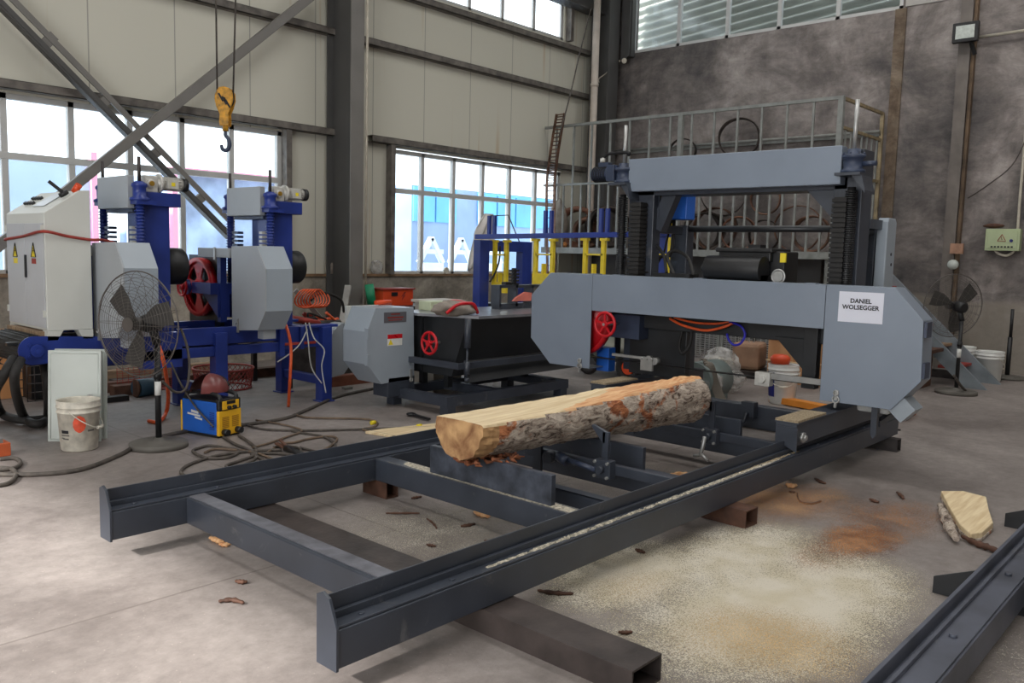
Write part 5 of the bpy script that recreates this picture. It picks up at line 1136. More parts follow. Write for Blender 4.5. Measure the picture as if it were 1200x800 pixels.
# orange hoses
cable([ay_(183, 397, 6.3), ay_(192, 425, 6.2), az_(197, 460, .25), az_(195, 482, .05), az_(186, 494, .016), az_(174, 493, .016)], .016, M_orange, 'orange hose hanging behind the near fan and curling on the floor', 'air_hose', cat='hose')
cable([ay_(331, 372, 6.6), ay_(338, 390, 6.5), ay_(341, 410, 6.5), ay_(340, 440, 6.48), az_(338, 476, .01)], .014, M_orange, 'orange hose hanging straight down from the blue saw frame to the floor', 'air_hose', cat='hose')
cable([ay_(358, 378, 6.6), ay_(361, 398, 6.58), ay_(365, 430, 6.58), ay_(377, 449, 6.58)], .006, mat('white_wire', (190, 190, 186), .5, 0, .1), 'long pale wire hanging from the end box to the frame leg', 'loose_wire', cat='wire')
cable([ay_(362, 378, 6.6), ay_(368, 396, 6.56), ay_(380, 410, 6.56), ay_(377, 430, 6.56), ay_(382, 460, 6.56)], .006, MATS['white_wire'], 'crinkled pale wire hanging down the near blue leg', 'loose_wire', cat='wire')
cable([ay_(360, 386, 6.6), ay_(352, 402, 6.58), ay_(340, 414, 6.56), ay_(325, 424, 6.6)], .006, MATS['white_wire'], 'pale wire slanting left from the end box of the blue saw', 'loose_wire', cat='wire')

# control cabinet
YC = 6.66
cv = lambda px, py: ay_(px, py, YC)
cf, cb_ = cv(53, 300).x, cv(107, 300).x
zt0, zt1, zbm = cv(51, 249).z, cv(105, 223).z, cv(54, 388).z
cyF = ax_(9, 300, cf).y; zleg = .727
cab = thing('control_cabinet', 'cream control cabinet with sloping desk top and warning triangles', 'control cabinet', ((cf+cb_)/2, (YC+cyF)/2, zleg))
p = MB(); xs_ = cf+(cb_-cf)*.78; p.prism([(cf, zbm), (cb_, zbm), (cb_, zt1), (xs_, zt1-.005), (cf+.0, zt0)], 1, YC, cyF); p.build('body', M_cab, cab, bevel=.005)
for x0, x1 in ((cf, cf+.1), (cb_-.08, cb_)):
    for y0, y1 in ((YC, YC+.09), (cyF-.09, cyF)):
        p = MB(); sgn = 1 if x0 == cf else -1
        xo = cf if x0 == cf else cb_; p.prism([(xo, zbm), (xo+sgn*.11, zbm), (xo+sgn*.07, zleg), (xo, zleg)], 1, y0, y1) ; p.build('leg', M_cab, cab)
ym = (YC+cyF)/2
for i, (y0, y1) in enumerate(((YC+.015, ym-.003), (ym+.003, cyF-.015))):
    p = MB(); p.box(cf-.008, cf, y0, y1, zbm+.02, zt0-.075); d_ = p.build('door', mat('cabinet_door_grey', (184, 186, 190), .4, 0, .03), cab, bevel=.002)
    if i == 0:
        p = MB(); p.box(cf-.02, cf-.006, ym-.05, ym-.035, 1.15, 1.31) if False else p.box(cf-.02, cf-.006, ym-.045, ym-.022, zbm+.38, zbm+.55); p.build('handle', M_black, d_)
    yc_ = (y0+y1)/2; zt = ax_(39 if i == 0 else 20.5, 293, cf).z
    s_ = .045; p = MB(); p.prism([(yc_-s_, zt-.05), (yc_+s_, zt-.05), (yc_, zt+.055)], 0, cf-.010, cf-.008); tr = p.build('warning_sign', M_yellab, d_)
    p = MB(); p.prism([(yc_+.006, zt+.02), (yc_-.01, zt-.008), (yc_+.0, zt-.005), (yc_-.004, zt-.03), (yc_+.01, zt), (yc_-.001, zt-.0)], 0, cf-.0125, cf-.0105)
    tri = [(yc_-s_, zt-.05), (yc_+s_, zt-.05), (yc_, zt+.055)]
    for k in range(3): u, v = tri[k], tri[(k+1) % 3]; p.bar((cf-.011, u[0], u[1]), (cf-.011, v[0], v[1]), .004, .006, (1, 0, 0))
    p.build('warning_mark', M_ink, tr)
    p = MB(); p.box(cf-.010, cf-.008, yc_-.042, yc_+.042, zt-.1, zt-.06); p.build('warning_caption', M_redd if i == 0 else M_yellab, d_)
    for zz in (zt0-.14, zbm+.1): p = MB(); p.box(cf-.02, cf, y0-.004 if i == 0 else y1-.01, y0+.01 if i == 0 else y1+.004, zz, zz+.05); p.build('hinge', M_cab, d_)
# desk controls
def desk(t, y, h=0): x = cf+(xs_-cf)*t; return Vector((x, y, zt0+(zt1-.005-zt0)*t+h))
dn = Vector((-(zt1-zt0), 0, xs_-cf)).normalized()
p = MB()
for t_ in (.45, .68):
    for k in range(4):
        a = desk(t_, cyF-.1-k*.055); p.cyl(a, a+dn*.02, .015, 10)
p.build('push_buttons', M_black, cab)
p = MB(); a, b, c_, d_ = desk(.3, ym+.05), desk(.3, YC+.2), desk(.9, YC+.2), desk(.9, ym+.02); p.add([a+dn*.003, b+dn*.003, c_+dn*.003, d_+dn*.003, a+dn*.006, b+dn*.006, c_+dn*.006, d_+dn*.006], [(0, 3, 2, 1), (4, 5, 6, 7), (0, 1, 5, 4), (1, 2, 6, 5), (2, 3, 7, 6), (3, 0, 4, 7)]); p.build('control_panel', mat('steel_panel', (176, 178, 182), .3, .4, .05), cab)
p = MB(); a = desk(.8, YC+.15); p.cyl(a, a+dn*.03, .035, 16); p.bar(a+dn*.03, a+dn*.12+Vector((-.03, .03, 0)), .025, .025); p.build('black_lever', M_black, cab)
p = MB(); a = desk(.95, YC+.07); p.cyl(a, a+Vector((.02, -.04, .05)), .025, 16); p.build('emergency_button', M_orbox, cab)
# red rope round the cabinet
zr = ax_(52, 271, cf).z; zrl = ax_(8, 280.5, cf).z; zrr = cv(107, 281).z
p = MB(); p.tube(spline([(cb_+.01, cyF, zrr), (cf+.1, cyF+.012, zrl), (cf-.012, cyF+.01, zrl), (cf-.014, ym, (zr+zrl)/2-.005), (cf-.012, YC-.01, zr), (cf+.15, YC-.014, zr-.03), (cb_, YC-.012, zrr), (cb_+.12, YC+.05, zrr-.0), (cb_+.3, YC+.12, zrr-.06), (cb_+.45, YC+.14, zrr-.28)], 5), .011, 8); solo(p, 'red_rope', M_redd, 'red rope tied around the cream control cabinet', 'rope')
# timber under cabinet
a, b = ax_(12, 391, cf-.02), ax_(50, 391, cf-.02); p = MB(); p.box(cf-.04, cf+.06, b.y+.02, a.y, .727, .79); solo(p, 'timber_block', M_oldw, 'weathered timber lying under the front of the control cabinet', 'timber')

# ------------------------------------------------------------------ fans
def fan(name, label, base, hc, R, az, tilt, base_r=.2, side_off=0, pole_top=None, group=None):
    t = thing(name, label, 'fan', (base.x, base.y, 0))
    p = MB(); p.lathe((base.x, base.y, 0), [(.001, 0), (base_r, 0), (base_r, .035), (base_r-.02, .042), (.04, .055), (.035, .07), (.001, .07)], 40); p.build('base', mat('fan_grey_base', (96, 92, 86), .6, 0, .15), t)
    p = MB(); p.cyl((base.x, base.y, .05), (base.x, base.y, hc-.12), .021, 16); p.cyl((base.x, base.y, hc*.55), (base.x, base.y, hc*.55+.05), .028, 16); po = p.build('pole', M_black, t)
    p = MB(); p.cyl((base.x, base.y, hc*.42), (base.x, base.y, hc*.42+.1), .0225, 16); p.build('white_label', M_white, po)
    d = Vector((math.cos(az)*math.cos(tilt), math.sin(az)*math.cos(tilt), math.sin(tilt))); r = d.cross(Vector((0, 0, 1))).normalized(); u = r.cross(d)
    hub = Vector((base.x, base.y, hc))+d*.17
    p = MB(); p.tube([hub-d*.2, hub-d*.18, hub-d*.06, hub-d*.04], [.04, .065, .06, .03], 18); p.tube([(base.x, base.y, hc-.15), hub-d*.12-u*.02], .03, 10); p.build('motor', M_black, t)
    p = MB()
    for k in range(3):
        a0 = 2*PI*k/3+.5; q = []
        for s_, (rad, da, w_) in enumerate(((.04, 0, .0), (.12, .1, 0), (.2, .18, 0), (R*.86, .25, 0))):
            for e, off in ((-1, -.02), (1, .02)):
                a = a0+da+e*(.5 if s_ < 3 else .34)*(.8 if s_ else .6); v = hub+(r*math.cos(a)+u*math.sin(a))*rad+d*off*e*(-1); q.append(v)
        n0 = len(q); q2 = [v+d*.003 for v in q]
        fs = []
        for i in range(3): a_ = 2*i; fs += [(a_, a_+1, a_+3, a_+2), (n0+a_+2, n0+a_+3, n0+a_+1, n0+a_)]
        p.add(q+q2, fs)
    p.cyl(hub-d*.02, hub+d*.03, .045, 18); p.build('blades', mat('fan_blade_grey', (72, 70, 68), .4, .2, .1), t)
    p = MB(); nr = 17
    def ringp(rad, off, rr): p.tube([hub+(r*math.cos(2*PI*k/48)+u*math.sin(2*PI*k/48))*rad+d*off for k in range(48)], rr, 5, closed=True)
    def prof(f_): return .085*math.sqrt(max(0, 1-f_**2.6))
    for i in range(1, nr+1):
        f_ = i/nr; ringp(R*f_, prof(f_)+.0, .0014 if i < nr else .005)
        if i % 3 == 0: ringp(R*f_, -prof(f_), .0014)
    for k in range(20):
        a = 2*PI*k/20; dr_ = r*math.cos(a)+u*math.sin(a)
        for sg in (1, -1): p.tube([hub+dr_*R*f_+d*sg*prof(f_) for f_ in (.09, .3, .5, .7, .85, .95, 1)], .0016, 4)
    p.cyl(hub+d*.083, hub+d*.09, .05, 20); p.build('wire_guard', mat('fan_wire', (96, 90, 86), .45, .3, .1), t)
    return t
fb = az_(187, 526); fb = Vector((2.76, 5.88, 0))
fan('pedestal_fan', 'big grey pedestal fan standing in front of the blue saw', fb, .90, .365, 3.48, .0, .2)
fb2 = az_(1120, 461); az2 = math.atan2(fb2.y, fb2.x)+.62
fan('pedestal_fan', 'dark pedestal fan turned to the wall beside the stairs', fb2, .98, .36, az2, .05, .22)
pb = az_(1181, 442); t = thing('fan_stand', 'bare black pole on a round base at the back wall, without a fan', 'stand', (pb.x, pb.y, 0))
p = MB(); p.lathe((pb.x-.15, pb.y-.02, 0), [(.001, 0), (.22, 0), (.22, .03), (.03, .05), (.001, .05)], 32); p.build('base', MATS['fan_grey_base'], t)
zp = 1.45-(at(1184, 362, 0, pb.x-.15).z*0)+0; zp = at(1184, 362, 0, pb.x-.15).z; p = MB(); p.cyl((pb.x-.15, pb.y-.02, .04), (pb.x-.15, pb.y-.02, zp*.6), .028, 14); p.cyl((pb.x-.15, pb.y-.02, zp*.6), (pb.x-.15, pb.y-.02, zp), .02, 14); p.build('pole', M_black, t)

# ------------------------------------------------------------------ pails
def pail(name, label, c, R, h, m_, lidded=False, group=None, fill=True, handle_dir=0, dirty=True):
    t = thing(name, label, 'bucket', (c.x, c.y, 0), group)
    p = MB(); r0 = R*.86
    p.lathe((c.x, c.y, 0), [(.001, .0), (r0-.01, 0), (r0, .01), (R*.98, h*.76), (R*1.03, h*.765), (R*1.03, h*.785), (R*.99, h*.79), (R*.99, h*.86), (R*1.04, h*.865), (R*1.04, h*.885), (R, h*.89), (R*1.02, h*.98), (R*1.03, h), (R*.98, h), (R*.96, h*.97), (R*.84, .02), (.001, .02)], 44)
    b = p.build('body', m_, t)
    p = MB(); a0 = handle_dir; pts = []
    for k in range(13):
        th = PI*k/12; l = Vector((math.cos(a0), math.sin(a0), 0)); o_ = Vector((-math.sin(a0), math.cos(a0), 0))
        pts.append(Vector((c.x, c.y, h*.82))+l*math.cos(th)*R*1.06+o_*math.sin(th)*R*1.1-Vector((0, 0, 1))*math.sin(th)*R*.95)
    p.tube(pts, .004, 6); p.tube(pts[5:8], .012, 8); p.build('handle', M_pail, t)
    return t, b
pc_ = Vector((2.33, 6.18, 0)); ptl, pbody = pail('plastic_pail', 'dirty white pail with an orange-red blob standing in front of the leaning doors', pc_, .138, .355, M_pail, handle_dir=3.9)
def on_cyl(c, R, a, z, w_, h_, m_, name, par, n=8, ell=False, prof_=None):
    p = MB(); vs = []; rows = 8
    for i in range(rows+1):
        fz = -1+2*i/rows
        ww = w_*(math.sqrt(max(0.02, 1-fz*fz)) if ell else 1)*(1+.15*math.sin(i*3.1) if ell else 1)
        for k in range(n+1):
            aa = a+(k/n-.5)*ww/R; zz = z+fz*h_/2; r_ = R*(.86+.14*zz/.28)+.0018; vs.append((c.x+r_*math.cos(aa), c.y+r_*math.sin(aa), zz))
    p.add(vs, [(i*(n+1)+k, i*(n+1)+k+1, (i+1)*(n+1)+k+1, (i+1)*(n+1)+k) for i in range(rows) for k in range(n)], True); return p.build(name, m_, par)
ca = math.atan2(-pc_.y, -pc_.x)
on_cyl(pc_, .138, ca+.02, .20, .085, .12, mat('orange_red_print', (232, 92, 62), .5, 0, .15, 30), 'printed_blob', pbody, ell=True)
for i, (da, z, w_, h_) in enumerate(((-.75, .145, .06, .022), (-.75, .12, .07, .008), (-.72, .095, .05, .01), (.6, .15, .05, .012), (-.9, .10, .03, .008))):
    on_cyl(pc_, .138, ca+da, z, w_, h_, M_ink if i < 1 else mat('faded_print', (110, 106, 100), .6, 0, .1), 'print_mark', pbody)
bc = az_(1148, 446); bc = Vector((bc.x+.1, bc.y+.12, 0)); pail('plastic_pail', 'rear left white pail of the two beside the foot of the stairs', Vector((12.1, 2.98, 0)), .16, .4, M_white, group='pails beside the stairs', handle_dir=1)
pail('plastic_pail', 'white pail with a handle, nearest the bare pole at the back wall', Vector((11.95, 2.62, 0)), .16, .38, M_white, group='pails beside the stairs', handle_dir=4)
# painted pail with red funnel behind the gantry
c = az_(916, 472); pr_, pb_ = pail('plastic_pail', 'white and navy pail with a red lid and paper, seen between the gantry posts', c, .15, .4, M_white, handle_dir=2)
on_cyl(c, .15, math.atan2(-c.y, -c.x)-1.0, .2, .12, .25, M_navy, 'navy_label', pb_)
p = MB(); cc = c+Vector((.02, .05, 0)); p.lathe((cc.x, cc.y, .401), [(.001, 0), (.09, 0), (.1, .04), (.1, .06), (.07, .09), (.001, .095)], 26); p.build('red_bowl', M_orbox, pr_)['label'] = 'orange-red bowl on top'
# second small navy tin beside
cc = az_(902, 468); 

# doors leaning
g0, g1_ = az_(55, 513), az_(116, 513)
def leaning(off, label, px_shift=0, lock=True):
    a = g0+Vector(off); b = g1_+Vector(off); d = (b-a); d.z = 0; L = d.length; d.normalize(); nrm = Vector((-d.y, d.x, 0))
    if nrm.dot(Vector((2.4, 6.5, 0))) < 0: nrm = -nrm
    H_ = .665; top = Vector((0, 0, H_))+nrm*.05
    t = thing('cabinet_door', label, 'cabinet door', (a+b)/2)
    p = MB(); th = nrm*.018; v = [a, b, b+top, a+top]; p.add(v+[q+th for q in v], [(0, 1, 2, 3), (7, 6, 5, 4), (0, 4, 5, 1), (1, 5, 6, 2), (2, 6, 7, 3), (3, 7, 4, 0)]); pn = p.build('panel', M_door, t, bevel=.003)
    fr = [v[0]+d*.02+top*.03, v[1]-d*.02+top*.03, v[2]-d*.02-top*.03, v[3]+d*.02-top*.03]; p = MB()
    for k in range(4): p.tube([fr[k]-nrm*.001, fr[(k+1) % 4]-nrm*.001], .003, 4)
    p.build('pressed_edge', M_door, t)
    if lock:
        q = a+d*L*.8+top*.5; p = MB(); p.cyl(q-nrm*.02, q, .018, 14); p.bar(q-nrm*.022-d*.015+Vector((0, 0, .01)), q-nrm*.022+d*.03-Vector((0, 0, .03)), .018, .008, nrm); p.build('lock_handle', M_chrome, t)
    return t
leaning((-.04, -.13, 0), 'pale green-grey cabinet door with a chrome lock, leaning in front behind the dirty pail')
leaning((.03, -.06, 0), 'pale green-grey cabinet door half hidden, the rear one of the leaning pair', lock=False)

# ------------------------------------------------------------------ welder
wa, wb_, wc_ = az_(257, 514), az_(283, 508), az_(233, 503)
fx = (wb_-wa); fx.z = 0; Wd = fx.length; fx.normalize(); sx = Vector((-fx.y, fx.x, 0)); Ld = .42; Hh = .315
wd = thing('welding_machine', 'blue and yellow portable welding machine on the floor', 'welding machine', wa+fx*Wd/2+sx*Ld/2)
def wbox(u0, u1, v0, v1, z0, z1, name, m_, par=None, bevel=.006):
    p = MB(); vs = [wa+fx*u+sx*v+Vector((0, 0, z)) for u in (u0, u1) for v in (v0, v1) for z in (z0, z1)]
    p.add(vs, [(0, 1, 3, 2), (4, 6, 7, 5), (0, 4, 5, 1), (2, 3, 7, 6), (0, 2, 6, 4), (1, 5, 7, 3)]); return p.build(name, m_, par or wd, bevel=bevel)
body = wbox(0, Wd, .03, Ld-.02, .02, Hh-.045, 'case', M_blueb)
wbox(0, Wd, .015, Ld-.005, 0, .022, 'foot', M_black)
fr_ = wbox(0, Wd, 0, .03, .015, Hh-.11, 'front_panel', M_yelw)
wbox(0, Wd, Ld-.02, Ld, .015, Hh-.06, 'rear_panel', M_yelw)
wbox(.003, Wd-.003, .0, .05, Hh-.11, Hh-.02, 'front_bezel', M_black, bevel=.012)
pn = wbox(.03, Wd-.03, -.008, 0, Hh-.1, Hh-.035, 'control_panel', M_yelw, bevel=.003)
wbox(.07, Wd-.07, -.011, -.008, Hh-.06, Hh-.035, 'display', M_black, pn, 0)
for i, (u0, u1) in enumerate(((.03, Wd/2-.015), (Wd/2+.015, Wd-.03))):
    for k in range(8): wbox(u0, u1, -.003, 0, .075+k*.011, .081+k*.011, 'vent_slot', mat('vent_ochre', (170, 124, 30), .6, 0, 0), fr_, 0)
p = MB()
for u in (Wd*.38, Wd*.62): q = wa+fx*u+Vector((0, 0, Hh-.085)); p.cyl(q-sx*.03, q-sx*.008, .014, 14)
p.build('knobs', M_black, pn)
p = MB()
for u in (.045, Wd-.045): q = wa+fx*u+Vector((0, 0, .045)); p.cyl(q-sx*.05, q, .024, 16)
p.build('cable_socket', M_black, fr_)
p = MB(); h0 = wa+sx*.03+Vector((0, 0, Hh-.05)); 
for u in (.03, Wd-.03): p.tube(spline([wa+fx*u+sx*.02+Vector((0, 0, Hh-.03)), wa+fx*u+sx*.06+Vector((0, 0, Hh+.01)), wa+fx*u+sx*(Ld-.08)+Vector((0, 0, Hh+.01)), wa+fx*u+sx*(Ld-.02)+Vector((0, 0, Hh-.05))], 4), .016, 8)
p.build('carry_handle', M_black, wd)
wbox(0.005, Wd-.005, .03, Ld-.02, Hh-.046, Hh-.03, 'top_cover', M_black, bevel=.008)
for k in range(10): wbox(-.002, 0, .05, .1, .06+k*.014, .066+k*.014, 'side_slot', M_navy, body, 0)
p = MB()
for (v0, v1, z0, z1) in ((.2, .34, .145, .16), (.22, .3, .165, .185), (.18, .26, .12, .135)): p.add([wa-fx*.0015+sx*v+Vector((0, 0, z)) for v, z in ((v0, z0), (v1, z0+.01), (v1, z1+.01), (v0, z1))], [(0, 1, 2, 3)])
p.build('white_logo', M_white, body)
# welding mask on it
mc = wa+fx*Wd*.45+sx*Ld*.5+Vector((0, 0, Hh+.085))
t = thing('welding_mask', 'smoky dark red welding mask lying on the welding machine', 'mask', mc-Vector((0, 0, .07)))
p = MB(); 
vs = []; fs = []; nU, nV = 20, 12
for i in range(nV+1):
    th = PI*.5*i/nV
    for k in range(nU+1):
        ph = -PI*.85+PI*1.7*k/nU; rr = 1-.12*math.cos(3*ph)*math.sin(th)
        v = Vector((math.sin(th)*math.cos(ph)*.15*rr, math.sin(th)*math.sin(ph)*.13, math.cos(th)*.13)); vs.append(mc+fx*v.x+sx*v.y+Vector((0, 0, v.z-.06)))
for i in range(nV):
    for k in range(nU): a = i*(nU+1)+k; fs.append((a, a+1, a+nU+2, a+nU+1))
p.add(vs, fs, True); p.add([v-Vector((0, 0, .008)) for v in vs], [f_[::-1] for f_ in fs], True); p.build('shell', M_maskr, t)
p = MB(); p.tube(spline([mc+fx*.1+sx*a+Vector((0, 0, z)) for a, z in ((-.1, -.03), (-.05, .02), (.02, .03), (.09, -.02))], 6), .012, 8); p.build('head_band', M_rub, t)

# ------------------------------------------------------------------ floor cables
def fc(pts, r, m_, label, name='floor_cable', z=.012): return cable([az_(a, b, z) for a, b in pts], r, m_, label, name, 6, 'cables on the floor')
fc([(-20, 555), (40, 556), (95, 550), (140, 533), (170, 517), (215, 506), (260, 501), (330, 491), (360, 480), (395, 465), (440, 455), (480, 450), (520, 445)], .016, M_cable, 'thick dark cable crossing the floor from the left edge past the welder')
fc([(0, 538), (18, 537), (24, 543), (14, 549), (-12, 551)], .014, M_cable, 'upper cable loop at the left edge of the floor')
fc([(-10, 548), (12, 549), (19, 556), (10, 566), (-10, 570)], .014, M_cable, 'lower cable loop at the left edge of the floor')
fc([(283, 496), (305, 502), (335, 504), (378, 504), (415, 503), (440, 502), (490, 501), (505, 500)], .009, M_cable, 'thin dark cable from the welder towards the pale plank')
fc([(300, 492), (325, 496), (350, 502), (352, 506), (335, 512), (315, 519), (296, 524)], .008, M_cableb, 'brownish cable arc right of the welder')
fc([(345, 485), (360, 489), (400, 490), (430, 491), (442, 495), (438, 500), (425, 503), (448, 508), (470, 513)], .009, M_cableb, 'brownish cable looping beside the pale plank')
fc([(262, 512), (275, 520), (290, 526), (300, 533), (298, 538), (285, 545), (265, 552), (240, 557), (220, 558), (212, 553), (220, 545), (245, 536), (270, 531), (300, 528), (330, 527)], .011, M_cable, 'welding cable forming the widest loop before the fan base')
fc([(280, 510), (292, 518), (300, 526), (296, 534), (280, 540), (265, 546), (275, 551), (295, 550), (310, 544), (306, 537), (295, 532), (320, 531), (345, 533)], .011, M_cable, 'welding cable snaking in the middle of the coil')
fc([(232, 525), (245, 522), (262, 524), (280, 528), (270, 535), (250, 537), (235, 534), (226, 528), (232, 525)], .010, M_cable, 'left round loop of the welding cable coil')
fc([(240, 530), (252, 526), (275, 527), (298, 530), (318, 537), (332, 543), (350, 545)], .009, M_cableb, 'brown cable passing through the welding coil to the rail')
fc([(312, 531), (330, 520), (345, 518), (362, 514), (385, 511), (395, 514), (388, 522), (372, 530), (360, 533)], .009, M_cableb, 'brownish cable running up from the electrode holder')
fc([(342, 505), (360, 508), (378, 511), (392, 519), (390, 526), (376, 529), (362, 527), (352, 524)], .009, M_cable, 'dark cable arc left of the pale plank')
fc([(320, 524), (338, 523), (352, 526), (346, 533), (330, 536)], .010, M_cable, 'short dark cable bend beside the electrode holder')
t = thing('electrode_holder', 'black welding electrode holder lying on the floor by the far rail', 'electrode holder', az_(347, 528))
a, b = az_(335, 525, .03), az_(360, 535, .03); p = MB(); p.cyl(a, b, .024, 14, .02); p.build('grip', M_black, t)
p = MB(); p.bar(a, a+(a-b)*.4+Vector((0, .02, .01)), .03, .012); p.bar(a+Vector((0, .0, .02)), a+(a-b)*.35+Vector((.03, .03, .03)), .02, .01); p.build('jaw', M_rust, t)
for i, (px, py) in enumerate(((437, 495), (491, 499))):
    c = az_(px, py, .016); p = MB(); p.cyl(c-Vector((.02, .0, 0)), c+Vector((.025, 0, 0)), .017, 12); solo(p, 'yellow_tape', M_yellab, ['yellow tape band on the looping cable', 'yellow tape band on the thin cable near the pale plank'][i], 'tape')
c = az_(407, 456); p = MB(); p.box(c.x-.05, c.x+.05, c.y-.03, c.y+.03, 0, .03); solo(p, 'cable_connector', M_chrome, 'small pale cable connector on the floor behind the blue leg', 'connector', bevel=.004)
# pale plank
q = [az_(428, 508), az_(448, 505), az_(512, 498), az_(540, 503), az_(474, 515)]
p = MB(); p.prism([(v.x, v.y) for v in q], 2, 0, .02); solo(p, 'pine_plank', M_cut, 'pale pine plank lying on the floor behind the log end', 'plank', bevel=.003)
# wrench
a, b = az_(482, 485, .02), az_(503, 491, .02); t = thing('spanner', 'black adjustable spanner on the floor left of the steel base', 'spanner', ((a.x+b.x)/2, (a.y+b.y)/2, 0))
p = MB(); p.bar(a, b, .03, .016); p.build('handle', M_black, t); p = MB(); p.ball(a, .045, .045, .014, 12); p.build('jaw', M_black, t)
# near fan cable
fc([(195, 440), (203, 455), (215, 462), (222, 455), (222, 430), (214, 405)], .008, M_cable, 'dark cable loop hanging behind the near fan') if False else cable([ay_(190, 446, 6.1), ay_(205, 459, 6.1), ay_(218, 455, 6.1), ay_(222, 430, 6.2), ay_(219, 405, 6.3), ay_(212, 385, 6.4)], .01, M_cable, 'grey cable loop hanging behind the near fan')
cable([ay_(200, 424, 6.2), ay_(212, 450, 6.15), ay_(230, 478, 6.05), ay_(250, 500, 5.82)], .007, M_cable, 'thin dark cable slanting from the blue saw to the welder')
# thick black hoses on left
cable([ay_(16, 420, 6.62), ay_(4, 440, 6.5), az_(-6, 462, .3), az_(2, 484, .06), az_(20, 491, .05), az_(38, 492, .05), az_(58, 490, .05)], .034, M_rub, 'thick black hose dropping from the roller, the left one', 'black_hose', cat='hose')
cable([ay_(24, 422, 6.6), ay_(17, 440, 6.45), az_(20, 466, .3), az_(28, 488, .06), az_(38, 496, .05), az_(50, 495, .05), az_(56, 486, .06), ay_(56, 455, 6.75), ay_(52, 428, 6.8)], .034, M_rub, 'thick black hose forming a U under the roller, the right one', 'black_hose', cat='hose')

# ------------------------------------------------------------------ middle machine
mm_ = thing('resaw_machine', 'grey and black saw machine with octagonal cover and hopper standing on a low steel base', 'saw machine', (5.9, 5.8, 0))
p = MB(); bz0, bz1 = .08, .17
p.box(5.12, 6.85, 5.36, 5.44, bz0, bz1); p.box(5.12, 6.85, 6.12, 6.2, bz0, bz1); p.box(5.122, 5.2, 5.362, 6.198, bz0+.001, bz1-.001); p.box(6.75, 6.848, 5.362, 6.198, bz0+.001, bz1-.001); p.box(5.8, 5.88, 5.4, 6.15, bz0+.002, bz1-.002); p.build('base_frame', M_bed, mm_)
for x in (5.12, 6.72):
    for y in (5.36, 6.1): p = MB(); p.box(x+.01, x+.11, y+.002, y+.1, 0, bz0); p.build('foot', M_bed, mm_)
p = MB(); p.box(4.98, 5.3, 6.0, 6.22, bz0+.02, .28); p.build('mounting_block', M_bed, mm_, bevel=.004)
YO = 6.0; oc = [(lambda v: (v.x, v.z))(ay_(a, b, YO)) for a, b in ((440, 361), (485, 360), (485.5, 444), (447, 450), (430, 427), (430, 389))]
p = MB(); p.prism(oc, 1, YO, YO+.35); oo = p.build('wheel_cover', M_coverl, mm_, bevel=.004)
a, b = ay_(450, 366, YO), ay_(476, 377, YO); p = MB(); p.box(a.x, b.x, YO-.003, YO, b.z, a.z); npl = p.build('name_plate', mat('grey_name_plate', (112, 112, 118), .4, .4, .05), oo)
p = MB()
for k, (u0, u1, z, h_, m_) in enumerate(((.3, .7, .75, .1, 0), (.15, .85, .42, .13, 0), (.2, .8, .2, .08, 0))): p.box(a.x+(b.x-a.x)*u0, a.x+(b.x-a.x)*u1, YO-.0045, YO-.003, b.z+(a.z-b.z)*z, b.z+(a.z-b.z)*(z+h_))
p.build('plate_print', M_redd, npl)
a, b = ay_(454, 392, YO), ay_(471, 404, YO); p = MB(); p.box(a.x, b.x, YO-.003, YO, b.z, a.z); wl_ = p.build('warning_label', M_white, oo)
p = MB(); p.box(a.x, b.x, YO-.0045, YO-.003, a.z-(a.z-b.z)*.38, a.z); p.build('red_band', M_red, wl_)
p = MB(); x_ = a.x+.035; p.prism([(x_-.025, b.z+.01), (x_+.03, b.z+.01), (x_, b.z+.06)], 1, YO-.005, YO-.003); p.build('warning_triangle', M_yellab, wl_)
for py in (391, 422): p = MB(); c = ay_(431, py, YO); p.box(c.x-.012, c.x+.012, YO-.01, YO+.03, c.z-.05, c.z+.05); p.build('hinge', M_coverl, oo)
c = ay_(481, 442, YO); p = MB(); p.box(c.x-.012, c.x+.012, YO-.012, YO, c.z-.04, c.z+.08); p.torus((c.x, YO-.014, c.z-.02), .018, .005, 1, 14, 6); p.build('latch', M_chrome, oo)
# pale panel behind
c0, c1 = ay_(404, 357, 6.75), ay_(441, 414, 6.75); p = MB(); p.box(c0.x, c1.x, 6.72, 6.75, c1.z, c0.z-.01); pp = p.build('rear_panel', M_cab, mm_, bevel=.004)
p = MB(); c = ay_(417, 378, 6.74); p.cyl((c.x, 6.7, c.z), (c.x, 6.73, c.z), .025, 14); p.build('red_button', M_red, pp)
p = MB(); p.box(c0.x+.2, 5.3, 6.35, 6.72, .5, .56); p.build('panel_arm', M_blk2, mm_)
# hopper
p = MB(); p.box(5.5, 7.2, 5.36, 6.3, .85, .875); p.add([(5.28, 5.95, .85), (5.5, 5.36, .85), (5.5, 6.3, .85), (5.28, 6.3, .85), (5.28, 5.95, .875), (5.5, 5.36, .875), (5.5, 6.3, .875), (5.28, 6.3, .875)], [(0, 1, 2, 3), (7, 6, 5, 4), (0, 4, 5, 1), (1, 5, 6, 2), (2, 6, 7, 3), (3, 7, 4, 0)]); p.build('table_top', mat('ground_steel_table', (150, 152, 158), .28, .5, .15, 5), mm_)
p = MB(); p.add([(5.45, 5.45, .85), (7.2, 5.45, .85), (7.3, 5.62, .3), (5.42, 5.62, .3), (5.4, 6.2, .3), (7.3, 6.2, .3), (5.4, 6.2, .85), (7.2, 6.2, .85)], [(0, 1, 2, 3), (3, 2, 5, 4), (0, 3, 4, 6), (1, 7, 5, 2), (6, 4, 5, 7)]); hp_ = p.build('hopper', M_blk2, mm_)
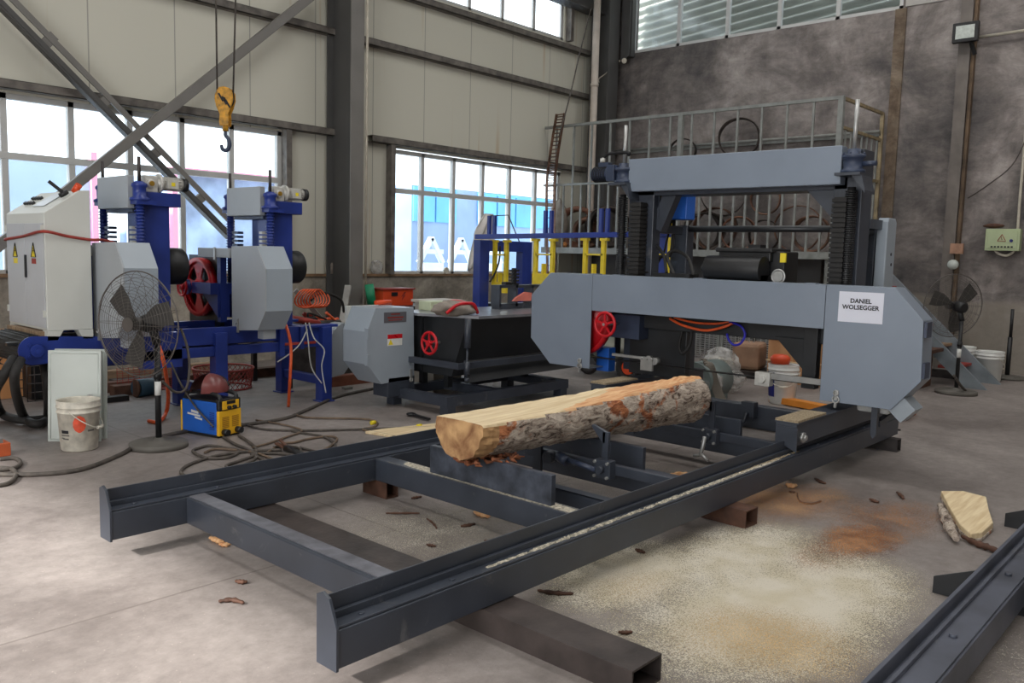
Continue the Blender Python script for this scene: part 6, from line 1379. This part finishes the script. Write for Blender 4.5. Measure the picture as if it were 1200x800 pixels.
p = MB(); p.add([(5.45, 5.46, .46), (7.25, 5.46, .46), (7.3, 5.34, .3), (5.35, 5.34, .28), (5.45, 5.5, .46), (7.25, 5.5, .46), (7.3, 5.38, .3), (5.35, 5.38, .28)], [(0, 1, 2, 3), (7, 6, 5, 4), (0, 4, 5, 1), (1, 5, 6, 2), (2, 6, 7, 3), (3, 7, 4, 0)]); p.build('hopper_lip', M_blk2, mm_)
p = MB(); p.box(5.26, 7.1, 5.33, 5.37, .41, .465); p.box(5.22, 5.27, 5.33, 6.1, .41, .465); p.build('lower_bar', M_bed, mm_, bevel=.003)
p = MB(); p.cyl((5.33, 5.33, .60), (5.33, 5.33, .86), .03, 16); p.cyl((5.33, 5.33, .3), (5.33, 5.33, .6), .01, 8); p.cyl((5.33, 5.33, .36), (5.33, 5.33, .48), .028, 14); p.cyl((5.33, 5.33, .3), (5.33, 5.33, .33), .022, 12); p.build('corner_post', M_bed, mm_)
p = MB(); p.box(5.38, 5.41, 6.0, 6.25, .32, .86); p.build('end_plate', M_blk2, mm_)
for x in (5.5, 6.6):
    for y in (5.75, 6.1): p = MB(); p.box(x, x+.06, y, y+.06, bz1, .32); p.build('hopper_leg', M_blk2, mm_)
c = ax_(503, 402, 5.18); h_ = handwheel(c, .098, mm_, M_red, spokes=5)
p = MB(); p.cyl((c.x-.01, c.y, c.z), (5.31, c.y, c.z), .014, 10); p.build('spindle', M_chrome, h_)
# things on the table
c = ay_(540, 368, 5.55); t = thing('tool_bag', 'crumpled grey bag with red trim lying on the steel table', 'bag', (c.x, c.y+.05, .875))
p = MB(); p.ball((c.x, c.y+.08, .93), .25, .14, .07, 24, .35, 3); p.build('bag_body', M_clothg, t)
p = MB(); p.tube(spline([(c.x-.2, c.y-.02, .90), (c.x-.12, c.y-.05, .965), (c.x, c.y-.03, .985), (c.x+.12, c.y-.04, .975), (c.x+.2, c.y-.02, .89)], 6), .016, 8); p.tube(spline([(c.x-.1, c.y+.1, .98), (c.x+.02, c.y+.12, 1.0), (c.x+.15, c.y+.06, .97), (c.x+.19, c.y-.03, .9)], 6), .014, 8); p.build('red_trim', M_red, t)
a, b = ay_(505, 351, 6.1), ay_(518, 361, 6.1)
p = MB(); p.box(a.x, a.x+.22, 6.1, 6.28, .875, .875+.09); solo(p, 'pale_green_box', mat('pale_green_paint', (186, 192, 160), .5, 0, .1), 'pale green metal box at the back left edge of the steel table', 'box', bevel=.006)
c = ay_(536, 347, 6.2); p = MB(); p.box(c.x-.2, c.x+.2, 6.32, 6.62, 0, .93); p.box(c.x-.23, c.x+.23, 6.3, 6.65, .93, .955); solo(p, 'white_topped_box', mat('beige_board', (178, 170, 158), .6, 0, .15), 'beige box with a pale lid standing behind the red-trimmed bag', 'box')
# grey slotted stand
a, b = ay_(585, 334, 5.95), ay_(640, 362, 5.95)
t = thing('slotted_stand', 'grey slotted steel stand on the table beside the octagonal left cover of the big saw', 'stand', ((a.x+b.x)/2, 6.0, .875))
p = MB(); p.box(a.x, b.x, 5.93, 6.05, a.z-.03, a.z); p.box(a.x, b.x, 5.93, 6.05, .875, .93); 
for k in range(4): x = a.x+(b.x-a.x)*k/3; p.box(x-.015, x+.015, 5.93, 6.05, .9, a.z)
p.build('frame', M_bed, t)
p = MB(); c = ay_(610, 346, 5.93); p.prism([(c.x-.14, .955), (c.x+.14, .955), (c.x+.15, 1.04), (c.x+.05, 1.05), (c.x-.1, .99)], 1, 5.9, 5.93); p.build('pink_pad', mat('salmon_pad', (216, 120, 104), .7, 0, .1), t)
p = MB(); c = ay_(602, 334, 6.0)
for k in range(5): p.box(c.x-.05, c.x+.05, 5.97, 6.03, a.z+.0+k*.035, a.z+.018+k*.035); p.box(c.x-.018, c.x+.018, 5.98, 6.02, a.z+.018+k*.035, a.z+.035+k*.035)
p.build('stacked_knobs', M_black, t)
for i, x in enumerate((ay_(594, 331, 6.0).x-.02, )): p = MB(); p.box(x-.03, x+.05, 5.97, 6.03, a.z, a.z+.03); p.build('small_clamp', M_black, t)

# bench and orange box by the wall
p = MB(); p.box(6.95, 9.2, 8.5, 9.0, .66, .72); 
for x in (7.0, 9.1):
    for y in (8.52, 8.93): p.box(x, x+.05, y, y+.05, 0, .66)
p.box(7.0, 9.1, 8.54, 8.57, .1, .66); solo(p, 'work_bench', M_blk2, 'black work bench against the low wall below the right window', 'bench')
a, b = ay_(449, 338, 8.7), ay_(484, 358, 8.7)
t = thing('orange_box', 'orange metal box with a flash mark on the black bench', 'box', ((a.x+b.x)/2, 8.83, .72))
p = MB(); p.box(a.x, b.x, 8.7, 8.96, .72, a.z-.02); bd = p.build('case', M_orbox, t, bevel=.005)
p = MB(); p.box(a.x-.02, b.x+.02, 8.68, 8.98, a.z-.02, a.z+.0); p.build('lid', M_redd, t)
p = MB(); x_ = (a.x+b.x)/2; p.box(x_-.12, x_-.02, 8.69, 8.7, .85, .9); p.build('socket', M_black, bd)
p = MB(); p.prism([(x_+.1, .9), (x_+.05, .84), (x_+.08, .845), (x_+.06, .79), (x_+.13, .86), (x_+.1, .855), (x_+.13, .9)], 1, 8.697, 8.7); p.build('flash_mark', M_redd, bd)
c = ay_(433, 345, 8.9); p = MB(); p.tube([(c.x-.02, 8.82, .72), (c.x-.04, 8.86, 1.0)], .06, 18); solo(p, 'green_roll', M_green, 'green plastic roll standing on the bench left of the orange box', 'roll')
c = ay_(441, 317, 9.6); p = MB(); p.ball((c.x, 9.6, SILL+.1), .12, .04, .11, 14, .3, 8); solo(p, 'plastic_bag', M_film, 'crumpled clear plastic bag on the sill right of the tall column', 'bag')
c = ay_(387, 317, 9.6); t = thing('spray_bottle', 'dusty clear bottle on the sill left of the tall column', 'bottle', (c.x, 9.58, SILL)); p = MB(); p.lathe((c.x, 9.585, SILL+.005), [(.001, 0), (.035, 0), (.035, .13), (.015, .18), (.015, .2), (.001, .2)], 18); p.build('body', M_clothg, t); p = MB(); p.cyl((c.x, 9.585, SILL+.2), (c.x, 9.585, SILL+.24), .018, 12); p.build('cap', M_black, t)
c = ay_(522, 316, 9.6); p = MB(); p.cyl((c.x, 9.57, SILL+.055), (c.x, 9.6, SILL+.055), .05, 18); solo(p, 'roll_of_tape', M_pail, 'small round tape roll standing on the sill of the right window', 'tape')
# red grip on the grey cover
a, b = ay_(440, 357, 6.2), ay_(458, 357, 6.2); p = MB(); p.cyl((a.x, 6.2, a.z+.02), (b.x, 6.2, a.z+.02), .022, 12); solo(p, 'orange_grip', M_orbox, 'orange-red grip lying on top of the octagonal cover', 'grip')

# ------------------------------------------------------------------ blue roller frame with yellow hangers
YB_ = 7.6
t = thing('roller_conveyor', 'royal blue portal frame with yellow hangers standing before the right window', 'frame', (8.2, 7.3, 0))
a, b = ay_(563, 281, YB_), ay_(624, 284, YB_); a2 = ay_(574, 281, YB_); b0 = ay_(613, 284, YB_)
p = MB(); p.box(a.x, a2.x, YB_, YB_+.12, 0, a.z); p.build('post', M_blue, t, bevel=.004)
p = MB(); p.box(b0.x, b.x, YB_, YB_+.12, 0, a.z); p.build('post', M_blue, t, bevel=.004)
p = MB(); p.box(a2.x, b0.x, YB_, YB_+.12, a.z-.14, a.z); p.build('lintel', M_blue, t, bevel=.004)
p = MB(); p.box(a.x-.1, b.x+.2, YB_-.1, YB_+.22, 0, .03); p.box(a.x-.1, b.x+.1, YB_-.06, YB_+.18, .68, .74); p.build('base', M_blue, t)
zr = a.z+.03
r0 = ay_(558, 281, YB_+.06); r0.z += .04; r1 = ax_(790, 274, 8.1)
p = MB(); p.bar(r0, r1, .06, .06); rr_ = p.build('long_rail', M_blue, t, bevel=.003)
def on_rail(px): 
    best = min((abs((lambda q: 600+FPX*((q-Vector((0, 0, EYE))).dot(RT))/((q-Vector((0, 0, EYE))).dot(fw)))(Vector(r0).lerp(Vector(r1), k/200))-px), k) for k in range(201)); q = Vector(r0).lerp(Vector(r1), best[1]/200); return q
for px in (570, 638, 697, 774):
    q = on_rail(px)+(Vector((.24, -.02, 0)) if px == 570 else Vector((0, 0, 0))); h_ = .5 if px in (638, 697) else .62; w2 = .13 if px != 570 else .1
    p = MB(); zt_ = q.z-.035
    for s_ in (-1, 1): p.box(q.x-.01, q.x+.03, q.y+s_*w2-.025, q.y+s_*w2+.025, zt_-h_, zt_); p.box(q.x-.02, q.x+.04, q.y+s_*(w2+.01)-.05, q.y+s_*(w2+.01)+.05, zt_-.03, zt_)
    p.box(q.x-.01, q.x+.03, q.y-w2, q.y+w2, zt_-.2, zt_-.18); p.box(q.x-.015, q.x+.035, q.y-w2-.03, q.y+w2+.03, zt_-h_-.06, zt_-h_+.08); p.bar((q.x+.01, q.y, zt_-h_+.06), (q.x+.01, q.y, zt_-h_+.2), .03, .06, (1, 0, 0)); p.build('yellow_hanger', M_yel, t)
for px in (576, 642, 708):
    q = on_rail(px)
    for s_ in (-.045, .045): p = MB(); p.box(q.x-.02, q.x+.02, q.y+s_-.02, q.y+s_+.02, q.z+.03, q.z+(.3 if px != 576 else .26)); p.build('guide_peg', M_blue, t)
q = ay_(785, 330, 6.0)
c = ax_(776, 330, 8.1); p = MB(); p.box(8.1, 8.2, c.y-.12, c.y+.14, 0, r1.z); p.build('end_post', M_blue, t)
c = ax_(776, 268, 8.0); p = MB(); p.ball((8.0, c.y, c.z+.06), .1, .11, .09, 18); solo(p, 'yellow_helmet', M_yel, 'yellow helmet on the blue rail, seen between the left gantry posts', 'helmet')
# hanging white cloth
c = ay_(566, 250, 8.3); zc0, zc1 = ay_(566, 250, 8.3).z, ay_(548, 317, 8.3).z
vs = []; fs = []; nU, nV = 14, 14
for i in range(nV+1):
    f_ = i/nV
    for k in range(nU+1):
        u = k/nU-.5; wdt = .10+.35*min(1, f_*3)*(1-.45*f_); x = c.x+.12*(1-f_)-.25*max(0, f_-.45)+u*wdt; y = 8.3+.05*math.sin(k*1.3+f_*3)+.02*math.sin(k*2.9); vs.append((x, y, zc0+(zc1-zc0)*f_+.04*math.sin(k*1.1)*f_))
for i in range(nV):
    for k in range(nU): a_ = i*(nU+1)+k; fs.append((a_, a_+1, a_+nU+2, a_+nU+1))
p = MB(); p.add(vs, fs, True); o = tag(p.build('hanging_cloth', M_cloth), 'dirty white cloth hanging on the left post of the blue frame before the window', 'cloth'); sm = o.modifiers.new('s', 'SOLIDIFY'); sm.thickness = .01
c_top = Vector((c.x+.1, 8.3, zc0)); p = MB(); p.tube([(c.x+.1, 8.3, zc0-.03), (c.x+.14, 7.95, zc0-.02), (c.x+.16, YB_+.12, a.z-.05)], .008, 6); solo(p, 'hook_wire', M_cable, 'thin wire holding the hanging white cloth to the blue frame', 'wire')
cable([ay_(586, 288, 7.55), ay_(585, 305, 7.55), ay_(580, 320, 7.55), ay_(574, 330, 7.55)], .012, M_rub, 'black cable hanging inside the blue portal frame')

# ------------------------------------------------------------------ clutter behind blue saw
def lbar(p0, p1, w_, h_, m_, name, label, cat): p = MB(); p.bar(p0, p1, w_, h_); return solo(p, name, m_, label, cat)
lbar(ay_(346, 340, 8.2), (ay_(384, 382, 8.0).x, 8.0, ay_(384, 382, 8.0).z), .14, .05, M_col, 'steel_channel', 'grey steel channel slanting down behind the right end of the blue saw', 'steel bar')
lbar((ay_(408, 335, 9.0).x, 9.0, ay_(408, 335, 9.0).z), (ay_(396, 376, 8.7).x-.1, 8.6, 0.05), .08, .05, mat('pale_steel', (160, 156, 150), .5, 0, .2), 'leaning_bar', 'pale narrow bar leaning against the foot of the tall column', 'bar')
c = ay_(355, 350, 7.9); p = MB(); pts = [(c.x+.12*math.cos(a)+a*.006, 7.9+.03*math.sin(a*2), c.z+.1*math.sin(a)) for a in [k*.35 for k in range(110)]]; p.tube(pts, .009, 6); solo(p, 'coiled_air_hose', M_orange, 'coiled orange air hose hung behind the blue saw column', 'hose')
cable([ay_(364, 352, 8.1), ay_(374, 344, 8.1), ay_(388, 345, 8.1), ay_(400, 352, 8.1), ay_(403, 366, 8.1)], .016, M_rub, 'black cable arching in front of the foot of the tall column')
for i, (A_p, B_p, col_) in enumerate((((342, 373), (374, 379), M_redd), ((356, 380), (398, 378), M_bare), ((382, 366), (396, 378), M_orange))):
    a, b = ay_(A_p[0], A_p[1], 7.6), ay_(B_p[0], B_p[1], 7.6); p = MB(); p.cyl(a, b, .035 if i < 2 else .015, 12); solo(p, 'pipe_offcut', col_, ['red pipe lying on the blue saw frame behind the end box', 'dark pipe lying across the right end of the blue saw frame', 'orange pipe end sticking up behind the right end of the blue frame'][i], 'pipe')
p = MB(); p.box(4.85, 5.7, 7.45, 8.25, .60, .64); 
for x in (4.9, 5.6):
    for y in (7.5, 8.18): p.box(x, x+.05, y, y+.05, 0, .6)
p.box(4.9, 5.6, 7.48, 7.5, .1, .6); solo(p, 'low_table', M_bare, 'dark low steel table behind the right end of the blue saw', 'table')
rnd = random.Random(3)
c0 = ay_(376, 372, 7.9)
for i in range(8):
    px, py = 352+i*6, 375-rnd.uniform(0, 12)
    c = ay_(px, py, 7.75+rnd.uniform(0, .3)); p = MB(); pts = [(c.x+rnd.uniform(-.15, .15), c.y+rnd.uniform(-.05, .05), max(.66, c.z-.06+rnd.uniform(-.06, .06))) for _ in range(4)]; p.tube(spline(pts, 6), rnd.choice([.012, .018]), 6); solo(p, 'hose_scrap', [M_orange, M_rub, M_redd][i % 3], 'tangled hose end, number %s from the left in the heap beside the tall column' % ['one', 'two', 'three', 'four', 'five', 'six', 'seven', 'eight'][i], 'hose', 'hose ends heaped by the tall column')
# under the blue saw
zf = 0
c = az_(172, 464); t = thing('blue_tin', 'small teal can lying under the blue saw behind the fan', 'can', (c.x, c.y, 0)); p = MB(); p.cyl((c.x-.1, c.y, .085), (c.x+.1, c.y+.04, .085), .085, 20); p.build('body', mat('teal_tin', (44, 74, 92), .5, 0, .15), t); p = MB(); p.cyl((c.x-.11, c.y, .085), (c.x-.1, c.y, .085), .088, 20); p.build('rim', M_rust, t)
for i, (px, py, L_, w_, h_, m_, nm, lb_) in enumerate(((150, 462, .3, .12, .1, M_rust, 'steel_offcut', 'rusty steel offcut under the blue saw, left of the teal can'), (135, 470, .22, .1, .05, M_rub, 'rubber_block', 'black block on the floor beside the leaning doors'), (225, 448, .5, .14, .07, M_oldw, 'timber_block', 'grey timber under the blue saw behind its left legs'), (160, 452, .5, .12, .09, M_bare, 'steel_offcut', 'dark steel offcut farther back under the blue saw'))):
    c = az_(px, py); p = MB(); p.box(c.x-L_/2, c.x+L_/2, c.y-w_/2, c.y+w_/2, 0, h_); solo(p, nm, m_, lb_, 'offcut', bevel=.004)
for i, (xa_, xb_, y_, z_, m_, lb_) in enumerate(((2.6, 4.9, 8.7, .16, M_oldw, 'long weathered timber on the floor behind the blue saw, the rear one'), (3.2, 5.6, 8.35, .1, M_rust, 'long rusty beam on the floor behind the blue saw, the front one'), (5.3, 6.9, 7.3, .11, mat('red_brown_beam', (116, 66, 48), .6, 0, .2, 6), 'red-brown beam on the floor behind the octagonal cover'), (5.4, 7.4, 8.0, .09, M_bare, 'dark beam on the floor behind the steel table'))):
    p = MB(); p.box(xa_, xb_, y_, y_+.12, 0, z_); solo(p, 'floor_beam', m_, lb_, 'beam', bevel=.004)
# red mesh basket
c = Vector((4.42, 7.95, 0)); t = thing('mesh_basket', 'round rusty red mesh basket standing on the floor under the blue saw', 'basket', c)
p = MB(); R0, R1, hB = .27, .3, .2; n = 34
for k in range(n):
    for s_ in (-1, 1):
        pts = [];
        for j in range(6): f_ = j/5; a = 2*PI*(k+s_*j*.6)/n; r_ = R0+(R1-R0)*f_; pts.append((c.x+r_*math.cos(a), c.y+r_*math.sin(a), .01+hB*f_))
        p.tube(pts, .0035, 4)
p.build('mesh_wall', M_redd, t); p = MB(); p.torus((c.x, c.y, .01+hB), R1, .01, 2, 40, 8); p.torus((c.x, c.y, .012), R0, .01, 2, 40, 8); p.build('rim', M_redd, t)
c = Vector((3.75, 8.2, 0)); t = thing('mesh_crate', 'rusty red mesh crate on the floor behind the blue saw left legs', 'crate', c); p = MB()
for k in range(12): p.box(c.x-.3+k*.054, c.x-.296+k*.054, c.y, c.y+.004, 0, .26); p.box(c.x-.3, c.x+.3, c.y, c.y+.004, k*.0225, k*.0225+.004)
p.build('mesh_side', M_redd, t); p = MB(); p.box(c.x-.3, c.x+.3, c.y, c.y+.35, 0, .01); p.build('mesh_floor', M_redd, t)
# left: brown crate, wire cage, brick
a = ay_(30, 390, 8.6); p = MB(); p.box(a.x-1.6, a.x, 8.6, 9.0, 0, ay_(20, 389, 8.6).z); bb_ = thing('board_crate', 'orange-brown board crate at the left edge behind the hoses', 'crate', (a.x-.8, 8.8, 0)); p.build('boards', M_brown, bb_, bevel=.004)
p = MB()
for (px, py) in ((1, 424), (3, 436)): q = ay_(px, py, 8.6); p.prism([(q.x-.07, q.z), (q.x+.02, q.z+.04), (q.x-.01, q.z), (q.x+.03, q.z-.03)], 1, 8.597, 8.6)
p.build('black_print', M_ink, bb_)
a, b = ay_(31, 425, 8.3), ay_(62, 475, 8.3); t = thing('wire_cage', 'dark wire cage standing under the conveyor roller behind the hoses', 'cage', ((a.x+b.x)/2, 8.3, 0)); p = MB(); q_ = MB(); z1_ = .48
for k in range(9): x = a.x+(b.x+.3-a.x)*k/8; p.cyl((x, 8.3, 0), (x, 8.3, z1_), .005, 5); q_.cyl((x, 8.6, 0), (x, 8.6, z1_), .005, 5)
for k in range(7): z = z1_*k/6+.005; p.cyl((a.x, 8.3, z), (b.x+.3, 8.3, z), .005, 5); q_.cyl((a.x, 8.6, z), (b.x+.3, 8.6, z), .005, 5)
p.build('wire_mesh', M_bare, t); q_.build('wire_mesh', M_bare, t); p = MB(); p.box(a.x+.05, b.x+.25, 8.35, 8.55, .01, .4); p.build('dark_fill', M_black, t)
a = az_(12, 533); p = MB(); p.box(a.x-.3, a.x, a.y-.02, a.y+.12, 0, .09); solo(p, 'brick', mat('orange_brick', (186, 88, 48), .7, 0, .15), 'orange-red brick cut off by the left edge of the photo', 'brick', bevel=.004)
p = MB(); p.box(a.x-.3, a.x-.04, a.y-.0, a.y+.08, .09, .12); solo(p, 'grey_bracket', M_col, 'grey steel scrap lying on the orange-red brick', 'scrap')

# ------------------------------------------------------------------ store behind the gantry
# tarp over a heap with wheel
c = az_(755, 442); c = Vector((8.6, 5.75, 0))
t = thing('covered_trolley', 'wheeled trolley under a grey dust sheet seen between the left gantry posts', 'trolley', c)
p = MB(); p.ball((c.x, c.y, .42), .5, .62, .24, 28, .4, 4); p.build('dust_sheet', M_tarp, t); p = MB(); p.torus((c.x-.45, c.y-.25, .17), .13, .045, 0, 30, 10); p.build('tyre', M_rub, t); p = MB(); p.cyl((c.x-.48, c.y-.25, .17), (c.x-.42, c.y-.25, .17), .08, 20); p.build('red_hub', M_orbox, t)
p = MB(); p.box(c.x-.35, c.x+.35, c.y-.45, c.y+.5, .2, .34); p.torus((c.x-.3, c.y+.45, .17), .13, .04, 0, 24, 8); p.torus((c.x+.3, c.y, .17), .13, .04, 0, 24, 8); p.build('chassis', M_bare, t)
# wrapped motor and guard
c = Vector((7.7, 4.3, 0))
t = thing('wrapped_machine', 'round grey-green machine wrapped in clear plastic film behind the log end', 'machine', c)
p = MB(); p.cyl((c.x-.12, c.y+.02, .2), (c.x+.35, c.y+.02, .2), .2, 36); p.box(c.x-.1, c.x+.35, c.y-.12, c.y+.2, 0, .2); p.build('round_body', mat('dull_green_grey', (116, 128, 126), .5, 0, .15), t)
p = MB(); p.ball((c.x+.05, c.y+.1, .2), .27, .3, .18, 26, .18, 11); p.build('film', M_film, t)
p = MB(); pts = [(c.x-.02, c.y-.02, .43), (c.x-.05, c.y-.12, .36), (c.x-.08, c.y-.2, .2), (c.x-.12, c.y-.32, .02)]; sp = spline(pts, 6)
for i in range(len(sp)-1): p.bar(sp[i], sp[i+1], .012, .09, (0, 1, .6))
p.build('belt_strip', mat('grey_strap', (112, 104, 94), .7, 0, .15), t)
c = Vector((8.45, 4.52, 0)); t = thing('wrapped_bundle', 'taller bundle wrapped in white plastic film, behind the plastic wrapped round machine', 'bundle', c)
p = MB(); p.ball((c.x, c.y-.02, .3), .18, .22, .18, 28, .25, 21); p.ball((c.x, c.y-.1, .14), .18, .22, .15, 24, .2, 22); p.build('film', M_film, t); p = MB(); p.box(c.x-.1, c.x+.1, c.y-.13, c.y+.1, 0, .36); p.build('content', M_pail, t)
c = Vector((9.9, 4.95, 0)); t = thing('wrapped_parcel', 'brown wrapped parcel on a dark pallet, left of the plywood crate', 'parcel', c)
p = MB(); p.box(c.x-.2, c.x+.2, c.y-.25, c.y+.1, .08, .42); p.rot(.2, c); pass; p.build('parcel', mat('brown_paper', (160, 126, 102), .7, 0, .15), t, bevel=.05); p = MB(); p.torus((c.x, c.y-.1, .45), .04, .008, 0, 16, 6); p.build('eye_bolt', M_chrome, t); p = MB(); p.box(c.x-.3, c.x+.35, c.y-.5, c.y+.5, 0, .08); p.build('pallet', M_bare, t)
# wire mesh crates
t0_ = None
for i, (px0, px1) in enumerate(((757, 800), (806, 842), (846, 884), (884, 905))):
    X = 11.0; ya, yb = ax_(px1, 400, X).y, ax_(px0, 400, X).y; z0, z1_ = .0, ax_(820, 384, X).z
    lb_ = ['leftmost wire mesh crate under the mezzanine, behind the dust sheet', 'second wire mesh crate from the left, above the white film bundle', 'third wire mesh crate from the left, behind the blue coiled hose', 'rightmost wire mesh crate, next to the plywood crate'][i]
    t = thing('mesh_crate', lb_, 'wire crate', (X+.3, (ya+yb)/2, 0), 'wire mesh crates'); p = MB(); q_ = MB()
    m_ = int((yb-ya)/.07)
    for k in range(m_+1): y = ya+(yb-ya)*k/m_; p.box(X, X+.006, y-.004, y+.004, z0, z1_); q_.box(X+.5, X+.506, y-.004, y+.004, z0, z1_)
    for k in range(15): z = z0+(z1_-z0)*k/14; p.box(X-.004, X+.002, ya, yb, z-.004, z+.004); q_.box(X+.504, X+.51, ya, yb, z-.004, z+.004)
    p.build('wire_mesh', M_chrome, t); q_.build('wire_mesh', M_chrome, t); p = MB(); 
    for y in (ya, yb): p.box(X-.02, X+.02, y-.02, y+.02, 0, z1_)
    p.build('corner_post', M_rail, t)
# plywood crate
c0, c1 = ax_(901, 395, 9.6), ax_(958, 450, 9.6)
t = thing('plywood_crate', 'plywood crate standing behind the pail with the red lid', 'crate', (9.8, (c0.y+c1.y)/2, 0))
p = MB(); p.box(9.6, 10.1, c1.y, c0.y, 0, c0.z); p.build('box', M_ply, t, bevel=.003); p = MB(); p.box(9.57, 10.12, c1.y-.01, c0.y+.01, c0.z*.48, c0.z*.5); p.box(9.57, 10.12, c1.y-.01, c0.y+.01, c0.z-.005, c0.z+.02); p.build('batten', M_cut, t)
a, b = az_(915, 450), az_(960, 463); p = MB(); p.bar((8.2, 3.75, .04), (8.0, 2.9, .04), .12, .06); solo(p, 'orange_beam', mat('orange_steel', (222, 138, 50), .45, 0, .1), 'orange steel beam lying on the floor behind the right cover', 'beam')
# right: below the stairs
a = az_(1080, 455); p = MB(); p.box(10.3, 10.9, 3.0, 3.5, 0, .42); p.box(10.25, 10.95, 2.9, 3.55, .42, .46); solo(p, 'rusty_box', M_rust, 'rusty red-brown steel box half hidden behind the right saw cover', 'box')
p = MB(); p.box(11.75, 11.85, 2.7, 4.2, 0, .1); p.box(11.9, 12.0, 3.35, 4.3, 0, .16) ; solo(p, 'steel_offcut', M_bare, 'dark steel sections on the floor beneath the stairs', 'offcut')
a = az_(1046, 493); t = thing('orange_channel', 'small orange-brown steel channel on the floor below the sawdust chute', 'offcut', (a.x, a.y, 0)); p = MB(); p.bar((a.x, a.y, .04), (a.x+.5, a.y+.0, .04), .1, .01); p.bar((a.x, a.y-.05, .05), (a.x+.5, a.y-.05, .05), .01, .09); p.bar((a.x, a.y+.05, .05), (a.x+.5, a.y+.05, .05), .01, .09); p.build('channel', mat('orange_rust', (176, 104, 58), .7, 0, .2), t)
cable([az_(1062, 492, .01), az_(1067, 487, .05), az_(1066, 480, .06), az_(1060, 474, .02)], .01, M_rub, 'short black strap curling beside the orange-brown channel')
cable([az_(1118, 440, .3), az_(1126, 452, .12), az_(1134, 460, .015), az_(1128, 455, .015)], .014, M_cable, 'black cable hanging from the far fan pole to the floor')
p = MB(); p.tube([az_(1038, 503, .008), az_(1055, 503.5, .008)], .008, 6); solo(p, 'steel_rod', M_bare, 'short thin rod on the floor right of the track end', 'rod')
# small items by the left foot of the gantry
c = ax_(709, 442, 6.0); p = MB(); p.box(5.96, 6.06, c.y-.06, c.y+.07, ZB-.006, ZB+.2); solo(p, 'blue_tin', M_blueb, 'bright blue tin standing on the left wheel housing', 'tin', bevel=.004)
